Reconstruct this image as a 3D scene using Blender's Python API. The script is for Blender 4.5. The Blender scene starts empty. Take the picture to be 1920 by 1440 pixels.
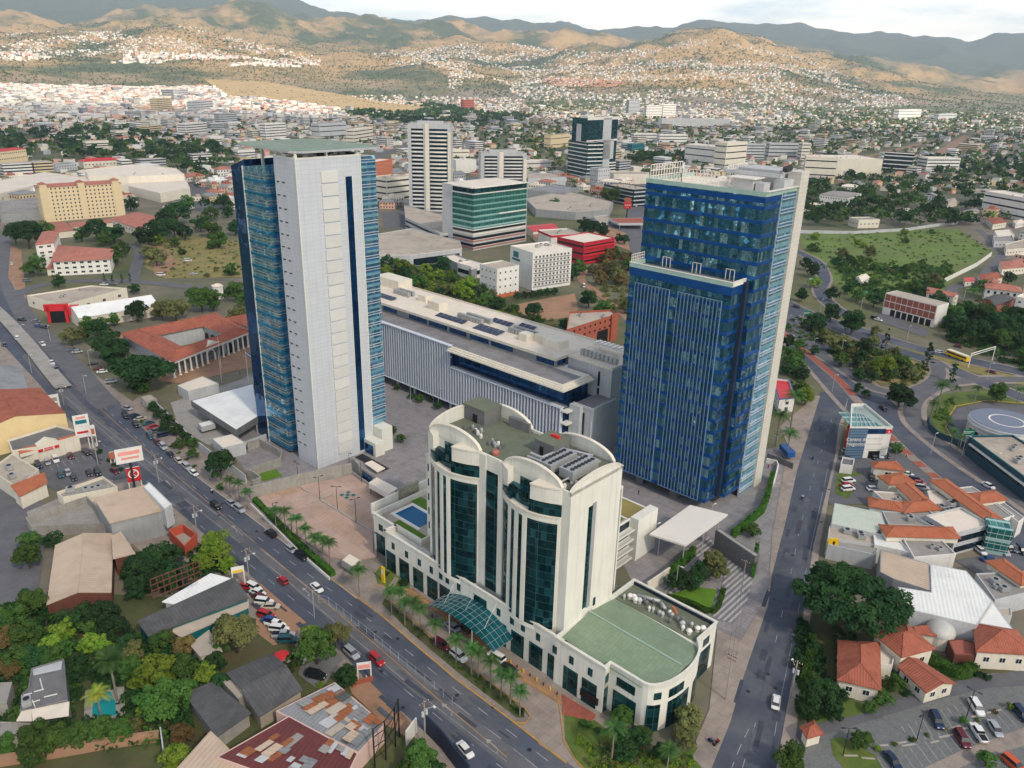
import bpy, bmesh, math, random
import numpy as np
from mathutils import Vector, noise as mnoise
R_=random.Random(7)
scn=bpy.context.scene
COL=scn.collection
rad=math.radians
# ------------------------------------------------------------ camera model (drone 120 m up), used to survey the ground
FOC=1465.; PIT=rad(21.507); ROL=rad(1.4034); HC=120.
_fw=np.array([0,math.cos(PIT),-math.sin(PIT)]); _r0=np.array([1.,0,0]); _u0=np.cross(_r0,_fw)
_rt=math.cos(ROL)*_r0+math.sin(ROL)*_u0; _up=-math.sin(ROL)*_r0+math.cos(ROL)*_u0
TH=rad(-42.734)
def ray(x,y): return _fw*FOC+_rt*(x-960)-_up*(y-720)
def G(x,y,z=0.):
    d=ray(x,y); t=(z-HC)/d[2]; return (d[0]*t,d[1]*t)
def PX(x,y,z):
    q=np.array([x,y,z-HC]); w=q@_fw
    if w<=1: return (-9999,-9999)
    return (960+FOC*(q@_rt)/w, 720-FOC*(q@_up)/w)
def HT(p,ty):
    lo,hi=0.,119.
    for _ in range(40):
        m=(lo+hi)/2
        if PX(p[0],p[1],m)[1]>ty: lo=m
        else: hi=m
    return m
def T(c,r,s):
    "tile coordinates (480x360 tiles, 4x enlarged) -> photo pixels"
    out=[]
    for w in s.split():
        a,b=w.split(','); out.append((480*c+float(a)/4,360*r+float(b)/4))
    return out
def S(s): return [tuple(float(v) for v in w.split(',')) for w in s.split()]
def W(pts,z=0.): return [G(x,y,z) for x,y in pts]
# ------------------------------------------------------------ materials
def lin(c):
    return tuple(((v/255)/12.92 if v/255<=.04045 else ((v/255+.055)/1.055)**2.4) for v in c)+(1,)
_M={}
class N:
    def __init__(s,name):
        s.m=bpy.data.materials.new(name); s.m.use_nodes=True; s.t=s.m.node_tree; s.t.nodes.clear()
        s.out=s.t.nodes.new('ShaderNodeOutputMaterial')
    def n(s,k,**kw):
        o=s.t.nodes.new('ShaderNode'+k)
        for a,b in kw.items():
            if a.startswith('i_'):
                key=a[2:]; key=int(key) if key.isdigit() else key.replace('_',' ')
                s.set(o.inputs[key],b)
            else: setattr(o,a,b)
        return o
    def set(s,sock,b):
        if isinstance(b,bpy.types.NodeSocket): s.t.links.new(b,sock)
        else: sock.default_value=b
    def math(s,op,a,b=0.,c=0.):
        o=s.n('Math',operation=op); s.set(o.inputs[0],a); s.set(o.inputs[1],b); s.set(o.inputs[2],c); return o.outputs[0]
    def mix(s,f,a,b,bt='MIX'):
        o=s.n('Mix',data_type='RGBA',blend_type=bt); s.set(o.inputs[0],f); s.set(o.inputs[6],a); s.set(o.inputs[7],b); return o.outputs[2]
    def noise(s,vec,scale,det=4,rough=.6):
        o=s.n('TexNoise'); s.set(o.inputs['Vector'],vec); o.inputs['Scale'].default_value=scale; o.inputs['Detail'].default_value=det; o.inputs['Roughness'].default_value=rough; return o
    def ramp(s,f,lo,hi):
        o=s.n('MapRange'); s.set(o.inputs[0],f); o.inputs[1].default_value=lo; o.inputs[2].default_value=hi; return o.outputs[0]
    def bsdf(s,**kw):
        o=s.n('BsdfPrincipled')
        for a,b in kw.items(): s.set(o.inputs[a.replace('_',' ')],b)
        s.t.links.new(o.outputs[0],s.out.inputs[0]); return o
def M(name,c,rough=.85,var=.14,scale=.35,c2=None,c2amt=.5,pat=None,p=(1,1),lw=.06,lc=None,bump=0,metal=0,spec=.4,rand=.05,streak=0.,pv=.12):
    """general surface: base colour with mottling, optional stain colour c2, optional line pattern in wall metres"""
    if name in _M: return _M[name]
    n=N(name); tc=n.n('TexCoord'); obj=tc.outputs['Object']; uv=n.n('UVMap').outputs[0]
    col=lin(c)
    a=tuple(v*(1-var) for v in col[:3])+(1,); b=tuple(min(1,v*(1+var)) for v in col[:3])+(1,)
    nz=n.noise(obj,scale,6,.65); f=n.ramp(nz.outputs[0],.3,.7)
    cc=n.mix(f,a,b)
    if c2:
        n2=n.noise(obj,scale*.33+.013,5,.7); cc=n.mix(n.math('MULTIPLY',n.ramp(n2.outputs[0],.48,.66),c2amt),cc,lin(c2))
    if streak:
        mp=n.n('Mapping'); n.set(mp.inputs[0],obj); mp.inputs['Scale'].default_value=(1.,1.,.045); n3=n.noise(mp.outputs[0],1.3,4,.6); cc=n.mix(n.math('MULTIPLY',n.ramp(n3.outputs[0],.5,.78),streak),cc,tuple(v*.55 for v in col[:3])+(1,))
    nb=None
    if pat:
        sx=n.n('SeparateXYZ'); n.set(sx.inputs[0],uv)
        def line(o,per,w):
            fr=n.math('FRACT',n.math('DIVIDE',o,per)); return n.math('LESS_THAN',fr,w/per)
        if pat=='grid': ln=n.math('MAXIMUM',line(sx.outputs[0],p[0],lw),line(sx.outputs[1],p[1],lw))
        elif pat=='v': ln=line(sx.outputs[0],p[0],lw)
        elif pat=='h': ln=line(sx.outputs[1],p[1],lw)
        elif pat=='wave':
            ln=n.math('MULTIPLY_ADD',n.math('SINE',n.math('MULTIPLY',sx.outputs[0],6.2832/p[0])),.5,.5); nb=ln
            ln=n.math('MULTIPLY',ln,lw)
        cc=n.mix(ln,cc,lin(lc) if lc else tuple(v*.6 for v in col[:3])+(1,))
        if pat in('grid','v','h') :
            # panel to panel variation
            fx=n.math('FLOOR',n.math('DIVIDE',sx.outputs[0],p[0])) ; fy=n.math('FLOOR',n.math('DIVIDE',sx.outputs[1],p[1]))
            cv=n.n('CombineXYZ'); n.set(cv.inputs[0],fx); n.set(cv.inputs[1],fy)
            wn=n.n('TexWhiteNoise',noise_dimensions='2D'); n.set(wn.inputs[0],cv.outputs[0])
            g=n.math('MULTIPLY_ADD',wn.outputs[0],pv,1-pv/2)
            hs=n.n('HueSaturation'); n.set(hs.inputs['Value'],g); n.set(hs.inputs['Color'],cc); cc=hs.outputs[0]
    if rand:
        oi=n.n('ObjectInfo'); hs=n.n('HueSaturation'); n.set(hs.inputs['Value'],n.math('MULTIPLY_ADD',oi.outputs['Random'],rand*2,1-rand)); n.set(hs.inputs['Color'],cc); cc=hs.outputs[0]
    kw={}
    bs=n.bsdf(Base_Color=cc,Roughness=rough,Metallic=metal); bs.inputs['Specular IOR Level'].default_value=spec
    if bump or nb is not None:
        bp=n.n('Bump'); bp.inputs['Strength'].default_value=bump or .5; bp.inputs['Distance'].default_value=.08
        n.set(bp.inputs['Height'],nb if nb is not None else nz.outputs[0]); n.set(bs.inputs['Normal'],bp.outputs[0])
    _M[name]=n.m; return n.m
def GLASS(name,c,c2,pu=1.5,pv=3.8,lw=.08,lc=(60,80,100),tilt=.03,wav=.02,metal=.75,rough=.04,lv=None,skew=1.):
    """reflective curtain-wall glass, each pane hung a little out of true"""
    if name in _M: return _M[name]
    n=N(name); uv=n.n('UVMap').outputs[0]; sx=n.n('SeparateXYZ'); n.set(sx.inputs[0],uv)
    fx=n.math('DIVIDE',sx.outputs[0],pu); fy=n.math('DIVIDE',sx.outputs[1],pv)
    cv=n.n('CombineXYZ'); n.set(cv.inputs[0],n.math('FLOOR',fx)); n.set(cv.inputs[1],n.math('FLOOR',fy))
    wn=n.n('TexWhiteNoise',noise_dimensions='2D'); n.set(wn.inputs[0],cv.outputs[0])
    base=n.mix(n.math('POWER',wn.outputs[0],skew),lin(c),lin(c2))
    ln=n.math('MAXIMUM',n.math('LESS_THAN',n.math('FRACT',fx),lw/pu),n.math('LESS_THAN',n.math('FRACT',fy),(lv if lv is not None else lw)/pv))
    base=n.mix(ln,base,lin(lc))
    geo=n.n('NewGeometry'); off=n.n('VectorMath',operation='SUBTRACT'); n.set(off.inputs[0],wn.outputs[1]); off.inputs[1].default_value=(.5,.5,.5)
    sc=n.n('VectorMath',operation='SCALE'); n.set(sc.inputs[0],off.outputs[0]); sc.inputs['Scale'].default_value=tilt*2
    tc=n.n('TexCoord'); nz=n.noise(tc.outputs['Object'],.45,2,.5); o2=n.n('VectorMath',operation='SUBTRACT'); n.set(o2.inputs[0],nz.outputs[1]); o2.inputs[1].default_value=(.5,.5,.5)
    s2=n.n('VectorMath',operation='SCALE'); n.set(s2.inputs[0],o2.outputs[0]); s2.inputs['Scale'].default_value=wav*2
    ad=n.n('VectorMath',operation='ADD'); n.set(ad.inputs[0],geo.outputs['Normal']); n.set(ad.inputs[1],sc.outputs[0])
    a2=n.n('VectorMath',operation='ADD'); n.set(a2.inputs[0],ad.outputs[0]); n.set(a2.inputs[1],s2.outputs[0])
    nm=n.n('VectorMath',operation='NORMALIZE'); n.set(nm.inputs[0],a2.outputs[0])
    met=n.math('MULTIPLY',n.math('SUBTRACT',1.,ln),metal)
    bs=n.bsdf(Base_Color=base,Roughness=rough,Metallic=met,Normal=nm.outputs[0])
    _M[name]=n.m; return n.m
def LEAF(name,c,c2,tr=.25):
    if name in _M: return _M[name]
    n=N(name); tc=n.n('TexCoord'); nz=n.noise(tc.outputs['Object'],.55,4,.7); oi=n.n('ObjectInfo')
    cc=n.mix(n.ramp(nz.outputs[0],.35,.65),lin(c),lin(c2))
    hs=n.n('HueSaturation'); n.set(hs.inputs['Value'],n.math('MULTIPLY_ADD',oi.outputs['Random'],.75,.7)); n.set(hs.inputs['Hue'],n.math('MULTIPLY_ADD',oi.outputs['Random'],.03,.495)); n.set(hs.inputs['Color'],cc)
    a=n.n('BsdfPrincipled'); n.set(a.inputs['Base Color'],hs.outputs[0]); a.inputs['Roughness'].default_value=.75; a.inputs['Specular IOR Level'].default_value=.15
    b=n.n('BsdfTranslucent'); n.set(b.inputs[0],hs.outputs[0]); mx=n.n('MixShader'); mx.inputs[0].default_value=tr
    n.t.links.new(a.outputs[0],mx.inputs[1]); n.t.links.new(b.outputs[0],mx.inputs[2]); n.t.links.new(mx.outputs[0],n.out.inputs[0])
    _M[name]=n.m; return n.m
# ------------------------------------------------------------ frames, mesh builder
class Fr:
    def __init__(s,o=(0,0),ang=0.): s.o=o; s.a=ang; s.c=math.cos(ang); s.s=math.sin(ang)
    def p(s,x,y,z=0.): return (s.o[0]+x*s.c-y*s.s, s.o[1]+x*s.s+y*s.c, z)
    def inv(s,X,Y):
        dx,dy=X-s.o[0],Y-s.o[1]; return (dx*s.c+dy*s.s,-dx*s.s+dy*s.c)
GRID=Fr((0,0),TH)
WF=Fr()
def AB(x,y,z=0.): return GRID.inv(*G(x,y,z))
ORG={}
def setprops(o,label=None,cat=None,group=None,kind=None):
    if label: o['label']=label
    if cat: o['category']=cat
    if group: o['group']=group
    if kind: o['kind']=kind
def thing(name,label,cat,loc,group=None,rotz=0.):
    o=bpy.data.objects.new(name,None); o.empty_display_size=.5; COL.objects.link(o); o.location=(loc[0],loc[1],loc[2] if len(loc)>2 else 0.)
    o.rotation_euler=(0,0,rotz); ORG[o.name]=tuple(o.location)
    setprops(o,label,cat,group); return o
class MB:
    def __init__(s,fr=GRID): s.fr=fr; s.v=[]; s.f=[]; s.m=[]
    def P(s,pts,mi=0,raw=False):
        i=len(s.v)
        s.v+= [tuple(p) for p in pts] if raw else [s.fr.p(*p) for p in pts]
        s.f.append(tuple(range(i,i+len(pts)))); s.m.append(mi); return s
    def box(s,x0,x1,y0,y1,z0,z1,mi=0,top=None,bot=True):
        if x0>x1:x0,x1=x1,x0
        if y0>y1:y0,y1=y1,y0
        a=[(x0,y0),(x1,y0),(x1,y1),(x0,y1)]
        return s.prism(a,z0,z1,mi,top,bot)
    def prism(s,pts,z0,z1,mi=0,top=None,bot=True,raw=False):
        "pts counter-clockwise (any order accepted)"
        A=sum(pts[i][0]*pts[(i+1)%len(pts)][1]-pts[(i+1)%len(pts)][0]*pts[i][1] for i in range(len(pts)))
        if A<0: pts=pts[::-1]
        n=len(pts)
        zz=lambda z,i: z[i] if isinstance(z,(list,tuple)) else z
        if A<0 and isinstance(z1,(list,tuple)): z1=z1[::-1]
        i0=len(s.v)
        fp=(lambda x,y,z:(x,y,z)) if raw else s.fr.p
        for i,(x,y) in enumerate(pts): s.v.append(fp(x,y,zz(z0,i)))
        for i,(x,y) in enumerate(pts): s.v.append(fp(x,y,zz(z1,i)))
        for i in range(n):
            j=(i+1)%n; s.f.append((i0+i,i0+j,i0+n+j,i0+n+i)); s.m.append(mi)
        s.f.append(tuple(range(i0+n,i0+2*n))); s.m.append(mi if top is None else top)
        if bot: s.f.append(tuple(range(i0+n-1,i0-1,-1)) if i0>0 else tuple(range(n-1,-1,-1))); s.m.append(mi)
        return s
    def tube(s,p0,p1,r0,r1=None,n=8,mi=0,raw=False):
        r1=r0 if r1 is None else r1
        a=Vector(p0 if raw else s.fr.p(*p0)); b=Vector(p1 if raw else s.fr.p(*p1)); d=(b-a)
        if d.length<1e-6: return s
        d.normalize(); u=d.orthogonal().normalized(); w=d.cross(u); i0=len(s.v)
        for c,r in ((a,r0),(b,r1)):
            for k in range(n):
                t=2*math.pi*k/n; s.v.append(tuple(c+u*(r*math.cos(t))+w*(r*math.sin(t))))
        for k in range(n):
            j=(k+1)%n; s.f.append((i0+k,i0+j,i0+n+j,i0+n+k)); s.m.append(mi)
        s.f.append(tuple(range(i0+n,i0+2*n))); s.m.append(mi); s.f.append(tuple(range(i0+n-1,i0-1,-1)) if i0 else tuple(range(n-1,-1,-1))); s.m.append(mi)
        return s
    def lathe(s,c,prof,n=12,mi=0,raw=False):
        "prof: list of (r,z)"
        cx,cy=c; 
        if not raw: cx,cy,_=s.fr.p(c[0],c[1])
        i0=len(s.v)
        for r,z in prof:
            for k in range(n): s.v.append((cx+r*math.cos(2*math.pi*k/n),cy+r*math.sin(2*math.pi*k/n),z))
        for q in range(len(prof)-1):
            for k in range(n):
                j=(k+1)%n; s.f.append((i0+q*n+k,i0+q*n+j,i0+(q+1)*n+j,i0+(q+1)*n+k)); s.m.append(mi)
        s.f.append(tuple(i0+(len(prof)-1)*n+k for k in range(n))); s.m.append(mi)
        return s
    def strip(s,L,Rr,mi=0,raw=False):
        for i in range(len(L)-1): s.P([L[i],Rr[i],Rr[i+1],L[i+1]],mi,raw)
        return s
    def build(s,name,mats,parent=None,label=None,cat=None,group=None,kind=None,smooth=False,loc=None,bevel=0,hide=False):
        if not isinstance(mats,(list,tuple)): mats=[mats]
        if not s.v: return None
        V=np.array(s.v,dtype=np.float64)
        if parent is not None:
            o0=ORG[parent.name]
        else:
            if loc is None:
                loc=(float((V[:,0].min()+V[:,0].max())/2),float((V[:,1].min()+V[:,1].max())/2),float(V[:,2].min()))
                if kind=='structure': loc=(0,0,0)
            o0=loc
        me=bpy.data.meshes.new(name)
        me.from_pydata([tuple(r) for r in (V-np.array(o0))],[],s.f)
        for m in mats: me.materials.append(m)
        me.polygons.foreach_set('material_index',s.m)
        # uv in metres: along the wall / height, or grid directions on flats
        uvl=me.uv_layers.new(name='UVMap'); uv=np.zeros(len(me.loops)*2)
        k=0; ca,sa=s.fr.c,s.fr.s
        for f in s.f:
            P=V[list(f)]
            nx=ny=nz=0.
            for i in range(len(f)):
                a=P[i]; b=P[(i+1)%len(f)]
                nx+=(a[1]-b[1])*(a[2]+b[2]); ny+=(a[2]-b[2])*(a[0]+b[0]); nz+=(a[0]-b[0])*(a[1]+b[1])
            h=math.hypot(nx,ny); L=math.hypot(h,nz) or 1
            if h/L<.05:
                U=P[:,0]*ca+P[:,1]*sa; Vv=-P[:,0]*sa+P[:,1]*ca
            else:
                tx,ty=-ny/h,nx/h; U=P[:,0]*tx+P[:,1]*ty
                if abs(nz)/L<.35: Vv=P[:,2]
                else: Vv=(P[:,0]*nx+P[:,1]*ny)/h
            for i in range(len(f)): uv[2*k]=U[i]; uv[2*k+1]=Vv[i]; k+=1
        uvl.data.foreach_set('uv',uv)
        if smooth: me.polygons.foreach_set('use_smooth',[True]*len(s.f))
        me.validate(); me.update()
        o=bpy.data.objects.new(name,me); COL.objects.link(o)
        if parent is not None: o.parent=parent; ORG[o.name]=o0
        else: o.location=loc; ORG[o.name]=tuple(loc)
        if bevel:
            b=o.modifiers.new('Bevel','BEVEL'); b.width=bevel; b.segments=2; b.limit_method='ANGLE'
        setprops(o,label,cat,group,kind)
        return o
def copytree(o,parent=None,keep=True):
    c=o.copy(); COL.objects.link(c)
    if parent is not None: c.parent=parent
    for ch in o.children: copytree(ch,c)
    return c
# occupancy grid for scattering
OCC=set(); CELL=5.
def occ_poly(pts,grow=0.):
    xs=[p[0] for p in pts]; ys=[p[1] for p in pts]
    for i in range(int((min(xs)-grow)//CELL),int((max(xs)+grow)//CELL)+1):
        for j in range(int((min(ys)-grow)//CELL),int((max(ys)+grow)//CELL)+1):
            x,y=(i+.5)*CELL,(j+.5)*CELL
            if inside(x,y,pts) or (grow and near(x,y,pts,grow)): OCC.add((i,j))
def near(x,y,pts,g): 
    for i in range(len(pts)):
        (x0,y0),(x1,y1)=pts[i][:2],pts[(i+1)%len(pts)][:2]; dx,dy=x1-x0,y1-y0; L=dx*dx+dy*dy or 1
        t=max(0,min(1,((x-x0)*dx+(y-y0)*dy)/L))
        if math.hypot(x-x0-t*dx,y-y0-t*dy)<g: return True
    return False
def inside(x,y,pts):
    c=False; j=len(pts)-1
    for i in range(len(pts)):
        xi,yi=pts[i][:2]; xj,yj=pts[j][:2]
        if (yi>y)!=(yj>y) and x<(xj-xi)*(y-yi)/(yj-yi)+xi: c=not c
        j=i
    return c
# labels that single things out: nearest landmark, then order from the left
AUTO=[]
def auto(o,desc,noun,xyz,plural=None): AUTO.append((o,desc,noun,plural or noun+'s',xyz))
ORD=['leftmost','second','third','fourth','fifth','sixth','seventh','eighth','ninth','tenth','eleventh','twelfth','thirteenth','fourteenth','fifteenth','sixteenth','seventeenth','eighteenth','nineteenth','twentieth']
def ordw(i):
    if i<20: return ORD[i]
    k=i+1; return f"{k}{'th' if 10<k%100<14 else {1:'st',2:'nd',3:'rd'}.get(k%10,'th')}"
LAND=[]
def finish_labels():
    d={}
    for o,desc,noun,pl,xyz in AUTO:
        px=PX(*xyz); b=min(LAND,key=lambda l:(l[0]-px[0])**2+(2*(l[1]-px[1]))**2)
        d.setdefault((desc,noun,pl,b[2]),[]).append((px[0],o))
    for (desc,noun,pl,ph),L in d.items():
        L.sort(key=lambda t:t[0])
        if len(L)==1: L[0][1]['label']=f'{desc} {noun} {ph}'
        else:
            for i,(x,o) in enumerate(L): o['label']=' '.join((f'{ordw(i)} {desc} {noun} from the left {ph}' if i else f'leftmost {desc} {noun} {ph}').split())
# windows as parts
WC={}
def wmesh(w,h,kind):
    key=(round(w,2),round(h,2),kind)
    if key in WC: return WC[key]
    m=MB(WF); fr=.09
    m.box(-w/2,w/2,-.03,.07,0,fr,0); m.box(-w/2,w/2,-.03,.07,h-fr,h,0); m.box(-w/2,-w/2+fr,-.03,.07,fr,h-fr,0); m.box(w/2-fr,w/2,-.03,.07,fr,h-fr,0)
    m.box(-w/2+fr,w/2-fr,-.03,.02,fr,h-fr,1)
    if w>1.3: m.box(-.03,.03,.021,.05,fr,h-fr,0)
    o=m.build('window',WMAT[kind],loc=(0,0,0)); me=o.data; bpy.data.objects.remove(o); WC[key]=me; return me
WMAT={}
def put_windows(root,wins,name='window'):
    "wins: (x,y,z,ang,w,h,kind); ang = direction of outward normal; at most 100 as parts, rest one stuff part"
    o0=ORG[root.name]; n0=sum(1 for c in root.children if c.name.startswith(name))
    wins=sorted(wins,key=lambda t:math.hypot(t[0],t[1]))
    vis=wins[:max(0,100-n0)]
    for x,y,z,a,w,h,k in vis:
        o=bpy.data.objects.new(name,wmesh(w,h,k)); COL.objects.link(o); o.parent=root; o.location=(x-o0[0],y-o0[1],z-o0[2]); o.rotation_euler=(0,0,a-math.pi/2)
    rest=wins[len(vis):]
    if rest:
        m=MB(WF)
        for x,y,z,a,w,h,k in rest:
            f=Fr((x,y),a-math.pi/2); m.fr=f; fr=.09
            m.box(-w/2,w/2,-.03,.05,z,z+h,0); m.box(-w/2+fr,w/2-fr,.0,.06,z+fr,z+h-fr,1)
        m.fr=WF; m.build(name,WMAT[rest[0][6]],root,kind='stuff')
def wall_windows(p0,p1,z0,z1,n,w,h,rows,kind='dark',m0=.5,sill=None):
    "windows on the wall from p0 to p1 seen with the outside on the right of p0->p1"
    dx,dy=p1[0]-p0[0],p1[1]-p0[1]; L=math.hypot(dx,dy) or 1; ang=math.atan2(-dx,dy); out=[]
    for r in range(rows):
        zz=z0+(z1-z0)/rows*(r+.5)-h/2
        for i in range(n):
            t=(m0+(L-2*m0)*(i+.5)/n)/L; out.append((p0[0]+dx*t,p0[1]+dy*t,zz,ang,w,h,kind))
    return out
def ccw(p):
    A=sum(p[i][0]*p[(i+1)%len(p)][1]-p[(i+1)%len(p)][0]*p[i][1] for i in range(len(p)))
    return list(p) if A>0 else list(p)[::-1]
def inset(p,d):
    p=ccw(p); n=len(p); out=[]
    for i in range(n):
        a,b,c=p[i-1],p[i],p[(i+1)%n]
        e1=(b[0]-a[0],b[1]-a[1]); e2=(c[0]-b[0],c[1]-b[1]); l1=math.hypot(*e1) or 1; l2=math.hypot(*e2) or 1
        n1=(-e1[1]/l1,e1[0]/l1); n2=(-e2[1]/l2,e2[0]/l2); k=1+n1[0]*n2[0]+n1[1]*n2[1]; k=max(k,.3)
        out.append((b[0]+d*(n1[0]+n2[0])/k,b[1]+d*(n1[1]+n2[1])/k))
    return out
def quad4(p):
    p=list(p)
    if len(p)==3: p.append((p[0][0]+p[2][0]-p[1][0],p[0][1]+p[2][1]-p[1][1]))
    return p
def ac_unit(T,x,y,z,a,s=1.,name='air_conditioner'):
    m=MB(Fr((x,y),a)); m.box(-.8*s,.8*s,-.6*s,.6*s,z+.12,z+1.1*s,0); m.lathe((0,0),[(.42*s,z+1.1*s),(.45*s,z+1.2*s),(.38*s,z+1.2*s),(.36*s,z+1.12*s)],10,1)
    m.box(-.75*s,-.6*s,-.55*s,.55*s,z,z+.12,1); m.box(.6*s,.75*s,-.55*s,.55*s,z,z+.12,1)
    return m.build(name,[MT['acmetal'],MT['dark']],T)
def roof_shape(m,q,z,kind,rh,ov,mi=0,th=.25,axis=None):
    "q: 4 ccw world points. adds a pitched roof; returns gable triangles"
    q=ccw(q); 
    if axis is None:
        axis=0 if math.dist(q[0],q[1])>=math.dist(q[1],q[2]) else 1
    if axis==1: q=q[1:]+q[:1]
    a,b,c,d=[(x,y) for x,y in (inset(q,-ov) if ov else q)]
    e1=((a[0]+d[0])/2,(a[1]+d[1])/2); e2=((b[0]+c[0])/2,(b[1]+c[1])/2); L=math.dist(e1,e2); w=math.dist(a,d)
    if kind=='hip':
        k=min(.49,(w/2)/L); e1,e2=tuple(e1[i]+(e2[i]-e1[i])*k for i in(0,1)),tuple(e2[i]+(e1[i]-e2[i])*k for i in(0,1))
    zr=z+rh; A=(*a,z);B=(*b,z);C=(*c,z);D=(*d,z);E=(*e1,zr);F=(*e2,zr)
    if kind=='shed':
        F3=[(*c,zr),(*d,zr)]; m.P([A,B,F3[0],F3[1]],mi,True); m.P([(*a,z-th),(*d,zr-th),(*c,zr-th),(*b,z-th)],mi,True)
        for p,r in ((A,B),(B,F3[0]),(F3[0],F3[1]),(F3[1],A)): m.P([(p[0],p[1],p[2]-th),(r[0],r[1],r[2]-th),r,p],mi,True)
        return q,axis
    m.P([A,B,F,E],mi,True); m.P([C,D,E,F],mi,True)
    m.P([(x,y,zz-th) for x,y,zz in (E,F,B,A)],mi,True); m.P([(x,y,zz-th) for x,y,zz in (F,E,D,C)],mi,True)
    if kind=='hip': m.P([B,C,F],mi,True); m.P([D,A,E],mi,True)
    for p,r in ((A,B),(C,D)): m.P([(p[0],p[1],p[2]-th),(r[0],r[1],r[2]-th),r,p],mi,True)
    if kind=='hip':
        for p,r in ((B,C),(D,A)): m.P([(p[0],p[1],p[2]-th),(r[0],r[1],r[2]-th),r,p],mi,True)
    else:
        for p,r,t in ((B,C,F),(D,A,E)):
            m.P([(p[0],p[1],p[2]-th),(t[0],t[1],t[2]-th),t,p],mi,True); m.P([(t[0],t[1],t[2]-th),(r[0],r[1],r[2]-th),r,t],mi,True)
    # ridge cap
    if kind in('hip','gable'): m.tube((E[0],E[1],zr+.02),(F[0],F[1],zr+.02),.13,.13,5,mi,True)
    if kind=='hip':
        for p,t in ((A,E),(D,E),(B,F),(C,F)): m.tube((p[0],p[1],p[2]+.02),(t[0],t[1],t[2]+.02),.11,.11,5,mi,True)
    return q,axis
def bld(name,label,cat,px,h,wall,roof,kind='flat',rh=1.5,pp=.7,ov=.4,fl=0,win=(1.6,1.5,3.2),wk='dark',z0=0.,group=None,world=None,ac=0,axis=None,parent=None,skip=(),door=False,band=None,trim=None,roofang=None,occ=3.):
    "building whose roof outline is surveyed at height h"
    P=world if world is not None else W(px,h)
    if len(P)==3 or (kind!='flat'): P=quad4(P)
    P=ccw(P); n=len(P)
    if occ: occ_poly(P,occ)
    cx=sum(p[0] for p in P)/n; cy=sum(p[1] for p in P)/n
    T=parent or thing(name,label,cat,(cx,cy,z0),group)
    le=max(range(n),key=lambda i:math.dist(P[i],P[(i+1)%n])); ang=math.atan2(P[(le+1)%n][1]-P[le][1],P[(le+1)%n][0]-P[le][0]) if roofang is None else roofang
    fr=Fr(P[0],ang); mw=MB(fr); mr=MB(fr)
    zb=z0-1.5
    if kind=='flat':
        I=inset(P,.25)
        for i in range(n):
            j=(i+1)%n
            mw.P([(*P[i],zb),(*P[j],zb),(*P[j],h),(*P[i],h)],0,True)
            mw.P([(*P[i],h),(*P[j],h),(*I[j],h),(*I[i],h)],1 if trim else 0,True)
            mw.P([(*I[i],h),(*I[j],h),(*I[j],h-pp-.1),(*I[i],h-pp-.1)],0,True)
        mr.P([(*p,h-pp) for p in I],0,True); mr.P([(*p,h-pp-.15) for p in I][::-1],0,True)
        mr.build('roof',roof,T)
        if trim:
            O=inset(P,-.12)
            for i in range(n):
                j=(i+1)%n; mw.prism([P[i],P[j],O[j],O[i]],h-.35,h+.06,1,raw=True)
    else:
        q,axis2=roof_shape(mr,P,h+ (.0),kind,rh,ov,axis=axis); mr.build('roof',roof,T)
        for i in range(4):
            j=(i+1)%4; mw.P([(*q[i],zb),(*q[j],zb),(*q[j],h-.1),(*q[i],h-.1)],0,True)
        if kind=='gable':
            for i,j in ((1,2),(3,0)):
                mdl=((q[i][0]+q[j][0])/2,(q[i][1]+q[j][1])/2); mw.P([(*q[i],h-.1),(*q[j],h-.1),(*mdl,h+rh-.3)],0,True)
        if kind=='shed':
            mw.P([(*q[2],h-.1),(*q[3],h-.1),(*q[3],h+rh-.3),(*q[2],h+rh-.3)],0,True); mw.P([(*q[1],h-.1),(*q[2],h-.1),(*q[2],h+rh-.3)],0,True); mw.P([(*q[3],h-.1),(*q[0],h-.1),(*q[3],h+rh-.3)],0,True)
    mw.build('wall',[wall,trim] if trim else wall,T)
    top=h-(pp if kind=='flat' else 0)
    if band:  # horizontal strips of glazing: (z fraction heights, material, colour)
        nb,bh,bm=band[:3]
        for r in range(nb):
            zz=z0+(top-z0)*(r+.5)/nb-bh/2
            mb=MB(fr); O=inset(P,-.07)
            for i in range(n):
                if i in skip: continue
                j=(i+1)%n; nx,ny=P[j][1]-P[i][1],-(P[j][0]-P[i][0])
                if nx*-P[i][0]+ny*-P[i][1]<=0: continue
                L=math.hypot(nx,ny); 
                if L<3: continue
                k=.6/L; a=tuple(P[i][c]+(P[j][c]-P[i][c])*k for c in(0,1)); b=tuple(P[j][c]+(P[i][c]-P[j][c])*k for c in(0,1))
                u=(nx/L*.06,ny/L*.06); mb.prism([a,b,(b[0]+u[0],b[1]+u[1]),(a[0]+u[0],a[1]+u[1])],zz,zz+bh,0,raw=True)
            mb.build('window_band',bm,T)
    elif fl:
        wins=[]
        for i in range(n):
            if i in skip: continue
            j=(i+1)%n; nx,ny=P[j][1]-P[i][1],-(P[j][0]-P[i][0])
            if nx*-P[i][0]+ny*-P[i][1]<=0: continue
            L=math.hypot(nx,ny); k=int((L-1)/win[2])
            if k>0: wins+=wall_windows(P[i],P[j],z0+.3,top,k,win[0],win[1],fl,wk)
        put_windows(T,wins)
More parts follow.
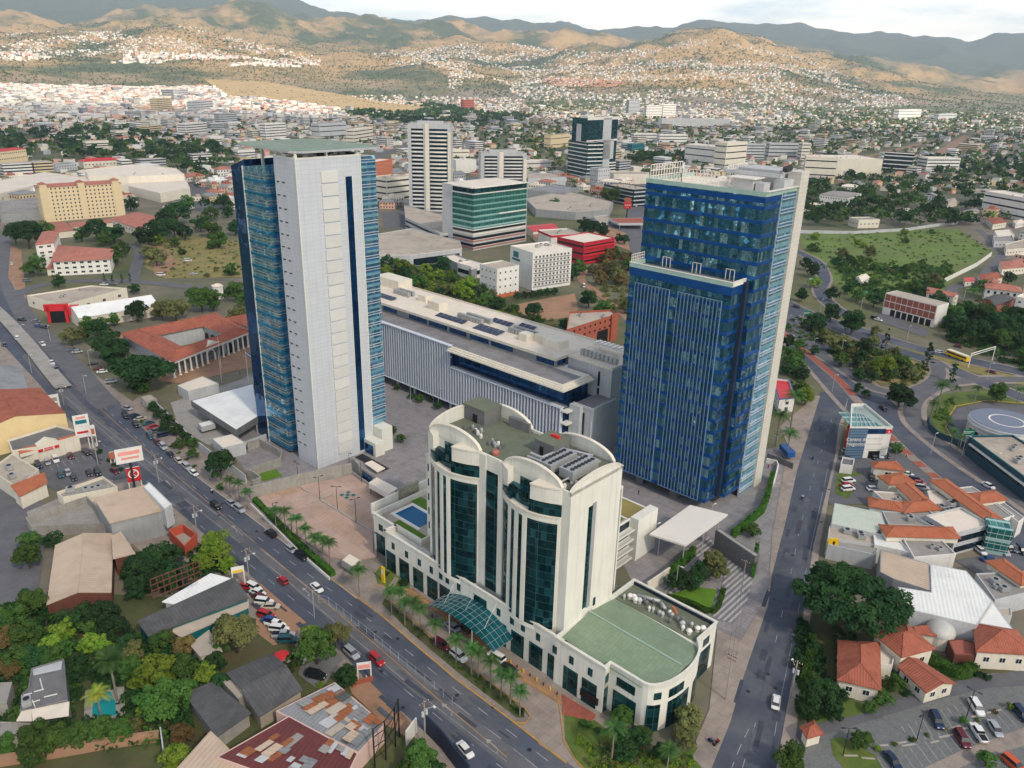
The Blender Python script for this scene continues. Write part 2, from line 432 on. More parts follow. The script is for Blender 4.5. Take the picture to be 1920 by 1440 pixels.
    if door:
        i=max(range(n),key=lambda i:((P[(i+1)%n][1]-P[i][1])*-P[i][0]-(P[(i+1)%n][0]-P[i][0])*-P[i][1])); j=(i+1)%n
        L=math.dist(P[i],P[j]); ang2=math.atan2(-(P[j][0]-P[i][0]),P[j][1]-P[i][1]); x=P[i][0]+(P[j][0]-P[i][0])*.22; y=P[i][1]+(P[j][1]-P[i][1])*.22
        f=Fr((x,y),ang2-math.pi/2); m=MB(f); m.box(-.6,.6,-.02,.08,z0,z0+2.2); m.build('door',MT['door'],T)
    rr=random.Random(int(abs(cx)*7+abs(cy)))
    for k in range(ac):
        u,v=rr.uniform(.2,.8),rr.uniform(.2,.8); x=P[0][0]*(1-u)*(1-v)+P[1][0]*u*(1-v)+P[2%n][0]*u*v+P[3%n][0]*(1-u)*v; y=P[0][1]*(1-u)*(1-v)+P[1][1]*u*(1-v)+P[2%n][1]*u*v+P[3%n][1]*(1-u)*v
        if inside(x,y,inset(P,1)) and kind=='flat': ac_unit(T,x,y,top,ang,rr.uniform(.8,1.5))
    return T,P
_ZE=0.
def sheet(name,pts,z,mat,px=True,ang=None,occ=False,kind='structure',thick=0.):
    global _ZE; _ZE+=.0007; z=z+_ZE
    P=W(pts,z) if px else pts
    P=ccw(P)
    fr=GRID if ang is None else Fr(P[0],ang)
    m=MB(fr)
    if thick: m.prism(P,z-thick,z,0,raw=True)
    else: m.P([(*p,z) for p in P],0,True)
    o=m.build(name,mat,kind=kind)
    if occ: occ_poly(P,0)
    return o
def smoothline(P,n=6):
    out=[]
    for i in range(len(P)-1):
        p0=P[max(i-1,0)];p1=P[i];p2=P[i+1];p3=P[min(i+2,len(P)-1)]
        for k in range(n):
            t=k/n; out.append(tuple(.5*((2*p1[c])+(-p0[c]+p2[c])*t+(2*p0[c]-5*p1[c]+4*p2[c]-p3[c])*t*t+(-p0[c]+3*p1[c]-3*p2[c]+p3[c])*t**3) for c in (0,1)))
    out.append(tuple(P[-1])); return out
def offs(P,d):
    out=[]
    for i in range(len(P)):
        a=P[max(i-1,0)]; b=P[min(i+1,len(P)-1)]; dx,dy=b[0]-a[0],b[1]-a[1]; L=math.hypot(dx,dy) or 1
        out.append((P[i][0]-dy/L*d,P[i][1]+dx/L*d))
    return out
def road(name,P,wid,z,mat,px=True,smooth=True,marks=None,kerb=None,occ=True,edge=0):
    "P: centre line"
    P=W(P) if px else P
    if smooth and len(P)>2: P=smoothline(P)
    if edge: road('pavement',P,wid+edge,z-.03,MT['walk'],px=False,smooth=False,occ=False)
    global _ZE; _ZE+=.0007; z=z+_ZE; L=offs(P,wid/2); Rr=offs(P,-wid/2); m=MB(Fr(P[0],math.atan2(P[-1][1]-P[0][1],P[-1][0]-P[0][0])))
    for i in range(len(P)-1): q=z+.0009*i; m.P([(*Rr[i],q),(*Rr[i+1],q),(*L[i+1],q),(*L[i],q)],0,True)
    m.build(name,mat,kind='structure')
    if occ:
        for i in range(len(P)-1): occ_poly([L[i],L[i+1],Rr[i+1],Rr[i]],2)
    if kerb:
        for A,B in ((offs(P,wid/2),offs(P,wid/2+.3)),(offs(P,-wid/2-.3),offs(P,-wid/2))):
            k=MB(WF)
            for i in range(len(P)-1): k.prism([A[i],A[i+1],B[i+1],B[i]],z-.05,z+.13,0,raw=True)
            k.build('kerb',kerb,kind='structure')
    return P
def dashes(m,P,off,z,dash,gap,w=.15,solid=False,s0=0.):
    Q=offs(P,off) if off else P; acc=s0; on=True
    for i in range(len(Q)-1):
        a,b=Q[i],Q[i+1]; L=math.dist(a,b)
        if L<1e-6: continue
        u=((b[0]-a[0])/L,(b[1]-a[1])/L); nrm=(-u[1]*w/2,u[0]*w/2); pos=0.
        while pos<L:
            per=dash+gap; ph=acc%per; 
            if solid: seg=L; draw=True
            elif ph<dash: seg=min(dash-ph,L-pos); draw=True
            else: seg=min(per-ph,L-pos); draw=False
            seg=max(seg,1e-3)
            if draw:
                p=(a[0]+u[0]*pos,a[1]+u[1]*pos); q=(a[0]+u[0]*(pos+seg),a[1]+u[1]*(pos+seg))
                m.P([(p[0]-nrm[0],p[1]-nrm[1],z),(q[0]-nrm[0],q[1]-nrm[1],z),(q[0]+nrm[0],q[1]+nrm[1],z),(p[0]+nrm[0],p[1]+nrm[1],z)],0,True)
            pos+=seg; acc+=seg
def wallline(name,label,px,h,th,mat,z=0.,cat='wall',cap=None,world=None,group=None):
    P=world or W(px,z); T=thing(name,label,cat,(sum(p[0] for p in P)/len(P),sum(p[1] for p in P)/len(P),z),group) if cap else None
    m=MB(Fr(P[0],math.atan2(P[-1][1]-P[0][1],P[-1][0]-P[0][0]))); L=offs(P,th/2); R=offs(P,-th/2)
    for i in range(len(P)-1): m.prism([R[i],R[i+1],L[i+1],L[i]],z-1,z+h,0,raw=True)
    if cap:
        m.build('wall',mat,T); c=MB(m.fr); L=offs(P,th/2+.08); R=offs(P,-th/2-.08)
        for i in range(len(P)-1): c.prism([R[i],R[i+1],L[i+1],L[i]],z+h,z+h+.12,0,raw=True)
        c.build('coping',cap,T); return T
    return m.build(name,mat,label=label,cat=cat,group=group)
# ------------------------------------------------------------ materials table
MT={}
def mats():
    g=MT
    g['dark']=M('dark_metal',(40,42,46),.6); g['acmetal']=M('galvanised_sheet',(170,172,170),.5,.1,1.,metal=.3)
    g['door']=M('painted_door',(70,62,56),.5); g['white']=M('white_render',(225,222,214),.8,.06,.3,(190,186,176),.35,streak=.4)
    g['cream']=M('cream_render',(222,214,196),.8,.05,.25,(200,190,168),.3,streak=.4)
    g['ivory']=M('ivory_cladding',(220,220,208),.7,.04,.2,(196,194,182),.3)
    g['grey']=M('grey_render',(150,152,152),.85,.1,.3,(120,122,122),.4,streak=.4); g['lgrey']=M('light_grey_render',(186,188,188),.8,.07,.3,(150,152,150),.4,streak=.4)
    g['conc']=M('weathered_concrete',(158,154,146),.9,.12,.4,(118,114,106),.5,streak=.6); g['dconc']=M('dark_concrete',(112,112,112),.9,.12,.4,(84,84,82),.5)
    g['yellow']=M('yellow_render',(218,198,158),.8,.06,.3); g['red']=M('red_paint',(196,38,44),.5,.08,.4); g['brick']=M('terracotta_render',(158,86,66),.85,.08,.3,(130,70,54),.4)
    g['redbr']=M('red_brick',(150,70,56),.9,.14,.6,pat='grid',p=(.6,.25),lw=.03,lc=(170,150,130))
    g['asph']=M('asphalt',(74,80,92),.9,.2,.12,(104,104,106),.7,bump=.2); g['asph2']=M('worn_asphalt',(100,100,103),.92,.16,.25,(78,80,86),.5,bump=.2)
    g['pave']=M('concrete_paving',(150,144,138),.9,.1,.3,(118,112,106),.5,pat='grid',p=(1.2,1.2),lw=.05)
    g['walk']=M('pavement',(150,138,128),.9,.12,.35,(112,104,98),.6,pat='grid',p=(2,2),lw=.05)
    g['pink']=M('pink_car_park_slab',(178,152,138),.9,.1,.2,(138,122,112),.6,pat='grid',p=(5,5),lw=.06)
    g['campus']=M('grey_paver',(142,138,138),.9,.12,.4,(98,96,100),.5,pat='grid',p=(2.4,1.2),lw=.08)
    g['cobble']=M('cobbled_parking',(112,114,112),.9,.22,2.5,(88,92,88),.5)
    g['earth']=M('bare_earth',(160,124,98),.95,.16,.15,(120,100,74),.6); g['dirt']=M('dry_ground',(150,130,100),.95,.2,.12,(96,98,58),.7)
    g['grass']=M('grass',(84,104,42),.95,.25,.4,(120,120,60),.5); g['lawn']=M('green_lawn',(86,122,28),.95,.2,.5,(100,130,30),.4)
    g['dgrass']=M('dry_grass',(136,124,74),.95,.25,.12,(100,108,50),.7); g['field']=M('green_field',(94,116,50),.95,.25,.05,(112,108,62),.7)
    g['wild']=M('wild_ground',(78,84,48),.95,.35,.1,(98,84,62),.8)
    g['yline']=M('yellow_road_paint',(192,146,62),.8,.2,.8,(120,110,90),.6,rand=0); g['wline']=M('white_road_paint',(158,160,162),.8,.2,.9,(92,96,104),.85,rand=0)
    g['kerb']=M('kerb_concrete',(168,160,150),.9,.12,.8)
    g['brickpave']=M('red_brick_paving',(158,88,72),.9,.15,.8,(124,76,66),.5,pat='grid',p=(.8,.4),lw=.05)
    g['clay']=M('clay_roof_tiles',(164,94,72),.85,.22,.8,(120,62,46),.6,pat='wave',p=(.55,1),lw=.35,bump=.8)
    g['clay2']=M('orange_roof_tiles',(176,104,72),.8,.18,.7,(160,80,46),.5,pat='wave',p=(.55,1),lw=.3,bump=.8)
    g['clay3']=M('faded_clay_tiles',(178,116,98),.85,.16,.5,(150,84,66),.6,pat='wave',p=(.7,1),lw=.25,bump=.6)
    g['corr']=M('beige_corrugated_roof',(196,174,150),.55,.08,.25,(150,130,110),.5,pat='wave',p=(.9,1),lw=.2,bump=.5)
    g['corrw']=M('white_corrugated_roof',(236,236,230),.5,.05,.25,(188,188,184),.4,pat='wave',p=(.9,1),lw=.15,bump=.5)
    g['corrg']=M('grey_corrugated_roof',(140,142,142),.6,.12,.3,(96,96,96),.6,pat='wave',p=(.8,1),lw=.25,bump=.6)
    g['corrgr']=M('green_white_corrugated_roof',(196,204,188),.5,.06,.3,(160,170,150),.4,pat='wave',p=(1.2,1),lw=.3,bump=.6)
    g['corrd']=M('dark_weathered_roof',(88,88,88),.85,.25,.5,(60,62,60),.6,pat='wave',p=(.8,1),lw=.3,bump=.6)
    g['corrr']=M('maroon_corrugated_roof',(104,52,50),.7,.12,.3,(76,42,42),.5,pat='wave',p=(.9,1),lw=.2,bump=.6)
    g['flat']=M('flat_roof_felt',(150,146,140),.9,.14,.2,(112,108,102),.6); g['flatw']=M('white_roof_membrane',(226,214,196),.8,.06,.2,(190,178,160),.4)
    g['flatb']=M('buff_roof_slab',(178,166,150),.9,.12,.2,(136,126,114),.6); g['flatg']=M('green_roof_felt',(106,112,94),.9,.12,.4,(76,84,66),.5)
    g['greenroof']=M('green_metal_tile_roof',(128,146,120),.6,.06,.2,(108,124,102),.6,pat='grid',p=(.9,.5),lw=.06,lc=(106,124,100),streak=0)
    g['panel']=M('white_metal_panels',(196,200,204),.5,.03,.15,None,pat='grid',p=(2.4,1.27),lw=.08,lc=(172,176,180),rand=0,pv=.045,streak=.12)
    g['panelb']=M('blue_grey_metal_panels',(160,176,192),.45,.03,.15,None,pat='grid',p=(2.4,.95),lw=.08,lc=(120,140,160),rand=0)
    g['trunk']=M('bark',(92,80,66),.9,.2,1.5); g['palmtrunk']=M('palm_trunk',(130,122,108),.9,.15,2.)
    g['water']=M('pool_water',(6,92,134),.15,.08,.3,spec=.3,rand=0); g['wood']=M('rusty_steel',(104,62,48),.8,.2,1.)
    g['steel']=M('painted_steel',(186,188,190),.4,.06,1.,metal=.2); g['whitem']=M('white_metal',(228,222,212),.4,.03,.3)
    g['hedge']=LEAF('hedge_leaves',(46,78,26),(80,110,40),.1)
    g['solar']=M('solar_panel',(24,34,62),.15,.05,.3,pat='grid',p=(1.,1.6),lw=.07,lc=(120,126,136),rand=0)
    g['blue']=M('blue_paint',(24,84,150),.5,.05,.4); g['teal']=M('teal_paint',(20,104,110),.5); g['black']=M('black_paint',(22,22,24),.4)
    g['orange']=M('orange_paint',(188,106,70),.6); g['yel']=M('yellow_paint',(232,190,30),.5)
    g['glassd']=GLASS('window_glass',(26,44,56),(44,66,78),2.,2.,.0,tilt=.02,wav=.01,metal=.55,rough=.08)
    g['glassb']=GLASS('blue_strip_glass',(28,70,120),(40,96,150),1.3,4,.08,(30,50,80),.02,.02,.7)
    g['glasst']=GLASS('teal_glass',(10,54,60),(44,104,112),2.7,1.9,.05,(70,112,112),.05,.1,.65,skew=2.5)
    g['glassg']=GLASS('green_office_glass',(30,104,98),(60,140,130),1.6,4,.09,(150,180,176),.02,.03,.6,lv=1.1)
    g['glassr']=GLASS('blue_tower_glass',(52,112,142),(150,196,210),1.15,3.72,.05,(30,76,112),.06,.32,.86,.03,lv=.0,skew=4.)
    g['spand']=GLASS('cobalt_spandrel_glass',(18,82,156),(24,92,168),3.,9.,.0,tilt=.015,wav=.02,metal=.55,rough=.08)
    g['glassl']=GLASS('cyan_tower_glass',(92,160,194),(176,212,224),1.2,3.8,.05,(56,110,150),.05,.2,.8,.04,lv=.5,skew=1.8)
    g['glassdk']=GLASS('deep_blue_glass',(24,72,120),(40,98,146),1.6,3.8,.04,(16,44,80),.02,.04,.8,.04)
    WMAT['dark']=[g['white'],g['glassd']]; WMAT['frameless']=[g['dark'],g['glassd']]; WMAT['teal']=[g['glasst'],g['glasst']]; WMAT['blue']=[g['lgrey'],g['glassb']]
    g['signg']=M('sign_green',(12,112,84),.5,.05,.4)
    g['redsat']=M('bright_red_paint',(178,34,48),.5,.05,.4); g['yellowpale']=M('pale_yellow_render',(222,198,148),.8,.06,.3); g['orange2']=M('orange_red_render',(182,82,58),.8,.08,.3)
    g['pinkp']=M('faded_pink_print',(226,150,138),.6,.1,.5); g['pinkw']=M('pink_render',(208,176,164),.8,.08,.3); g['rust']=M('rusty_sheet',(150,92,58),.85,.25,.8,pat='wave',p=(.8,1),lw=.3,bump=.5)
    g['stripe']=M('striped_cladding',(92,118,140),.5,.05,.3,pat='h',p=(10,1.),lw=.3,lc=(50,72,96)); g['deckblue']=M('blue_deck_paint',(112,120,138),.7,.08,.3); g['tealwall']=M('dark_teal_wall',(28,66,80),.6,.08,.3)
    g['greenf']=M('green_mesh',(26,92,70),.7,.1,.5); g['maroon']=M('maroon_wall',(112,44,44),.8,.12,.4); g['domem']=M('dome_metal',(190,190,184),.5,.1,.5,(150,110,80),.5)
    g['poolteal']=M('turquoise_pool',(6,140,140),.15,.06,.3,spec=.3,rand=0); g['navy']=M('navy_panels',(30,44,66),.6)
mats()
def at(a,b,z=0): return GRID.p(a,b,z)
def B_(T,name,mat,*bx,**k):
    m=MB(GRID)
    for b in bx: m.box(*b)
    return m.build(name,mat,T,**k)
def screen_frame(m,p0,p1,z0,z1,nx,nz,t=.12):
    "lattice of bars standing on the line p0-p1 (grid coordinates)"
    L=math.dist(p0,p1)
    for i in range(nx+1):
        u=i/nx; x,y=p0[0]+(p1[0]-p0[0])*u,p0[1]+(p1[1]-p0[1])*u; m.tube((x,y,z0),(x,y,z1),t,t,4)
    for j in range(nz+1):
        z=z0+(z1-z0)*j/nz; m.tube((p0[0],p0[1],z),(p1[0],p1[1],z),t,t,4)
def left_tower():
    T=thing('office_tower','tall white panelled tower with blue glass sides and a helipad on its roof','tower',at(-216,138))
    g=MT
    B_(T,'wall',g['panel'],(-209.5,-198.2,123.1,145.2,0,97),(-226,-209.5,136,150,90,97.8))
    t=B_(T,'corner_trim',g['ivory'],(-198.35,-198.0,122.95,123.25,0,97.2)); B_(T,'corner_trim',g['ivory'],(-198.3,-198.05,139.35,139.55,0,91.4)); B_(T,'corner_trim',g['ivory'],(-198.3,-198.05,141.95,142.15,0,91.4)); B_(T,'corner_trim',g['ivory'],(-198.3,-197.95,145.0,145.3,0,97.2))
    m=MB(); m.prism([(-227.35,122.9),(-214.1,122.9),(-214.1,126.2),(-209.6,126.2),(-209.6,140),(-227.35,140)],.8,[92.6,94.2,94.2,94.8,94.8,92.6],0); m.build('glass_facade',g['glassl'],T)
    m=MB(); m.prism([(-236,123.7),(-227.5,123.7),(-227.5,150.8),(-236,150.8)],0,[92,94.6,94.6,92],0); m.build('side_glass_facade',g['glassdk'],T)
    B_(T,'side_glass_facade',g['glassl'],(-227.3,-198.3,145.3,151,8.6,96.6)); B_(T,'wall',g['panelb'],(-227,-198.6,145.4,150.5,0,8.5))
    B_(T,'corner_trim',g['ivory'],(-227.6,-227.3,122.7,123.0,0,92.8))
    B_(T,'stair_glazing',g['glassdk'],(-198.4,-198.12,139.6,141.9,1,91.2))
    for i in range(24):
        z=2.6+3.8*i
        B_(T,'sun_ledge',g['ledge'],(-198.25,-197.9,131.2,136.9,z,z+3.15))
        for a in (-207.9,-205.0):
            if i: B_(T,'slot_window',g['black'],(a-.6,a+.6,122.98,123.12,z-.1,z+.25))
    for i in range(24):
        z=4.4+3.8*i-3.2
        m=MB()
        m.box(-227.3,-214.0,122.78,122.95,z,z+.9); m.box(-214.15,-213.98,122.78,126.2,z,z+.9); m.box(-213.98,-209.6,126.05,126.25,z,z+.9)
        m.build('spandrel_band',g['bandc'],T)
        m=MB()
        for dz in (1.7,2.7): m.box(-227.3,-214.0,122.8,122.93,z+dz,z+dz+.14); m.box(-214.12,-213.98,122.8,126.2,z+dz,z+dz+.14)
        m.build('transom',g['bronze'],T)
        z=8.9+3.66*i
        m=MB(); m.box(-198.5,-198.15,145.35,151.1,z,z+.8); m.build('spandrel_band',g['bandp'],T)
        m=MB()
        for dz in (1.7,2.5): m.box(-198.4,-198.1,145.35,151.1,z+dz,z+dz+.2)
        m.build('louvre',g['steel'],T)
    # roof, plant under the helicopter deck
    B_(T,'parapet',g['ivory'],(-209.5,-198.2,123.1,123.5,97,97.35),(-198.6,-198.2,123.5,145.2,97,97.35))
    m=MB()
    for a,b in ((-199,123.8),(-199,134),(-199,144.5),(-209,124),(-212,148),(-225,148),(-224,128),(-209,135)): m.box(a-.35,a+.35,b-.35,b+.35,93,98.6)
    m.build('deck_column',g['ivory'],T,kind='stuff')
    rr=random.Random(3)
    for k in range(22):
        a,b=rr.uniform(-208,-200),rr.uniform(124.5,144); s=rr.uniform(.5,1.1); B_(T,'plant_unit',rr.choice([g['acmetal'],g['dark'],g['lgrey'],g['white']]),(a-s,a+s,b-s,b+s,96.9,97.1+s*.8))
    m=MB(); m.prism([(-230,123.5),(-200,122.3),(-197,125),(-197.6,152),(-201,155),(-232,155),(-235,152),(-235,128)],98.55,99.15,0,1)
    d=m.build('helicopter_deck',[g['steel'],g['deck']],T)
    def ring(r,w,z,n=56,c=(-218,139.5)):
        m=MB()
        for k in range(n):
            t0,t1=6.2832*k/n,6.2832*(k+1)/n
            m.P([(c[0]+r*math.cos(t0),c[1]+r*math.sin(t0),z),(c[0]+(r+w)*math.cos(t0),c[1]+(r+w)*math.sin(t0),z),(c[0]+(r+w)*math.cos(t1),c[1]+(r+w)*math.sin(t1),z),(c[0]+r*math.cos(t1),c[1]+r*math.sin(t1),z)])
        return m
    ring(7.4,.8,99.19).build('circle_marking',g['wline'],d); ring(12.6,.45,99.18).build('circle_marking',g['wline'],d)
    m=MB(); m.P([(-221,137,99.2),(-220,137,99.2),(-220,142,99.2),(-221,142,99.2)]); m.P([(-216,137,99.2),(-215,137,99.2),(-215,142,99.2),(-216,142,99.2)]); m.P([(-220,139,99.2),(-216,139,99.2),(-216,140,99.2),(-220,140,99.2)]); m.build('letter_marking',g['wline'],d)
    # low entrance block on the right
    B_(T,'entrance_block',g['ivory'],(-199,-193.5,145.5,150,0,8.5)); B_(T,'entrance_block',g['ivory'],(-199,-192,141.5,145.3,0,5)); B_(T,'entrance_glass',g['glassdk'],(-197.6,-193.2,141.3,141.45,.3,3.8))
    occ_poly([at(a,b)[:2] for a,b in ((-238,121),(-192,121),(-192,153),(-238,153))])
def right_tower():
    g=MT; T=thing('office_tower','tall blue glass office tower with cobalt floor bands and a lower front terrace','tower',at(-112,205))
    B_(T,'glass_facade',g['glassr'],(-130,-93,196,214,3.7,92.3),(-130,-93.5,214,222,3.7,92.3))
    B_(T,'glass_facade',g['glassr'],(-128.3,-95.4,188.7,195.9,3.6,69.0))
    B_(T,'recess',g['navy'],(-95.38,-94.3,194.6,195.95,3.6,69.5))
    B_(T,'podium_core',g['dconc'],(-125,-98,199,218,-1.5,3.7))
    for i in range(25):
        z=3.7+i*3.72-.4; h=.95
        if i==24: z=90.6;h=1.5
        m=MB(); m.box(-130.08,-92.9,195.88,196.02,z,z+h) if z>70 else None; m.box(-93.02,-92.88,195.9,205.1,z,z+h)
        if z<=70: m.box(-95.3,-92.9,195.88,196.02,z,z+h)
        m.build('spandrel_band',g['spand'],T)
        if z<66:
            m=MB(); m.box(-128.4,-95.3,188.58,188.72,z,z+h); m.box(-95.45,-95.3,188.6,194.2,z,z+h); m.box(-128.45,-128.28,188.7,196,z,z+h); m.build('spandrel_band',g['spand'],T)
    B_(T,'spandrel_band',g['spand'],(-128.4,-95.3,188.56,188.72,66.6,68.9),(-95.45,-95.28,188.6,195.8,66.6,68.9))
    m=MB(); m.box(-128.5,-95.2,188.5,188.9,69.0,70.2); m.box(-128.5,-128.1,188.9,196,69,70.2); m.build('terrace_parapet',g['parg'],T)
    m=MB(); m.box(-128.55,-95.1,188.4,189.0,70.2,70.4); m.box(-95.7,-95.1,189,196,70.2,70.4);m.box(-95.5,-95.3,189,196,69,70.2); m.build('parapet_coping',g['whitem'],T)
    B_(T,'terrace_floor',g['dconc'],(-128,-95.6,189,195.85,68.9,69.05))
    m=MB(); screen_frame(m,(-128.4,189.2),(-128.4,195.6),69,72.4,7,4,.09); m.build('lattice_screen',g['whitem'],T)
    for a in (-122,-112,-101.5):
        m=MB(); m.box(a,a+.15,195.6,195.75,69,72); m.box(a+2.6,a+2.75,195.6,195.75,69,72); m.box(a,a+2.75,195.6,195.75,71.9,72.05); m.box(a+1.3,a+1.42,195.6,195.75,69,72); m.build('door_frame',g['whitem'],T)
    # vertical fins
    fins=[-125.9+i*1.17 for i in range(11)]+[-111.4+i*1.14 for i in range(13)]
    for a in fins: B_(T,'vertical_fin',g['finb'],(a-.06,a+.06,188.1,188.6,3.6,64.8))
    B_(T,'fin_rail',g['finb'],(-126,-114.1,188.0,188.2,64.7,64.9),(-111.5,-97.6,188.0,188.2,64.7,64.9),(-126,-114.1,188.0,188.2,3.5,3.7),(-111.5,-97.6,188,188.2,3.5,3.7))
    # side of light glass and slats
    B_(T,'side_wall',g['bandp'],(-93.3,-92.85,205.3,214,0,92.8)); B_(T,'side_trim',g['steel'],(-93.1,-92.7,205.05,205.3,0,93))
    for i in range(25):
        z=.7+i*3.72; B_(T,'side_window',g['glassl'],(-92.9,-92.8,205.5,213.9,z,z+2.5))
        m=MB()
        for dz in (.75,1.65): m.box(-92.85,-92.4,205.3,214,z+dz,z+dz+.14)
        m.build('sun_louvre',g['steel'],T)
    m=MB(); m.box(-96,-92.2,214.05,219.2,0,97.4); m.build('side_fin_wall',g['panelw'],T)
    # roof
    m=MB(); m.box(-130.1,-92.8,195.8,196.2,92.3,93.5); m.box(-93.2,-92.8,196.2,214,92.3,93.5); m.box(-130.1,-129.7,196.2,222,92.3,93.5); m.build('roof_parapet',g['parg'],T)
    m=MB(); m.box(-93.4,-92.3,195.8,214,93.5,93.7); m.build('parapet_coping',g['whitem'],T)
    B_(T,'roof',g['flatw'],(-129.7,-93.2,196.2,222,92.25,92.4))
    m=MB(); screen_frame(m,(-129.5,197),(-129.5,214),92.4,97.2,12,3,.13); m.build('lattice_screen',g['whitem'],T)
    m=MB(); screen_frame(m,(-124,205),(-112,205),92.4,96.2,10,4,.13); m.build('lattice_screen',g['whitem'],T)
    m=MB(); screen_frame(m,(-124,205),(-129,214),92.4,97,6,3,.13); m.build('lattice_screen',g['whitem'],T)
    m=MB(); screen_frame(m,(-111,208),(-111,219),92.4,98,8,5,.13); m.build('lattice_screen',g['whitem'],T)
    B_(T,'plant_room',g['lgrey'],(-109,-97,210,221,92.4,97.6)); B_(T,'plant_room',g['lgrey'],(-106,-100,202,207,92.4,95.6)); B_(T,'plant_room_roof',g['whitem'],(-107.5,-99.3,201,208,95.6,95.9)); B_(T,'plant_room',g['lgrey'],(-99.5,-97,202.5,206,92.4,94.8)); B_(T,'plant_room',g['lgrey'],(-97,-94,208,214,92.4,95.5))
    B_(T,'roof_beam',g['lgrey'],(-112,-95,207.2,208.2,96,97),(-112,-111,207,221,96.6,97.4))
    m=MB(); m.tube((-96,212,98),(-94,210,98.6),.9,.9,12); m.build('ventilator',g['dark'],T)
    for a in (-121,-108.5): B_(T,'pillar',g['dconc'],(a,a+2.6,190.5,193,-1.5,3.6))
    for a in (-127,-99): B_(T,'pillar',g['dconc'],(a,a+1.5,197,199,-1.5,3.6))
    occ_poly([at(a,b)[:2] for a,b in ((-131,187),(-91,187),(-91,223),(-131,223))])
def long_building():
    g=MT; T=thing('office_building','long white office building with vertical fins and solar panels on its pale roof','building',at(-210,204))
    a0=-285
    B_(T,'glass_wall',g['glassb'],(a0,-203.5,187,221,4,25.4),(-203.5,-149,187.2,221,4,17.8))
    B_(T,'wall',g['lgrey'],(a0,-203.3,220,222,0,26))
    B_(T,'ground_storey',g['dconc'],(a0,-150,192,219,-1,4))
    for i in range(13):
        a=a0+6+i*10.6
        m=MB(); m.tube((a,187.3,-1),(a,187.3,4),.6,.6,10); m.build('column',g['lgrey'],T)
    n=0; a=a0+.5
    fm=MB()
    nf=0; fins=[]
    while a<-149:
        fins.append((a,26.3 if a<-203.8 else 18.2)); a+=1.45
    for i,(a,zt) in enumerate(fins):
        if i<len(fins)-98: fm.box(a,a+.46,185.5,186.7,3.8,zt)
        else: B_(T,'vertical_fin',g['whitefin'],(a,a+.46,185.5,186.7,3.8,zt))
    if fm.v: fm.build('vertical_fin',g['whitefin'],T,kind='stuff')
    for z in (8.3,12.6,17.0,21.4): B_(T,'floor_line',g['lgrey'],(a0,-203.6 if z>17.5 else -149,186.9,187.1,z,z+.5))
    B_(T,'fin_rail',g['whitefin'],(a0,-203.3,185.3,187,26.3,26.6),(-203.3,-149,185.3,187,18.0,18.4),(a0,-149,185.3,187,3.6,3.9))
    # set-back glass storeys under the canopy
    B_(T,'glass_wall',g['glassdk'],(-203.3,-151,188.8,202,18,24.6)); B_(T,'terrace_floor',g['dconc'],(-203.3,-149,187.0,189,17.8,18.1))
    B_(T,'canopy',g['cream'],(-203.8,-147.4,184.2,200.8,24.6,25.1)); B_(T,'canopy',g['cream'],(-203.8,-148.4,185.1,200.8,25.1,25.55)); B_(T,'canopy',g['cream'],(-203.8,-149.4,186.1,200.8,25.55,26.0))
    B_(T,'roof_terrace',g['campus'],(a0,-150.2,187.1,197,25.4,26.05))
    # penthouse
    B_(T,'penthouse_wall',g['grey'],(a0,-162.2,197.6,221,25.5,29.2))
    aa=[(-258,-249),(-241,-230),(-228.5,-218),(-216.5,-207),(-205,-195),(-193.5,-182.5),(-171,-162.8)]
    for x0,x1 in aa: B_(T,'penthouse_window',g['glassb'],(x0,x1,197.45,197.62,26.4,29.0))
    B_(T,'penthouse_window',g['glassb'],(-162.3,-162.05,198.6,203,26.4,29))
    B_(T,'roof',g['flatw'],(a0-1,-161.2,196.3,222,29.2,29.8)); B_(T,'roof_edge',g['cream'],(a0-1,-160.9,196.0,196.3,29.0,30.0),(a0-1,-142,221.9,222.2,29.0,30.4),(-161.2,-160.9,196.3,203,29,30))
    B_(T,'end_wall',g['lgrey'],(-161,-142,203,221.8,-1,29.2)); B_(T,'roof',g['flatw'],(-161.2,-142,203,222,29.2,29.6)); B_(T,'roof_edge',g['cream'],(-160.9,-141.8,202.7,203,29,29.9),(-142,-141.7,203,222,29,29.9))
    for z in (6,12,18,24): B_(T,'slot_window',g['glassd'],(-147.6,-146.8,202.85,203.05,z-2,z+3.2))
    B_(T,'end_wall',g['lgrey'],(-147.8,-139.5,190.5,202.9,-1,18.8)); B_(T,'end_wall',g['lgrey'],(-148,-143.6,188.6,190.5,-1,19.3)); B_(T,'terrace_floor',g['campus'],(-147.4,-139.9,191,202.9,18.8,18.95))
    B_(T,'roof_edge',g['lgrey'],(-147.8,-139.5,190.2,190.6,18.8,19.6),(-139.8,-139.4,190.6,203,18.8,19.6)); B_(T,'slot_window',g['glassd'],(-143.4,-142.9,190.1,190.4,2,17))
    for z in (8.3,12.6,17.0): B_(T,'balcony_slab',g['ivory'],(-149,-146.5,185.6,190.3,z,z+.5))
    # roof plant: rows of condensers, cabins, solar panels
    for a,b,n in ((-266,212,6),(-266,209.5,6),(-220,205,8),(-218,208,8),(-193,206,7),(-193,209,7),(-158.5,206.5,9)):
        for i in range(n):
            x=a+i*1.75; m=MB(); m.box(x,x+1.35,b,b+1.5,29.8,31.7); m.lathe((x+.67,b+.75),[(.5,31.7),(.5,31.85),(.1,31.8)],8); m.build('condenser',g['acmetal'],T)
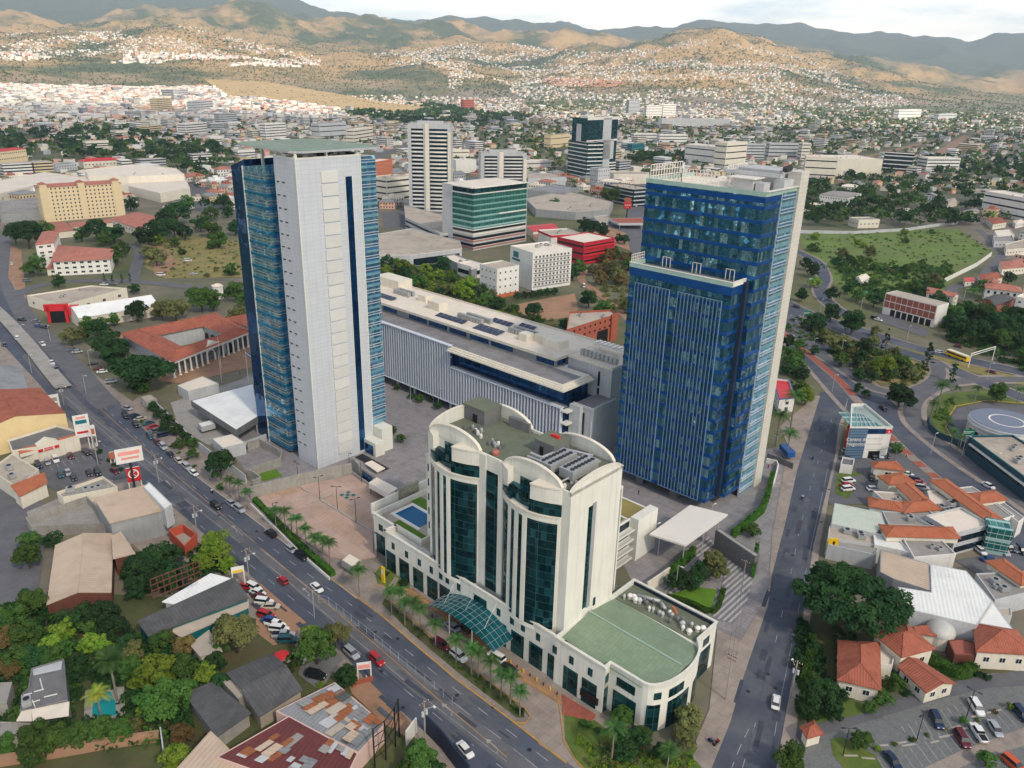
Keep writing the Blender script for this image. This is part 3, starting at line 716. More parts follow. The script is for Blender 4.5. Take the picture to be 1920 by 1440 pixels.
    for a0_,a1,b0,b1,h in ((-250,-245,210,214,2.6),(-238,-231,205,210,3.4),(-184,-180,202,206,2.8),(-180,-175,206,211,2.4),(-174,-166,204,209,2.9),(-285,-268,214,222,4.)):
        B_(T,'roof_cabin',g['cream'],(a0_,a1,b0,b1,29.8,29.8+h))
    for a,b,n,r in ((-270,201,5,2),(-228,200,6,2),(-206,199.5,5,3),(-208,211,4,2),(-196,214,3,2)):
        for i in range(n):
            m=MB(); x=a+i*2.7; m.P([(x,b,29.9),(x+2.5,b,29.9),(x+2.5,b+r*1.6,30.6),(x,b+r*1.6,30.6)]); m.P([(x,b+r*1.6,30.55),(x+2.5,b+r*1.6,30.55),(x+2.5,b,29.85),(x,b,29.85)]); m.build('solar_panel',g['solar'],T)
    m=MB(); 
    for i in range(6): m.box(-158+i*1.9,-156.9+i*1.9,213.4,217,32.6,32.9)
    m.box(-158.5,-146,213,217.4,32.2,32.5); m.tube((-158,214,29.6),(-158,214,32.3),.12); m.tube((-147,214,29.6),(-147,214,32.3),.12); m.tube((-158,217,29.6),(-158,217,32.3),.12); m.tube((-147,217,29.6),(-147,217,32.3),.12); m.build('cooling_rack',g['whitem'],T)
    occ_poly([at(a,b)[:2] for a,b in ((-287,184),(-139,184),(-139,223),(-287,223))])
def hotel():
    g=MT; T=thing('hotel','cream high-rise hotel with bowed teal glass bays, arched parapets and a green roofed wing','hotel',at(-104,116))
    W_=g['hotelw']; zp=11.3
    # podium
    m=MB(); m.prism([(-139.5,104.5),(-79.7,104.5),(-79.7,104.2),(-69.2,104.2),(-69.2,130),(-151,130),(-148.5,107.8),(-139.5,107.8)],-2.5,9.6,0); m.build('podium_wall',W_,T)
    m=MB(); 
    pts=[(-148.5,107.8),(-139.5,107.8),(-139.5,104.5),(-79.7,104.5),(-79.7,104.1),(-69.2,104.1)]
    for (x0,y0),(x1,y1) in zip(pts[:-1],pts[1:]):
        m.box(x0-.25 if x0<=x1 else x0,x1+.25 if x1>=x0 else x1,min(y0,y1)-.05,max(y0,y1)+.3,9.5,zp); m.box(x0-.4,x1+.4,min(y0,y1)-.25,max(y0,y1)+.35,zp,zp+.28)
    m.box(-148.9,-148.4,108,127,9.5,zp); m.build('podium_parapet',W_,T)
    B_(T,'podium_roof',g['flatg'],(-124.5,-69.4,104.9,129.8,9.6,9.9))
    wins=[]
    f=Fr(at(0,0)[:2],TH)
    def pw(a,b,z,w,h,ang=-90): 
        x,y,_=at(a,b); wins.append((x,y,z,TH+rad(ang),w,h,'teal'))
    for a in [-137.3,-132,-126.6,-121.3,-116.8]+[-98.3,-93,-87.6,-82.3,-77.5,-72.6]:
        B_(T,'tall_window',g['glasst'],(a-1.9,a+1.9,104.42 if a<-82 else 103.9,104.6,-1.8,6.0))
    for a in (-136.2,-130.9,-126,-121.6,-118.2,-115.9,-111.9,-98.9,-94.8,-91.5,-87.1,-82,-77.5,-72.6): pw(a,104.5 if a<-82.1 else 103.98,7.4,1.15,1.9)
    pw(-104.8,104.5,7.2,4.2,2.1); pw(-145.5,107.8,7.2,1.7,1.9); B_(T,'tall_window',g['glasst'],(-147.6,-141,107.7,107.9,-1.8,5.9))
    put_windows(T,wins)
    # pool terrace
    B_(T,'terrace_floor',g['flatb'],(-150.5,-124.5,108.2,129.5,9.6,9.75)); 
    B_(T,'terrace_wall',W_,(-151.2,-150.7,109,129.8,9.6,12.6),(-150.7,-124.4,129.3,129.9,9.6,13.2))
    m=MB(); m.prism([(-150.6,118),(-150.3,118),(-150.3,125),(-150.6,125)],9.7,13.8); m.build('stone_mural',g['mural'],T)
    B_(T,'swimming_pool',g['water'],(-146.2,-136.5,113.2,119.2,9.76,9.86)); 
    B_(T,'pool_surround',g['whitem'],(-147.2,-146.2,112.2,120.2,9.76,9.95),(-146.2,-135.6,112.2,113.2,9.76,9.95),(-146.2,-135.6,119.2,120.2,9.76,9.95))
    B_(T,'artificial_turf',g['lawn'],(-143,-131,108.9,112,9.76,9.84),(-149.5,-136,120.4,124,9.76,9.84))
    B_(T,'terrace_wall',W_,(-139.7,-130,108.2,108.5,9.6,11.6),(-130,-129.6,108.2,112.2,9.6,11.4),(-129.6,-124.4,112,112.3,9.6,11.2))
    # tower body
    x0,x1,y0,y1,zt=-124.3,-82.,106.6,123.6,44.6
    B_(T,'tower_wall',W_,(x0,x1,y0,y1,9.6,zt-.8)); 
    m=MB()
    for bx in ((x0,x1,y0,y0+.4,zt-.8,zt),(x0,x1,y1-.4,y1,zt-.8,zt),(x0,x0+.4,y0,y1,zt-.8,zt),(x1-.4,x1,y0,y1,zt-.8,zt)): m.box(*bx)
    m.build('parapet',W_,T)
    B_(T,'roof',g['flatg'],(x0+.4,x1-.4,y0+.4,y1-.4,zt-.85,zt-.7))
    def arch(axis,c,s0,s1,z,rise,th=.45,trim=.3):
        "segmental parapet on line axis=c between s0..s1"
        n=18; m=MB(); t=MB()
        for i in range(n):
            u0,u1=i/n,(i+1)/n; h0=rise*(1-(2*u0-1)**2)**.62 if 0<u0<1 else 0; h1=rise*(1-(2*u1-1)**2)**.62 if 0<u1<1 else 0
            h0+=.6;h1+=.6
            p,q=s0+(s1-s0)*u0,s0+(s1-s0)*u1
            for mm,lo,hi,e in ((m,(z,z),(z+h0,z+h1),0),(t,(z+h0,z+h1),(z+h0+.28,z+h1+.28),.18)):
                if axis=='b': pts=[(p,c-e),(q,c-e),(q,c+th+e),(p,c+th+e)]
                else: pts=[(c+th+e,p),(c+th+e,q),(c-e,q),(c-e,p)]
                if axis=='b': mm.prism(pts,[lo[0],lo[1],lo[1],lo[0]],[hi[0],hi[1],hi[1],hi[0]])
                else: mm.prism(pts,[lo[0],lo[1],lo[1],lo[0]],[hi[0],hi[1],hi[1],hi[0]])
        o=m.build('arched_parapet',W_,T); t.build('coping',g['cream'],o)
    arch('b',y0-.1,-123.6,-107.2,zt-.6,2.9); arch('b',y0-.1,-100.3,-84.2,zt-.6,2.9)
    arch('b',y1-.4,-123.2,-107.4,zt-.6,2.9); arch('b',y1-.4,-100.3,-84.,zt-.6,2.9)
    arch('a',x1-.45,y0,y1,zt-.8,1.9); arch('a',x0,y0+.3,y1-.3,zt-.8,2.6)
    # bowed bays
    def bow(s0,s1,d,n=14):
        return [(s0+(s1-s0)*i/n, y0-d*(1-(2*i/n-1)**2)) for i in range(n+1)]
    for k,(s0,s1) in enumerate(((-123.5,-107.2),(-100.3,-84.2))):
        C=bow(s0,s1,2.7); w=s1-s0
        def seg(name,mat,u0,u1,z0,z1,e=0.,back=.5,n=14):
            m=MB(); P=[(s0+w*(u0+(u1-u0)*i/n),) for i in range(n+1)]; P=[(x, y0-e-(2.7)*(1-(2*(x-s0)/w-1)**2)) for (x,) in P]
            for i in range(n): 
                a,b=P[i],P[i+1]; m.prism([a,b,(b[0],y0+back),(a[0],y0+back)],z0,z1)
            return m.build(name,mat,T)
        seg('bay_wall',W_,0,1,9.6,10.6,.12); seg('bay_window',g['glasst'],.01,.99,10.6,36.6,0)
        for u0,u1 in ((0,.03),(.205,.285),(.36,.435),(.51,.58),(.97,1)): seg('bay_pier',W_,u0,u1,10.6,36.8,.16,n=3)
        seg('bay_band',W_,0,1,36.6,38.0,.16); seg('bay_band',g['cream'],0,1,38.0,38.3,.42)
        # glass balustrade, recess and hanging panels
        seg('recess_window',g['glasst'],0,1,38.3,41.4,-1.4 if 0 else -.9)
        seg('balustrade',g['glasst'],.0,.25,38.3,39.5,.1,-.0,5); seg('balustrade',g['glasst'],.6,1,38.3,40.9,.1,-.0,6)
        seg('upper_panel',W_,0,.18,41.2,44.5,.2,n=4); seg('upper_panel',W_,.62,1,41.2,44.5,.2,n=7); seg('panel_coping',g['cream'],0,.18,44.5,44.8,.4,n=4); seg('panel_coping',g['cream'],.62,1,44.5,44.8,.4,n=7)
        seg('recess_window',g['glasst'],.3,.6,38.3,43.4,-2.2,n=3)
    B_(T,'strip_window',g['glasst'],(-105.3,-101.6,106.5,106.7,11,41))
    B_(T,'corner_pier',W_,(-107.2,-105.3,106.3,106.7,9.6,44.5),(-101.6,-100.3,106.3,106.7,9.6,44.5))
    # end wall slot
    B_(T,'strip_window',g['glasst'],(-82.05,-81.9,112.6,113.9,14,39)); B_(T,'slot_reveal',g['grey'],(-82.05,-81.88,113.9,115.1,13.6,39.4)); B_(T,'small_window',g['glasst'],(-82.05,-81.9,116.4,117.2,12.8,14.8))
    # roof plant
    B_(T,'stair_house',g['dconc'],(-124,-117,117.5,123,43.8,47.5)); B_(T,'stair_house_roof',g['flatg'],(-124.2,-116.8,117.3,123.2,47.5,47.8)); B_(T,'door',g['black'],(-120.8,-119.4,117.38,117.5,43.8,46))
    B_(T,'stair_house',g['dconc'],(-100,-94.5,116,121.5,43.8,47)); B_(T,'stair_house_roof',g['flatg'],(-100.2,-94.3,115.8,121.7,47,47.3)); B_(T,'door',g['black'],(-98.5,-97.5,115.9,116,43.8,45.9))
    B_(T,'water_pump',g['red'],(-98,-97,119,119.8,47.3,47.9),(-96.8,-96,119,119.8,47.3,47.9))
    B_(T,'block_wall',g['dconc'],(-113.5,-107,122,122.6,43.8,46.2))
    for a,b in ((-93.5,109.5),(-88.5,110.5)):
        m=MB(); m.box(a,a+3.6,b,b+8.5,44.6,46.6,0); m.build('chiller',g['acmetal'],T)
        for i in range(7):
            for j in (0,1):
                m=MB(); m.lathe((a+.9+j*1.8,b+.9+i*1.1),[(.45,46.6),(.48,46.8),(.1,46.75)],8); m.build('chiller_fan',g['dark'],T)
    rr=random.Random(5)
    def pipe(P,r=.16,mat='steel'):
        m=MB()
        for i in range(len(P)-1): m.tube(P[i],P[i+1],r,r,6)
        m.build('duct_pipe',g[mat],T)
    pipe([(-98,112.5,45.6),(-95,112.5,45.6),(-94.5,119,45.6),(-88,121,45.6)],.3); pipe([(-98,111.5,45.2),(-94.2,111.8,45.2),(-93.8,118,45.2),(-86,120,45.2)],.25); pipe([(-86,108,45),(-86,121,45)],.2); pipe([(-99,110,44.6),(-95,108,44.6)],.35)
    for i in range(26):
        a,b=rr.choice([(rr.uniform(-119,-113),rr.uniform(112.5,115)),(rr.uniform(-110,-106),rr.uniform(111,113)),(rr.uniform(-98,-94),rr.uniform(108,113)),(rr.uniform(-86,-83.5),rr.uniform(108,112))])
        m=MB(); m.lathe((a,b),[(.4,43.9),(.42,44.5),(.3,44.9),(.05,45)],8); m.build('roof_vent',rr.choice([g['acmetal'],g['white'],g['dconc']]),T)
    m=MB(); m.lathe((-105,109),[(.9,43.9),(.9,44.7),(.5,45.1)],12); m.build('water_tank',g['clay3'],T)
    m=MB(); m.tube((-90.5,123.2,44),(-90.5,123.2,52),.07,.04,6); m.build('mast',g['white'],T)
    # left rear wing
    B_(T,'rear_wing_wall',W_,(-131,-124.3,111.5,126,-1.5,33.5)); B_(T,'rear_wing_roof',g['cream'],(-131.2,-124.3,111.3,126,33.5,33.9))
    for i in range(7): B_(T,'strip_window',g['glassb'],(-130.4,-125,111.38,111.55,5.2+i*4.05,7.1+i*4.05))
    # small rear wing at the right with balcony strips, white fin wall
    B_(T,'rear_wing_wall',W_,(-110,-98,153.4,162.4,-2,11.4),(-107,-98,128,153.4,-2,11.4)); B_(T,'fin_wall',W_,(-98,-95.4,153.4,162.5,-2,12.6))
    B_(T,'roof_garden',g['dgrass'],(-108,-99,154,161.5,11.4,11.6)); B_(T,'roof_garden',g['grass'],(-105,-99.5,147,152.5,11.4,11.9)); B_(T,'rear_wing_roof',g['flatb'],(-106.6,-98.3,128.4,153.2,11.4,11.55)); B_(T,'rear_wing_parapet',W_,(-98.3,-98,128,153.4,11.4,12.2))
    for i in range(4):
        z=.4+2.9*i; B_(T,'balcony_slab',g['ivory'],(-98,-96.3,138,153.4,z,z+.35)); B_(T,'balcony_rail',g['steel'],(-96.4,-96.3,138,153.4,z+.9,z+1.)); B_(T,'strip_window',g['glassd'],(-98.05,-97.9,138.4,153,z+.6,z+2.5))
    B_(T,'roof_shelter',g['white'],(-88,-84,124.5,127.5,37,37.4),(-87.8,-87.5,124.6,124.9,10,37),(-84.5,-84.2,124.6,124.9,10,37),(-88,-84,127,127.5,10,37)); 
    # green roofed wing
    m=MB(); pl=[(-82,104.0),(-69.2,104.0),(-69.2,105.9),(-61.3,105.9)]
    cur=[]
    for i in range(1,12):
        t=i/12; ang=-math.pi/2+t*math.pi*.92; cur.append((-61.3+4.2*math.cos(ang)*1.0, 115.2+9.3*math.sin(ang)))
    pl=pl+cur+[(-60.4,124.6),(-60.4,132.3),(-82,132.3)]
    m.prism(pl,-2.5,10.6); m.build('wing_wall',W_,T)
    c=MB(); I=inset(pl,.35); pl2=ccw(pl); O=inset(pl,-.2)
    for i in range(len(pl2)):
        j=(i+1)%len(pl2); c.prism([pl2[i],pl2[j],I[j],I[i]],10.6,11.5); c.prism([O[i],O[j],I[j],I[i]],11.5,11.8)
    c.build('wing_parapet',W_,T)
    # pitched green roof with low ridge
    n=10; m=MB(); 
    ys=[105.6+(124.2-105.6)*i/n for i in range(n+1)]
    def xr(y): return -60.9+3.9*math.sqrt(max(0,1-((y-115.2)/9.3)**2))-.7
    def zr(y): return 10.8+1.5*(1-abs((y-114.9)/9.3))
    for i in range(n): m.P([(-81.6,ys[i],zr(ys[i])),(xr(ys[i]),ys[i],zr(ys[i])-.3),(xr(ys[i+1]),ys[i+1],zr(ys[i+1])-.3),(-81.6,ys[i+1],zr(ys[i+1]))])
    m.P([(-81.6,105.6,10.6),(xr(105.6),105.6,10.4),(xr(105.6),105.6,zr(105.6)-.3),(-81.6,105.6,zr(105.6))]); m.build('wing_roof',g['greenroof'],T)
    m=MB(); m.tube((-81.6,114.9,12.4),(-58.4,114.9,12.15),.15,.15,5); m.build('roof_ridge',g['parg'],T)
    B_(T,'skylight',g['teal'],(-79.5,-77,111.2,112.4,12.0,12.15)) if 0 else None
    B_(T,'plant_deck',g['flatg'],(-81.6,-60.8,124.4,131.9,10.62,10.75)); B_(T,'dark_upstand',g['navy'],(-81.6,-60.8,131.7,131.95,10.7,11.5))
    for i in range(24):
        a,b=-80+i*.8,125.6+rr.uniform(0,3.5); m=MB(); r=rr.uniform(.35,.8); m.lathe((a,b),[(r*.7,10.75),(r*.7,11.3),(r,11.5),(r*.7,11.9),(.1,12.1)],10); m.build('roof_vent',rr.choice([g['acmetal'],g['lgrey'],g['dconc'],g['white']]),T,smooth=True)
    m=MB(); m.tube((-78,128,11.6),(-73,129.5,11.8),.45,.4,8); m.tube((-73,129.5,11.8),(-71,128.5,11.3),.4,.4,8); m.build('duct',g['acmetal'],T,smooth=True)
    m=MB(); m.tube((-70,129.8,11.7),(-68,128.3,12),.35,.3,8); m.build('duct',g['orange'],T)
    # wing windows
    def cw(i0,i1,z0,z1,name='curved_window'):
        P=([(-61.3,105.9)]+cur)[i0:i1+1]; O=[(-61.3+(p[0]+61.3)*1.02+.05,115.2+(p[1]-115.2)*1.012) for p in P]
        m=MB()
        for i in range(len(P)-1): m.prism([P[i],O[i],O[i+1],P[i+1]],z0,z1)
        m.build(name,g['glasst'],T)
    cw(1,3,-1.8,6.6); cw(4,7,-1.8,6.6); cw(2,2+1,8,9.6,'small_window'); cw(4,6,7.6,9.6,'small_window'); cw(8,10,-1.8,6.2)
    B_(T,'tall_window',g['glasst'],(-68,-62.5,105.8,106,-1.8,5.8)); B_(T,'small_window',g['glasst'],(-67.4,-63,105.8,106,7.3,9.3)); B_(T,'small_window',g['glasst'],(-69.25,-69.1,104.5,105.5,7.3,9.3),); B_(T,'tall_window',g['glasst'],(-69.25,-69.1,104.4,105.6,-1.8,6.))
    B_(T,'tall_window',g['glasst'],(-60.45,-60.3,125.6,130.5,-1.5,7)); B_(T,'small_window',g['glasst'],(-60.45,-60.3,127,129.5,8,9.9))
    # hanging dark sign over the side door
    B_(T,'sign_board',g['black'],(-74.5,-70,103.5,103.8,1.6,3.2))
    # entrance canopy
    m=MB(); n=14; a0,a1=-116.5,-94.3; cs=[]
    for i in range(n+1):
        u=i/n; a=a0+(a1-a0)*u; z=3.9+3.7*math.sin(math.pi*u)**.8 if 0<u<1 else 3.9; cs.append((a,z))
    for i in range(n):
        (p,z0),(q,z1)=cs[i],cs[i+1]; e0=98.3-1.2*math.sin(math.pi*i/n); e1=98.3-1.2*math.sin(math.pi*(i+1)/n)
        m.P([(p,e0,z0),(q,e1,z1),(q,104.5,z1),(p,104.5,z0)]); m.P([(p,104.5,z0-.12),(q,104.5,z1-.12),(q,e1,z1-.12),(p,e0,z0-.12)]); m.P([(p,e0,z0-.12),(q,e1,z1-.12),(q,e1,z1),(p,e0,z0)])
    can=m.build('entrance_canopy',g['canglass'],T)
    m=MB()
    for i in range(0,n+1):
        p,z=cs[i]; e=98.2-1.2*math.sin(math.pi*i/n); m.tube((p,e,z+.03),(p,104.5,z+.03),.03,.03,4)
    for b in (98.9,100.3,101.7,103.1):
        for i in range(n): m.tube((cs[i][0],b,cs[i][1]+.03),(cs[i+1][0],b,cs[i+1][1]+.03),.03,.03,4)
    m.build('canopy_rib',g['steel'],can)
    for a,b in ((-112,100),(-105.4,99),(-99,100)):
        m=MB(); m.tube((a,b,6.3),(a-.5,104.5,10.6),.05,.05,4); m.build('tie_rod',g['steel'],T)
    for a in (-109,-101.5): m=MB(); m.tube((a,98.8,-1),(a,98.8,7.0),.16,.16,8); m.build('canopy_post',g['whitem'],T)
    occ_poly([at(a,b)[:2] for a,b in ((-152,97),(-56,97),(-56,133),(-152,133))]); occ_poly([at(a,b)[:2] for a,b in ((-112,130),(-94,130),(-94,164),(-112,164))])
def more_mats():
    g=MT
    g['bandc']=GLASS('turquoise_spandrel',(30,120,160),(48,140,176),1.2,9,.05,(20,80,120),.02,.02,.6); g['bandp']=GLASS('pale_blue_spandrel',(120,170,186),(146,190,202),1.2,9,.04,(90,130,150),.02,.02,.45,.15)
    g['bronze']=M('bronze_transom',(150,140,110),.5,.05); g['deck']=M('green_deck_paint',(132,150,132),.8,.08,.3,(110,130,112),.5); g['parg']=M('pale_green_glass',(164,190,178),.3,.1,.5); g['finb']=M('pale_blue_fin',(108,138,164),.45,.05,.5)
    g['panelw']=M('white_fin_panels',(204,200,188),.6,.04,.2,None,pat='grid',p=(2.6,1.24),lw=.08,lc=(176,174,164),rand=0,pv=.05,streak=.2)
    g['whitefin']=M('white_fin',(206,212,220),.6,.04,.5); g['hotelw']=M('cream_hotel_render',(222,220,208),.75,.04,.2,(198,192,176),.4,streak=.45); g['navy']=M('navy_paint',(30,44,66),.6)
    g['ledge']=M('pale_ledge_panels',(206,205,199),.7,.04,.3); g['mural']=M('stone_mural',(150,146,128),.9,.4,1.5,(90,110,110),.7); 
    g['canglass']=GLASS('canopy_glass',(14,86,94),(24,104,110),.9,1.2,.0,(120,170,170),.02,.03,.45,.15)
more_mats()
LAND+=[(572,560,'beside the white left tower'),(1330,700,'beside the blue right tower')]
left_tower(); right_tower(); long_building(); hotel()
# ------------------------------------------------------------ terrain
def _interp(tab,x):
    if x<=tab[0][0]: return tab[0][1]
    for (a,b),(c,d) in zip(tab[:-1],tab[1:]):
        if x<=c: return b+(d-b)*(x-a)/(c-a)
    return tab[-1][1]
def tb(s): return [tuple(float(v) for v in w.split(':')) for w in s.split()]
LAY=[(3600,tb('0:160 240:166 480:163 720:190 960:197 1200:206 1440:207 1680:214 1920:221')),
(4800,tb('0:106 160:104 300:100 480:108 600:126 720:131 800:118 960:150 1100:140 1200:132 1300:124 1440:136 1560:155 1680:172 1920:198')),
(6000,tb('0:76 120:80 240:62 330:54 400:77 480:82 600:103 720:103 860:86 960:96 1060:86 1160:90 1200:80 1250:68 1300:60 1350:62 1420:80 1500:96 1600:126 1700:156 1800:172 1920:187')),
(7800,tb('0:40 60:28 110:44 170:40 240:20 300:27 360:32 420:20 480:13 520:10 570:27 620:42 700:42 790:49 850:54 920:62 980:66 1060:72 1200:82 1400:94 1500:104 1600:116 1700:136 1920:164')),
(9600,tb('0:44 240:32 480:26 600:50 700:62 850:66 980:76 1100:80 1200:92 1320:90 1440:92 1600:112 1700:122 1920:140')),
(12500,tb('-200:-60 0:-44 200:-30 300:-22 400:-14 480:-8 530:5 558:2 575:2 600:13 620:25 660:32 690:40 720:44 790:46 830:36 850:35 880:38 930:41 960:42 1010:50 1045:44 1065:44 1085:54 1110:60 1155:62 1190:56 1225:54 1255:60 1275:50 1310:41 1340:44 1380:47 1440:50 1470:54 1488:48 1505:55 1540:57 1570:62 1640:68 1700:74 1740:75 1765:73 1790:80 1805:80 1825:71 1860:67 1890:67 1920:72 2100:80'))]
def hz_px(phi):
    return PX(20000*math.sin(phi),20000*math.cos(phi),HC)[0]
def z_for(D,phi,y):
    lo,hi=-400.,3000.; X,Y=D*math.sin(phi),D*math.cos(phi)
    for _ in range(34):
        m=(lo+hi)/2
        if PX(X,Y,m)[1]>y: lo=m
        else: hi=m
    return (lo+hi)/2
NPH=361; PH0,PH1=rad(-48),rad(48)
_tab=[]
for k in range(NPH):
    ph=PH0+(PH1-PH0)*k/(NPH-1); x=hz_px(ph); _tab.append([0.]+[max(-5,z_for(D,ph,_interp(t,x))) for D,t in LAY])
_tab=np.array(_tab)
# soften the tables along the compass
for _ in range(2): _tab[1:-1]=(_tab[:-2]+2*_tab[1:-1]+_tab[2:])/4
DS=[2500]+[d for d,_ in LAY]
def ridged(x,y,sc,oct=5):
    v=0.;a=1.;s=sc;t=0.
    for i in range(oct):
        n=mnoise.noise(Vector((x*s,y*s,3.7*i))); v+=a*(1-abs(n)*2); t+=a; a*=.5; s*=2.1
    return v/t
def hterr(x,y,detail=True):
    D=math.hypot(x,y); 
    if D<2500: return -.06
    ph=math.atan2(x,y); k=(ph-PH0)/(PH1-PH0)*(NPH-1); out=0.
    if k<0: out=min(1,-k/120); k=0
    if k>NPH-1: out=min(1,(k-NPH+1)/120); k=NPH-1
    k0=min(int(k),NPH-2); f=k-k0
    def zz(i): return _tab[k0][i]*(1-f)+_tab[k0+1][i]*f
    if D>=DS[-1]: z=zz(len(DS)-1)*max(0,1-(D-DS[-1])/6000)
    else:
        for i in range(len(DS)-1):
            if D<DS[i+1]:
                t=(D-DS[i])/(DS[i+1]-DS[i]); t=t*t*(3-2*t) if i>1 else t
                z=zz(i)*(1-t)+zz(i+1)*t; break
    z=z*(1-out*.6)
    if detail:
        a=min(1,max(0,(D-3900)/3500))*(90 if D<9500 else 60); z+=a*2.7*(ridged(x,y,.0008)-.58)*min(1.,max(0.,z)/170+.1)
    if detail and D>4300 and z>20: z+=min(1,(D-4300)/1500)*30*(ridged(x+300,y,.0032,3)-.55)
    return z
def GT(px,py,dmax=11000):
    "where the ray through a photo pixel meets the ground"
    d=ray(px,py); d=d/np.linalg.norm(d); t=50.
    while t<dmax:
        p=d*t; 
        if HC+p[2]<=hterr(p[0],p[1],True): break
        t+=max(8.,t*.01)
    return (float(p[0]),float(p[1]),hterr(p[0],p[1]))
def build_terrain():
    rs=[0,60,120,200,300,420,560,720,900,1100,1350,1600,1900,2200,2500]
    r=2500.
    while r<13200: r+=55 if r<9000 else 90; rs.append(r)
    rs+= [14000,16000,19000]
    ang=[rad(-180+5*k) for k in range(27)]+[PH0+(PH1-PH0)*k/420 for k in range(421)]+[rad(50+5*k) for k in range(26)]
    V=[];F=[]
    for R1 in rs:
        for a in ang: x,y=R1*math.sin(a),R1*math.cos(a); V.append((x,y,hterr(x,y)))
    n=len(ang)
    for i in range(len(rs)-1):
        for j in range(n):
            k=(j+1)%n; F.append((i*n+j,i*n+k,(i+1)*n+k,(i+1)*n+j)[::-1])
    me=bpy.data.meshes.new('terrain'); me.from_pydata(V,[],F); me.polygons.foreach_set('use_smooth',[True]*len(F)); me.update()
    # material
    n=N('terrain_cover'); geo=n.n('NewGeometry'); pos=geo.outputs['Position']; sx=n.n('SeparateXYZ'); n.set(sx.inputs[0],pos)
    nA=n.noise(pos,.012,8,.7); nB=n.noise(pos,.0022,7,.7); nC=n.noise(pos,.05,6,.7); nD=n.noise(pos,.0009,6,.6)
    city=n.mix(n.ramp(nC.outputs[0],.35,.65),lin((108,104,98)),lin((140,126,110)))
    green=n.mix(n.ramp(nA.outputs[0],.4,.6),lin((64,78,46)),lin((104,104,64)))
    low=n.mix(n.ramp(nB.outputs[0],.4,.55),city,green)
    tan=n.mix(n.ramp(nC.outputs[0],.35,.65),lin((182,146,98)),lin((144,126,84))); wood=n.mix(n.ramp(nC.outputs[0],.35,.65),lin((58,72,44)),lin((84,92,54)))
    # broad noise patches mix scrub into the tan hills
    hill=n.mix(n.ramp(n.math('ADD',n.math('MULTIPLY',nB.outputs[0],.75),n.math('MULTIPLY',nD.outputs[0],.5)),.585,.7),tan,wood)
    far=n.ramp(n.math('POWER',n.math('ADD',n.math('POWER',sx.outputs[0],2.),n.math('POWER',sx.outputs[1],2.)),.5),8300,9600)
    hill=n.mix(far,hill,wood)
    fz=n.ramp(sx.outputs[2],35,110)
    n.bsdf(Base_Color=n.mix(fz,low,hill),Roughness=.95)
    me.materials.append(n.m)
    o=bpy.data.objects.new('terrain',me); COL.objects.link(o); o['kind']='structure'
build_terrain()
g=MT
# ------------------------------------------------------------ near ground
sheet('campus_paving',S('462,886 380,760 470,700 720,700 800,742 1150,740 1190,880 1478,836 1472,870 1448,1000 1440,1115 1392,1200 1345,1180 1200,1120 1150,1020 880,980 706,965 740,942 660,890 485,927'),.0,g['campus'],occ=True)
sheet('car_park_slab',T(1,2,'15,850 200,790 720,680 1040,885 905,975 905,1290 780,1320 560,1300 330,1150 60,960'),.3,g['pink'],occ=True,thick=.5)
BL=W(S('-160,480 -60,585 40,690 130,768 300,905 480,1045 640,1158 822,1290 920,1362 1000,1440 1080,1520 1200,1650'))
# boulevard: two carriageways and a paler middle strip
road('boulevard_ground',BL,40,.01,g['walk'],px=False,smooth=False)
CL=W(S('-190,500 -80,600 30,690 130,772 300,912 440,1022 600,1145 720,1240 850,1334 1000,1448 1180,1590'),.0)
sheet('boulevard',S('-230,560 -120,560 0,640 75,722 125,782 190,850 240,888 300,930 370,990 480,1088 567,1172 640,1222 685,1272 790,1367 880,1448 1010,1560 1280,1600 1075,1438 955,1350 855,1275 770,1203 705,1148 615,1082 520,1008 450,955 370,895 325,858 260,795 220,752 188,722 120,655 40,575 -60,480'),.03,g['asph'],occ=True)
sheet('median_strip',S('40,668 130,762 240,856 330,925 440,1012 562,1115 660,1200 802,1320 945,1435 1050,1520 1078,1500 975,1408 830,1300 702,1198 605,1122 470,1010 360,925 270,850 155,758 60,655'),.045,g['asph2'])
bm=MB(WF); bl=W(S('125,745 260,852 420,975 560,1087 700,1196 815,1290 960,1402 1050,1475')); b2=W(S('120,775 240,872 330,950 470,1060 600,1165 700,1245 840,1360 960,1455'))
b3=W(S('160,730 300,862 420,960 540,1050 650,1128 760,1218 900,1330 1060,1452'))
dashes(bm,bl,0,.06,1,0,.14,solid=True); dashes(bm,W(S('95,720 240,850 400,978 540,1090 650,1185 800,1312 950,1428')),0,.06,1,0,.12,solid=True); dashes(bm,b3,0,.05,3,5,.16); dashes(bm,b2,0,.05,3,6,.14)
bm.build('road_marking',g['wline'],kind='structure')
bm=MB(WF); dashes(bm,W(S('60,665 160,742 300,866 440,985 560,1088 700,1205 820,1310 950,1420')),0,.07,1,0,.13,solid=True); bm.build('road_marking',g['yline'],kind='structure')
def arrow(px,py,z,ang,s=1.):
    x,y=G(px,py); m=MB(Fr((x,y),ang)); m.P([(-1.6*s,-.12,z),(.7*s,-.12,z),(.7*s,.12,z),(-1.6*s,.12,z)]); m.P([(.6*s,-.55,z),(1.7*s,0,z),(.6*s,.55,z)]); m.P([(-1.6*s,-.12,z),(-1.6*s,.12,z),(-2.2*s,.9,z),(-2.5*s,.7,z)]); m.build('road_marking',g['wline'],kind='structure')
ANG_BL=math.atan2(G(955,1347)[1]-G(705,1147)[1],G(955,1347)[0]-G(705,1147)[0])
for p in ((574,1108),(838,1327),(922,1395),(440,990),(315,905)): arrow(*p,.06,ANG_BL+math.pi)
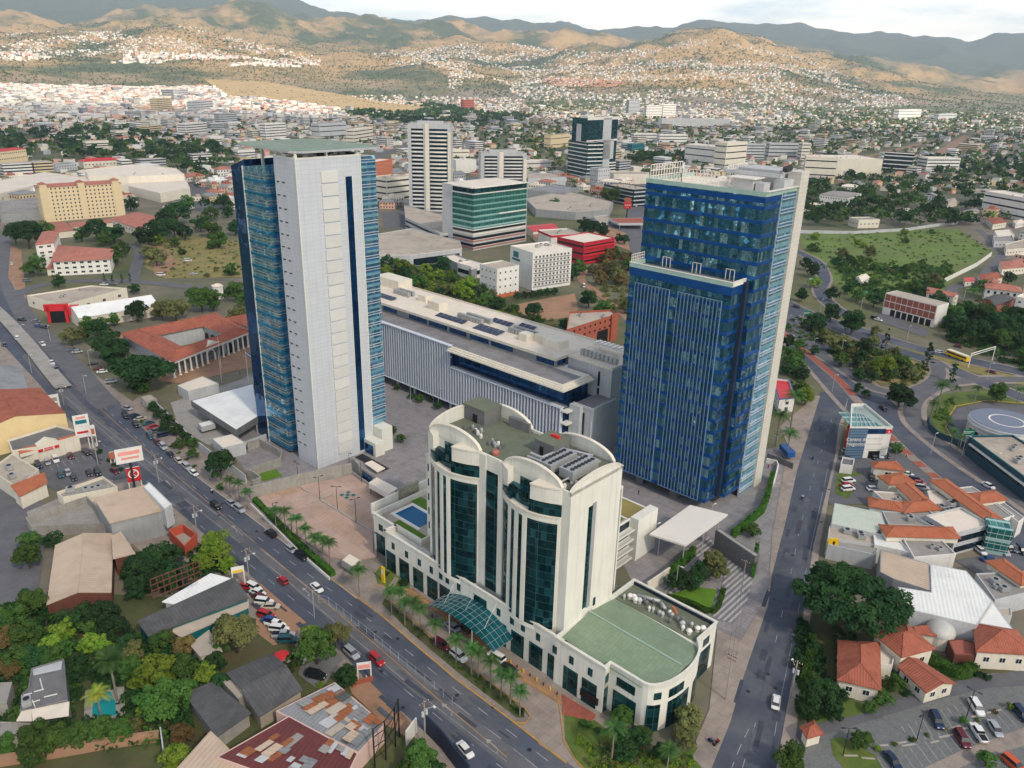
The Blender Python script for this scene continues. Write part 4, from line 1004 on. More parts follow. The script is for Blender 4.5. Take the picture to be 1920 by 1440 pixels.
# yellow kerbs along the hotel side
def kerbline(P,z,mat,w=.28,h=.15):
    m=MB(WF); L=offs(P,w/2); R=offs(P,-w/2)
    for i in range(len(P)-1): m.prism([R[i],R[i+1],L[i+1],L[i]],z,z+h,0,raw=True)
    m.build('kerb',mat,kind='structure')
kerbline(W(S('325,858 370,895 450,955 520,1008 615,1082 640,1100 668,1122')),.02,g['kerb'])
kerbline(W(S('540,1022 615,1082 640,1100 700,1143')),.03,g['yline'],.2)
kerbline(W(S('706,1146 770,1202 855,1274 955,1348 1062,1432')),.03,g['yline'],.3)
# verge, slip road and forecourt in front of the hotel
sheet('verge',S('706,1147 718,1118 800,1192 880,1255 985,1335 993,1352 975,1362 955,1349 855,1275 770,1203'),.16,g['walk'],thick=.3)
sheet('planting_bed',S('722,1122 800,1190 880,1252 978,1328 984,1345 968,1345 860,1262 770,1186 716,1132'),.22,g['wild'])
sheet('forecourt_paving',S('640,1098 700,1060 722,1062 760,1110 850,1170 965,1262 1050,1318 1062,1430 1010,1395 992,1340 880,1250 790,1180 712,1118 700,1142'),.05,g['walk'],occ=True)
kerbline(W(S('722,1117 800,1187 880,1250 985,1332 994,1345 985,1358 968,1356')),.2,g['yline'],.18)
kerbline(W(S('700,1098 725,1100 770,1108 830,1153 880,1190 960,1262 1046,1312 1052,1345 1056,1388 1078,1425 1100,1448')),.06,g['yline'],.2)
sheet('entrance_step',S('740,1102 775,1103 960,1240 1050,1300 1118,1345 1110,1352 1046,1318 955,1262 830,1158'),.14,g['earth'],thick=.2)
sheet('brick_terrace',S('1052,1300 1118,1340 1110,1352 1056,1340'),.16,g['brickpave'])
sheet('garden_bed',S('1058,1340 1092,1338 1118,1352 1180,1400 1250,1420 1310,1400 1298,1418 1325,1450 1100,1450 1076,1418 1060,1385'),.12,g['grass'],occ=True)
sheet('garden_bed',S('703,1075 712,1062 735,1058 770,1080 768,1104 735,1100 708,1094'),.12,g['grass']); sheet('garden_path',S('728,1100 740,1082 748,1084 738,1102'),.14,g['walk'])
# avenue on the right
sheet('pavement',S('1390,1200 1440,1115 1448,1000 1472,870 1478,836 1462,800 1528,742 1538,742 1495,880 1475,970 1447,1080 1440,1135 1390,1280 1370,1352 1330,1450 1240,1450 1300,1400 1330,1330 1345,1180'),.1,g['walk'],occ=True,thick=.3)
sheet('avenue',S('1538,735 1495,880 1475,970 1447,1080 1440,1135 1390,1280 1370,1352 1322,1440 1290,1560 1440,1560 1456,1440 1466,1380 1500,1192 1517,1080 1525,1022 1550,920 1565,860 1590,735'),.03,g['asph'],occ=True)
sheet('pavement',S('1590,745 1572,800 1565,860 1550,920 1525,1022 1517,1080 1500,1192 1466,1380 1452,1460 1480,1460 1492,1380 1502,1300 1515,1192 1530,1080 1538,1022 1560,900 1577,830'),.12,g['walk'],thick=.2)
bm=MB(WF); dashes(bm,W(S('1565,770 1545,830 1523,900 1500,990 1478,1100 1455,1200 1424,1330 1392,1440')),0,.05,3,7,.14); dashes(bm,W(S('1405,1365 1388,1400 1372,1440')),0,.05,3,2,.14); bm.build('road_marking',g['wline'],kind='structure')
bm=MB(WF); dashes(bm,W(S('1552,880 1535,960 1515,1050 1500,1130 1486,1200 1466,1300 1452,1380')),0,.05,1,0,.1,solid=True); bm.build('road_marking',g['wline'],kind='structure')
# hatched driveway between the canopy and the avenue
hatch=M('hatched_driveway',(120,120,124),.9,.1,.4,pat='v',p=(1.25,1),lw=.55,lc=(178,172,166))
sheet('hatched_drive',S('1390,1035 1412,1085 1400,1130 1376,1170 1346,1160 1240,1105 1262,1085 1330,1118 1352,1105 1365,1050'),.12,hatch)
sheet('hatched_drive',S('1295,1025 1330,1005 1340,1022 1318,1042 1310,1050'),.14,hatch)
# highway with brick median
road('highway',S('1440,560 1478,612 1545,672 1600,730 1660,790 1750,875 1840,945 1935,1015 2050,1095'),22,.06,g['asph'],edge=4)
HM=W(S('1462,618 1520,668 1580,720 1635,785 1700,850 1760,900 1815,942 1850,965'))
m=MB(WF); L=offs(HM,1.9); R=offs(HM,-1.9)
for i in range(len(HM)-1): m.prism([R[i],R[i+1],L[i+1],L[i]],.02,.17,0,raw=True)
m.build('median_kerb',g['walk'],kind='structure')
HS=smoothline(HM,14); L=offs(HS,1.6); R=offs(HS,-1.6); m=MB(WF)
for i in range(0,len(HS)-1):
    if i<30 or (i//3)%2==0: m.P([(*R[i],.19),(*R[i+1],.19),(*L[i+1],.19),(*L[i],.19)],0,True)
m.build('median_brick',g['brickpave'],kind='structure')
bm=MB(WF); dashes(bm,HM,5.6,.05,3,5,.15); dashes(bm,HM,-5.6,.05,3,5,.15); dashes(bm,HM,8.8,.05,1,0,.12,solid=True); dashes(bm,W(S('1815,942 1900,1000 1980,1060')),6,.05,3,5,.15); bm.build('road_marking',g['wline'],kind='structure')
# interchange and far roads
road('flyover_road',S('1380,505 1460,560 1520,590 1620,622 1700,648 1800,672 1925,700 2040,722'),10,.07,g['asph'],edge=2.4)
road('lower_road',S('1500,585 1580,618 1660,650 1740,675 1830,712 1930,750 2040,785'),9,.07,g['asph'],edge=2)
road('slip_road',S('1470,590 1520,650 1580,690 1640,728 1700,735 1745,720 1760,700 1755,680 1770,690'),6,.09,g['asph2'],edge=3)
road('loop_ramp',S('1930,712 1850,712 1780,718 1735,735 1712,758 1715,790 1745,820 1800,862 1880,915 1960,970'),6.5,.09,g['asph2'],edge=4)
sheet('dry_verge',S('1480,620 1540,640 1650,655 1745,690 1748,705 1715,722 1650,718 1590,690'),.02,g['wild'],occ=False)
sheet('median_ground',S('1540,602 1640,634 1740,660 1850,692 1930,712 1930,725 1830,700 1720,672 1620,642'),.06,g['dgrass'])
sheet('island_grass',S('1590,690 1650,718 1715,722 1748,700 1752,690 1700,672 1620,650'),.05,g['dgrass'])
sheet('loop_island',S('1760,740 1850,730 1925,735 1925,760 1850,752 1790,765 1772,800 1800,835 1760,815 1742,780'),.05,g['grass'])
sheet('helipad_paving',S('1925,760 1850,755 1795,766 1775,795 1790,820 1830,845 1925,850'),.04,g['asph2'],occ=True)
kerbline(W(S('1925,757 1850,751 1792,762 1770,795 1785,822')),.05,g['yline'],.4)
road('winding_road',S('1490,470 1530,490 1545,520 1538,545 1558,572 1600,597'),8,.07,g['asph'],edge=3)
road('side_street',S('1925,470 1885,475 1860,500 1830,530 1785,540 1795,560'),7,.06,g['asph2']); road('side_street',S('1870,470 1850,445 1835,430'),5,.06,g['asph2'])
sheet('green_field',S('1495,440 1700,428 1800,430 1840,460 1868,475 1790,522 1770,545 1690,560 1600,560 1550,520 1520,490'),.03,g['field'],occ=True)
sheet('building_forecourt',S('1650,585 1745,618 1735,632 1640,600'),.07,g['asph2'])
# left part
road('flyover_deck',S('-80,520 0,590 55,650 95,700 120,730'),6,.9,g['conc'],smooth=True)
road('service_road',S('5,440 12,500 22,545 60,610 130,680 186,745 205,762'),9,.04,g['asph2'])
sheet('dry_verge',S('20,460 40,470 50,560 40,560 15,520'),.05,g['earth'])
road('side_road',S('20,560 60,540 120,528 250,528 380,540 480,545'),8,.05,g['asph2'])
road('side_road',S('250,528 255,500 262,470 250,460'),7,.06,g['asph2'])
sheet('dry_field',S('285,455 330,440 450,452 456,520 310,522 270,500'),.05,g['dgrass'],occ=True)
sheet('dirt_yard',S('265,455 310,465 335,495 300,520 290,515 285,490'),.07,g['earth'])
road('side_road',S('-40,960 10,900 30,940 40,1000 30,1060 10,1150 -30,1260'),12,.03,g['asph2']) 
sheet('shop_car_park',T(0,2,'290,640 240,560 600,480 780,500 980,640 960,700 860,720 700,700 420,800 350,760'),.06,g['asph2'],occ=True)
sheet('rubble_yard',T(0,2,'200,960 480,840 640,800 800,990 790,1040 230,1060'),.9,g['conc'],occ=True,thick=1.2)
sheet('parking_yard',T(1,3,'0,50 40,60 200,200 380,350 330,370 290,480 130,520 0,420'),.06,g['earth'])
sheet('driveway',T(1,3,'330,680 600,560 650,620 480,860 320,740'),.05,g['dconc'])
sheet('vacant_lot',T(1,3,'700,830 830,770 1200,1130 1130,1210 950,1100 720,880'),.06,g['earth'],occ=True)
sheet('yard_ground',S('-60,1130 120,1110 330,1120 480,1160 640,1270 800,1400 850,1470 -60,1480'),.0,g['wild'])
sheet('yard_paving',T(0,2,'1280,140 1500,60 1900,-60 1920,260 1600,480 1340,330'),.05,g['conc'])
sheet('museum_paving',T(0,1,'890,1080 1620,900 1900,1080 1900,1310 1360,1440 1200,1420'),.05,g['earth'])
sheet('gravel_strip',S('355,870 395,905 470,955 540,1010 560,1008 480,935 390,860 330,800 300,770 262,742 240,760 290,815'),.12,g['walk'],thick=.2)
# restaurant car park, lower right
sheet('cobbled_car_park',S('1460,1460 1478,1385 1505,1372 1620,1340 1740,1290 1860,1262 1960,1262 1960,1500 1460,1500'),.05,g['cobble'],occ=True)
sheet('drive',S('1480,1372 1540,1352 1640,1326 1760,1285 1830,1268 1930,1255 1930,1285 1850,1290 1760,1312 1640,1348 1540,1380 1502,1388'),.07,g['asph2'])
sheet('drive',S('1700,1455 1800,1408 1930,1360 1930,1395 1830,1425 1760,1460'),.07,g['walk'])
sheet('garden_bed',S('1500,1300 1560,1300 1650,1330 1600,1342 1530,1356 1496,1345'),.09,g['grass'])
sheet('garden_bed',S('1557,1385 1580,1382 1640,1415 1660,1450 1590,1450 1562,1415'),.1,g['grass'])
sheet('restaurant_ground',S('1495,1150 1560,1150 1800,1240 1930,1262 1830,1275 1700,1290 1560,1320 1500,1300'),.03,g['wild'])
sheet('plaza_car_park',S('1562,860 1600,845 1700,850 1750,900 1800,945 1760,960 1640,945 1555,945 1550,920'),.06,g['asph2'],occ=True)
sheet('grass_strip',T(3,2,'520,640 680,660 700,680 560,700 640,800 600,860 500,820'),.1,g['grass'])
sheet('plaza_back_car_park',S('1850,1040 1930,1010 1930,1080 1830,1075 1790,1050'),.06,g['asph2'])
sheet('dirt_lot',T(2,1,'0,850 350,780 470,760 500,880 420,940 260,960 60,920'),.05,g['earth'],occ=False)
road('dirt_road',T(2,1,'900,980 760,850 620,740 520,660 560,600 700,560'),5,.06,g['earth'])
sheet('scrub_ground',S('700,480 740,470 830,490 900,520 940,545 1000,580 1060,610 1020,640 880,590 720,520'),.03,g['wild'])
g=MT
g['rimg']=M('green_glass_rim',(78,136,128),.3,.05,.5)
def fbp(p0,p1,depth):
    a,b=G(*p0),G(*p1); L=math.dist(a,b); u=((b[0]-a[0])/L,(b[1]-a[1])/L); n=(-u[1],u[0])
    return [a,b,(b[0]+n[0]*depth,b[1]+n[1]*depth),(a[0]+n[0]*depth,a[1]+n[1]*depth)]
def fb(name,label,cat,p0,p1,ytop,depth,wall,roof,**k):
    P=fbp(p0,p1,depth); h=HT(P[0],ytop); return bld(name,label,cat,None,h,wall,roof,world=P,**k)+(h,)
def text(s,T,x,y,z,ang,size,mat,name='lettering'):
    c=bpy.data.curves.new(name,'FONT'); c.body=s; c.size=size; c.extrude=.03; c.align_x='CENTER'; c.align_y='CENTER'
    t=bpy.data.objects.new(name,c); COL.objects.link(t); me=bpy.data.meshes.new_from_object(t); bpy.data.objects.remove(t); me.materials.clear(); me.materials.append(mat)
    o=bpy.data.objects.new(name,me); COL.objects.link(o); o.parent=T; q=ORG[T.name]; o.location=(x-q[0],y-q[1],z-q[2]); o.rotation_euler=(rad(90),0,ang+rad(90)); ORG[o.name]=q; return o
def onwall(T,name,mat,P,i,u0,u1,z0,z1,e=.12,e0=0.):
    "slab on wall i of ccw polygon P between fractions u0,u1"
    a,b=P[i],P[(i+1)%len(P)]; L=math.dist(a,b); n=((b[1]-a[1])/L,-(b[0]-a[0])/L)
    f=lambda u,k:(a[0]+(b[0]-a[0])*u+n[0]*k,a[1]+(b[1]-a[1])*u+n[1]*k)
    m=MB(Fr(a,math.atan2(b[1]-a[1],b[0]-a[0]))); m.prism([f(u0,e0),f(u1,e0),f(u1,e),f(u0,e)],z0,z1,raw=True); return m.build(name,mat,T)
# ---- far left
T_,P,h=fb('hotel','long yellow hotel with rows of small windows and clay roofed corner towers','hotel',(85,417),(236,404),352,17,g['yellow'],g['clay3'],kind='hip',rh=1.6,fl=9,win=(1.3,1.5,3.1))
for u in (.05,.5,.93):
    a=[P[0][c]+(P[1][c]-P[0][c])*u for c in (0,1)]; f=Fr(a,math.atan2(P[1][1]-P[0][1],P[1][0]-P[0][0])); q=[f.p(x,y)[:2] for x,y in ((-2.6,-.6),(2.6,-.6),(2.6,5),(-2.6,5))]
    m=MB(f); m.prism(q,0,h+2.6,raw=True); m.build('corner_turret',g['yellow'],T_); m=MB(f); roof_shape(m,q,h+2.6,'hip',1.5,.4); m.build('turret_roof',g['clay3'],T_)
LAND+=[(155,385,'beside the long yellow hotel')]
bld('low_wing','low cream wing with a wide clay hip roof right of the yellow hotel','building',T(0,1,'820,200 1030,150 1190,190 1040,275'),6,g['cream'],g['clay3'],kind='hip',rh=3,fl=1,win=(2,1.5,5))
bld('low_wing','low cream wing with a clay roof in front of the yellow hotel','building',T(0,1,'285,245 480,225 560,285 400,300'),5,g['cream'],g['clay3'],kind='hip',rh=2)
bld('porch_building','narrow cream porch strip below the yellow hotel','building',T(0,1,'520,240 830,210 850,225 540,262'),4,g['cream'],g['clay3'],kind='shed',rh=.8)
W3=['white','cream','lgrey','ivory']
bld('shopping_mall','huge pale shopping mall with flat white roofs behind the yellow hotel','mall',S('-40,345 85,322 150,331 245,322 345,325 356,352 300,362 240,348 70,346 -40,372'),9,g['cream'],g['flatw'],ac=8)
bld('shopping_mall','raised pale mall block with a curved back roof and slotted parapet','mall',S('158,318 248,308 330,315 345,326 240,331 165,327'),15,g['cream'],g['flatw'],ac=3)
bld('market_hall','grey mall annexe with small windows at the far left edge','building',S('0,378 80,368 88,395 0,402'),7,g['grey'],g['flat'],ac=3)
fb('school','yellow school building with a bright red roof at the left edge','school',(-20,318),(54,308),287,16,g['yellow'],g['red'],kind='hip',rh=2,fl=3,win=(2,1.5,3.5))
fb('house','long yellow house with a bright red hip roof below the dark wood','house',(158,316),(226,312),303,18,g['cream'],g['red'],kind='hip',rh=2.5,fl=1,win=(2,1.4,4))
fb('office_building','low grey office block left of the red roofed house','building',(106,322),(146,318),309,18,g['lgrey'],g['flat'],fl=2)
fb('house','pale cottage with faded tiles right of the dark wood','house',(222,268),(285,266),259,18,g['cream'],g['clay3'],kind='hip',rh=2)
# ---- distant towers, left to middle
far=[((76,178),(108,176),140,22,'white','slim white tower block standing alone before the sunlit town','tower',12),
((222,138),(248,137),121,30,'white','square white block with one dark door high in the far town','building',3),
((252,140),(286,139),123,22,'white','stepped white apartments right of the square white block','building',4),
((384,156),(411,152),137,22,'white','bright white apartments at the edge of the golden hill','building',4),
((178,181),(206,178),152,26,'lgrey','white office block with window bands below the sunlit town','building',6),
((230,168),(252,167),147,20,'orange','small orange block in the sunlit far town','building',4),
((296,214),(325,211),185,18,'yellow','pale yellow apartment tower left of the blue grey tower','tower',8),
((314,198),(334,197),168,16,'grey','blue grey apartment tower behind the pale yellow tower','tower',9),
((337,200),(356,198),168,15,'lgrey','plain grey apartment slab beside the blue grey tower','tower',8),
((362,214),(401,210),190,14,'lgrey','pale turquoise low apartment block near the grey slab','building',5),
((414,238),(446,236),213,16,'lgrey','white apartment block with balconies left of the helipad tower','building',6),
((350,256),(390,252),232,18,'white','white apartments with terraces below the pale turquoise block','building',5),
((278,252),(304,249),236,16,'yellow','small ochre block standing by the dark wood','building',4),
((500,264),(538,261),232,15,'white','white office slab directly behind the helipad tower','building',6),
((600,262),(650,258),232,20,'lgrey','long pale warehouse office behind the helipad tower','building',3),
((664,270),(700,264),243,14,'cream','cream office wing with dark window bands left of the white round tower','building',4),
((707,157),(727,156),141,20,'lgrey','small blue and white block on the distant hill foot','building',5),
((815,158),(832,157),144,16,'white','pale turquoise block on the distant hill foot','building',4),
((870,208),(889,207),187,14,'brick','small red brick block left of the distant twin slabs','building',5),
((874,230),(894,229),218,14,'cream','small pink striped block behind the round balcony tower','building',4),
((1178,216),(1198,216),187,16,'lgrey','distant blue sided tower left of the white slabs','tower',11),
((1211,222),(1240,222),198,16,'white','distant white apartment slab right of the blue sided tower','tower',8),
((1242,222),(1266,221),196,16,'white','distant white slab with a maroon end','tower',8),
((1188,268),(1230,268),250,14,'white','long white school block with a red band','school',3),
((1236,270),(1288,270),252,14,'white','long white school block with a red band and gable end','school',3),
((848,300),(880,299),281,12,'cream','cream low office with round ended roof right of the balcony tower','building',2),
((855,325),(893,324),300,16,'white','white hall with tall pilasters right of the balcony tower','building',1),
((1032,278),(1068,274),254,14,'yellow','pale yellow house with two green windows left of the dark glass tower','house',2),
((1184,285),(1208,284),270,12,'teal','small turquoise fronted house right of the dark glass tower','house',2),
((987,320),(1033,318),302,16,'white','white two storey house with square windows','house',2),
((1282,306),(1350,314),270,34,'white','white institute with a large dark glass front','building',3),
((1358,316),(1396,312),268,20,'cream','cream institute wing with vertical fins','building',4),
((1398,298),(1432,298),270,16,'lgrey','grey banded office behind the blue glass tower','building',5),
((1440,296),(1500,297),268,16,'lgrey','grey banded office with a bright red panel','building',4),
((1501,300),(1516,300),268,12,'cream','narrow white block with a red cap beside the banded office','building',5),
((1506,333),(1565,336),293,24,'cream','cream mall front with square tower right of the blue tower','mall',3),
((1735,322),(1796,322),296,22,'white','white banded parking building right of the curved glass office','building',4),
((1682,230),(1724,228),206,18,'white','white office block among trees on the far right','building',4),
((1757,232),(1790,230),214,16,'lgrey','pale block with blue glazing on the far right','building',3),
((1240,238),(1368,240),222,30,'flatwall','long low white hall roof behind the twin slabs','building',1)]
for p0,p1,yt,dp,mt,lab,cat,fl in far:
    mt={'flatwall':'white'}.get(mt,mt); n='tower_block' if cat=='tower' else ('house' if cat=='house' else 'office_building')
    fb(n,lab,cat,p0,p1,yt,dp,g[mt],g['flatw'] if mt in('white','cream') else g['flat'],band=(fl,1.5 if fl>2 else 1.1,g['glassd']) if fl>1 else None,trim=None,ac=1)
fb('shop_hall','huge white flat roofed mall hall behind the curved glass office','mall',(1560,330),(1650,330),298,60,g['cream'],g['flatw'],ac=4)
fb('office_building','blue glass office with white floor bands among the far right malls','building',(1653,318),(1708,322),286,26,g['glassd'],g['flatw'],band=(4,1.6,g['white']))
fb('office_building','white modern building with dark window strips near the right edge','building',(1838,398),(1935,418),358,26,g['white'],g['flatw'],band=(3,1.5,g['glassd']),trim=g['white'],ac=3)
fb('house','long grey hip roofed house with white arches right of the tower','house',(1588,390),(1612,382),370,30,g['white'],g['flat'],kind='hip',rh=2,fl=2,win=(1.2,1.4,2.6))
fb('house','small white house with a rounded roof right of the blue tower','house',(1507,396),(1535,397),383,12,g['white'],g['flatw'],kind='hip',rh=1,fl=1)
fb('house','long low beige house with blue solar roof behind the green field','house',(1608,428),(1647,427),412,14,g['cream'],g['flat'],fl=1,win=(2,1,4))
fb('office_building','orange office block with a dark stair slot right of the white tower','building',(703,354),(737,346),304,16,g['orange'],g['flatw'],fl=6,win=(1.1,1.3,2.6),skip=())
fb('parking_building','cream parking block with open dark floors beside the orange office','building',(726,380),(770,374),334,20,g['cream'],g['flatb'],band=(4,1.5,g['black']),ac=3)
# white round balcony tower
def balcony_tower(p0,p1,ytop,depth,fl,label,x0=.0):
    P=fbp(p0,p1,depth); h=HT(P[0],ytop); T_,P=bld('apartment_tower',label,'tower',None,h,g['lgrey'],g['flatb'],world=P,pp=1.2)
    a,b=P[0],P[1]; L=math.dist(a,b); ang=math.atan2(b[1]-a[1],b[0]-a[0]); f=Fr(a,ang); fh=(h-6)/fl
    for i in range(fl):
        z=2.5+fh*i
        m=MB(f); n=8; x0_,x1_=L*.52,L*.9
        arc=lambda e:[(x0_+(x1_-x0_)*k/n,-(e*(1-(2*k/n-1)**2))-.1) for k in range(n+1)]
        A=arc(2.0)
        for k in range(n): m.prism([A[k],A[k+1],(A[k+1][0],0),(A[k][0],0)],z,z+1.25)
        m.build('balcony',g['white'],T_)
        m=MB(f); m.box(x0_-.8,x1_+.8,-.08,0,z+1.35,z+fh-.3); m.build('window_band',g['glassd'],T_)
        m=MB(f); m.box(L*.1,L*.34,-.6,0,z,z+1.2); m.build('balcony',g['white'],T_); m=MB(f); m.box(L*.08,L*.36,-.08,0,z+1.3,z+fh-.3); m.build('window_band',g['glassd'],T_)
    m=MB(f); m.box(L*.4,L*.49,-.9,0,0,h+.5); m.build('pilaster',g['cream'],T_); m=MB(f); m.box(L*.93,L,-1.4,0,0,h-7); m.build('pilaster',g['cream'],T_)
    m=MB(f); m.box(L*.2,L*.8,depth*.3,depth*.8,h-1,h+2.2); m.build('lift_house',g['lgrey'],T_)
    return T_
balcony_tower((768,400),(846,402),232,20,21,'tall white apartment tower with bowed balconies on every floor')
balcony_tower((901,352),(986,352),286,20,9,'shorter white apartment block with bowed balconies behind the green glass office')
bld('parking_podium','white parking podium with dark ribbon openings below the round balcony tower','building',T(1,1,'1110,95 1400,170 1560,300 1380,310 1120,190'),9,g['lgrey'],g['flatb'],band=(2,1.6,g['black']))
# green glass office
q=[G(887,470),G(986,452)]; L=math.dist(*q); u=((q[1][0]-q[0][0])/L,(q[1][1]-q[0][1])/L); n_=(-u[1],u[0]); P=[q[0],q[1],(q[1][0]+n_[0]*34,q[1][1]+n_[1]*34),(q[0][0]+n_[0]*34,q[0][1]+n_[1]*34)]
h=HT(q[0],352)
T_,P=bld('office_building','green glass office block over pink striped parking floors','building',None,h,g['lgrey'],g['flatw'],world=P,pp=.3); LAND+=[(930,400,'beside the green glass office')]
hb=HT(q[0],431)
for i,(a,b) in ((0,(.0,.985)),(3,(.35,1))):
    onwall(T_,'glass_facade',g['glassg'],P,i,a,b,hb,h-4.6,.3)
    onwall(T_,'top_glazing',g['glasst'],P,i,a,b,h-4.4,h-.7,.1); onwall(T_,'roof_overhang',g['white'],P,i,a,1,h-.6,h+.1,1.4,-.2); onwall(T_,'floor_rim',g['white'],P,i,a,b,h-4.9,h-4.3,1.0); onwall(T_,'floor_rim',g['white'],P,i,a,b,hb-.6,hb,.8)
    for k in range(6): onwall(T_,'floor_rim',g['rimg'],P,i,a,b,hb+(h-4.9-hb)*k/6+.0,hb+(h-4.9-hb)*k/6+.6,.42)
    for k in range(3): onwall(T_,'parking_rail',g['clay3'] if k<2 else g['cream'],P,i,a,b,hb*(k+.2)/3,hb*(k+.2)/3+1.,.25); onwall(T_,'parking_opening',g['black'],P,i,a,b,hb*(k+.52)/3,hb*(k+.9)/3,.1)
onwall(T_,'white_box_balcony',g['white'],P,0,.45,.97,hb+9,hb+9.8,1.4)
# dark cross tower
P=fbp((1097,332),(1152,326),26); h=HT(P[0],222); T_,P=bld('office_tower','dark teal glass tower wrapped by a grey stone cross','tower',None,h,g['glasst'],g['flatb'],world=P); LAND+=[(1108,270,'beside the dark teal cross tower')]
for a,b,z0,z1,mt in ((.5,.78,0,1.0,'lgrey'),(.0,.9,.28,.62,'lgrey'),(-.02,1.02,.97,1.02,'white'),(-.02,1.0,.6,.63,'white')): onwall(T_,'stone_band',g[mt],P,0,a,b,h*z0,h*z1,.5)
onwall(T_,'square_window',g['glasst'],P,0,.32,.5,h*.36,h*.48,.7); onwall(T_,'stone_band',g['lgrey'],P,3,.3,.6,h*.1,h*.9,.4)
for k in range(5): onwall(T_,'balcony_strip',g['white'],P,0,.0,.42,h*.05*k,h*.05*k+1.4,1.2); onwall(T_,'balcony_strip',g['white'],P,0,.74,1,h*.05*k,h*.05*k+1.4,1.2)
f=Fr(P[0],math.atan2(P[1][1]-P[0][1],P[1][0]-P[0][0])); m=MB(f); m.box(5,18,5,16,h,h+3); m.build('plant_room',g['white'],T_)
fb('office_building','dark stepped wing with wavy white balconies left of the cross tower','building',(1063,328),(1098,336),262,24,g['glasst'],g['flatb'],band=(9,1.3,g['white']))
fb('office_building','small blue grey office block at the foot of the cross tower','building',(1120,352),(1142,350),316,14,g['lgrey'],g['flat'],fl=4)
fb('office_building','long blue banded office below the cross tower','building',(1130,376),(1186,388),345,26,g['glassd'],g['flatb'],band=(4,1.3,g['lgrey']),ac=4)
fb('shop_hall','broad low grey roofed workshop right of the white apartment block','building',(990,352),(1060,350),334,40,g['lgrey'],g['flatb'])
fb('shop_hall','buff roofed hall behind the blue banded office','building',(1150,345),(1216,345),326,30,g['cream'],g['flatb'],ac=2)
bld('warehouse','wide beige warehouse roof left of the red roadside sign','building',S('985,372 1060,356 1150,378 1143,392 1080,398 1005,392'),7,g['grey'],g['flatb'],ac=3)
bld('warehouse','low grey warehouse behind the beige one','building',S('985,355 1040,345 1085,352 1060,362'),8,g['grey'],g['corrg'])
# petrol station canopy, red sign
T_,P=bld('canopy_roof','brown flat petrol station canopy on posts by the red sign','canopy',S('1142,410 1204,408 1208,418 1160,418'),5.5,g['steel'],g['brick'],pp=.1,z0=4.9)
for x,y in inset(P,2): m=MB(WF); m.tube((x,y,0),(x,y,5),.25); m.build('post',g['steel'],T_)
bld('shop','small cream shop behind the petrol station','shop',S('1112,405 1140,403 1146,413 1120,416'),4,g['lgrey'],g['flatb'],fl=1)
x,y=G(1175,408); T_=thing('billboard','red rounded roadside billboard with white lettering on a black pole','sign',(x,y)); m=MB(WF); m.tube((x,y,0),(x,y,9),.5); m.build('pole',g['black'],T_)
m=MB(Fr((x,y),0)); m.box(-3.6,3.6,-.5,.5,8,14.2); o=m.build('sign_panel',g['redsat'] if 'redsat' in g else g['red'],T_,bevel=.6); m=MB(Fr((x,y),0)); m.prism([(-3.2,-.4),(2.8,-.4),(2.8,.4),(-3.2,.4)],14.2,18.2); m.build('sign_top',g['brick'],T_,bevel=.8)
text('larach',T_,x,y-.56,11.6,rad(-90),2.2,g['white']); text('& cia',T_,x,y-.56,9.3,rad(-90),1.1,g['white'])
# ---- middle ground
T_,P=bld('showroom','low white car showroom with curved beige roof and glass front','showroom',S('700,440 772,428 862,452 866,466 770,478 712,478'),8,g['lgrey'],g['flatb'],pp=.5,trim=g['white']); LAND+=[(790,455,'beside the low white showroom')]
onwall(T_,'shop_window',g['glassd'],P,max(range(len(P)),key=lambda i:-abs(PX(*P[i],8)[1]-478)) if 0 else 1,.05,.95,.4,5,.1)
bld('warehouse','long grey shed with a white stepped roof by the scrub lot','shed',S('830,480 852,476 913,498 884,506'),6.5,g['grey'],g['flatw'],ac=2)
fb('shop','small dark fronted shop at the end of the grey shed','shop',(884,524),(910,519),500,14,g['white'],g['flatw'],band=(1,2.6,g['glassd']))
T_,P,h=fb('hotel','white box hotel with seven rows of square windows and a green emblem','hotel',(997,545),(1069,534),474,24,g['white'],g['flatw'],ac=4); LAND+=[(1010,510,'beside the white box hotel')]
wins=wall_windows(P[0],P[1],2,h-1.5,10,1.5,1.5,7,'dark',1.2); put_windows(T_,wins)
for k in range(7): onwall(T_,'floor_band',g['grey'],P,0,.03,.97,2+(h-3.5)/7*k-.35,2+(h-3.5)/7*k+.35,.15)
onwall(T_,'emblem',g['teal'],P,3,.15,.38,h-6,h-2.4,.12); onwall(T_,'emblem_text',g['teal'],P,3,.1,.45,h-8,h-6.6,.12)
T_,P,h=fb('hotel_annexe','lower white annexe with an orange base left of the white box hotel','building',(931,560),(972,552),504,16,g['white'],g['flatb'],fl=4,win=(1.2,1.2,3.4)); onwall(T_,'orange_base',g['orange'],P,0,-.02,1.02,0,2.2,.2)
T_,P,h=fb('parking_building','red curved parking building with open decks behind the white box hotel','building',(1093,497),(1150,486),455,26,g['redsat'] if 'redsat' in g else g['red'],g['flatw'],band=(3,1.3,g['black'])); 
for k in range(3): onwall(T_,'deck_rail',g['red'],P,0,-.03,1.03,h*(k+.1)/3,h*(k+.1)/3+1.3,.8)
T_,P,h=fb('office_building','white round cornered office with a red roof rim behind the box hotel','building',(1032,478),(1088,474),441,22,g['white'],g['flatb'],ac=3); onwall(T_,'red_rim',g['red'],P,0,0,1,h-1.6,h-.2,.3); onwall(T_,'red_rim',g['red'],P,3,0,1,h-1.6,h-.2,.3)
bld('shop','red canopied filling shop between the green office and the white office','shop',S('980,424 1035,419 1046,428 1000,434'),5,g['cream'],g['red'],kind='gable',rh=1)
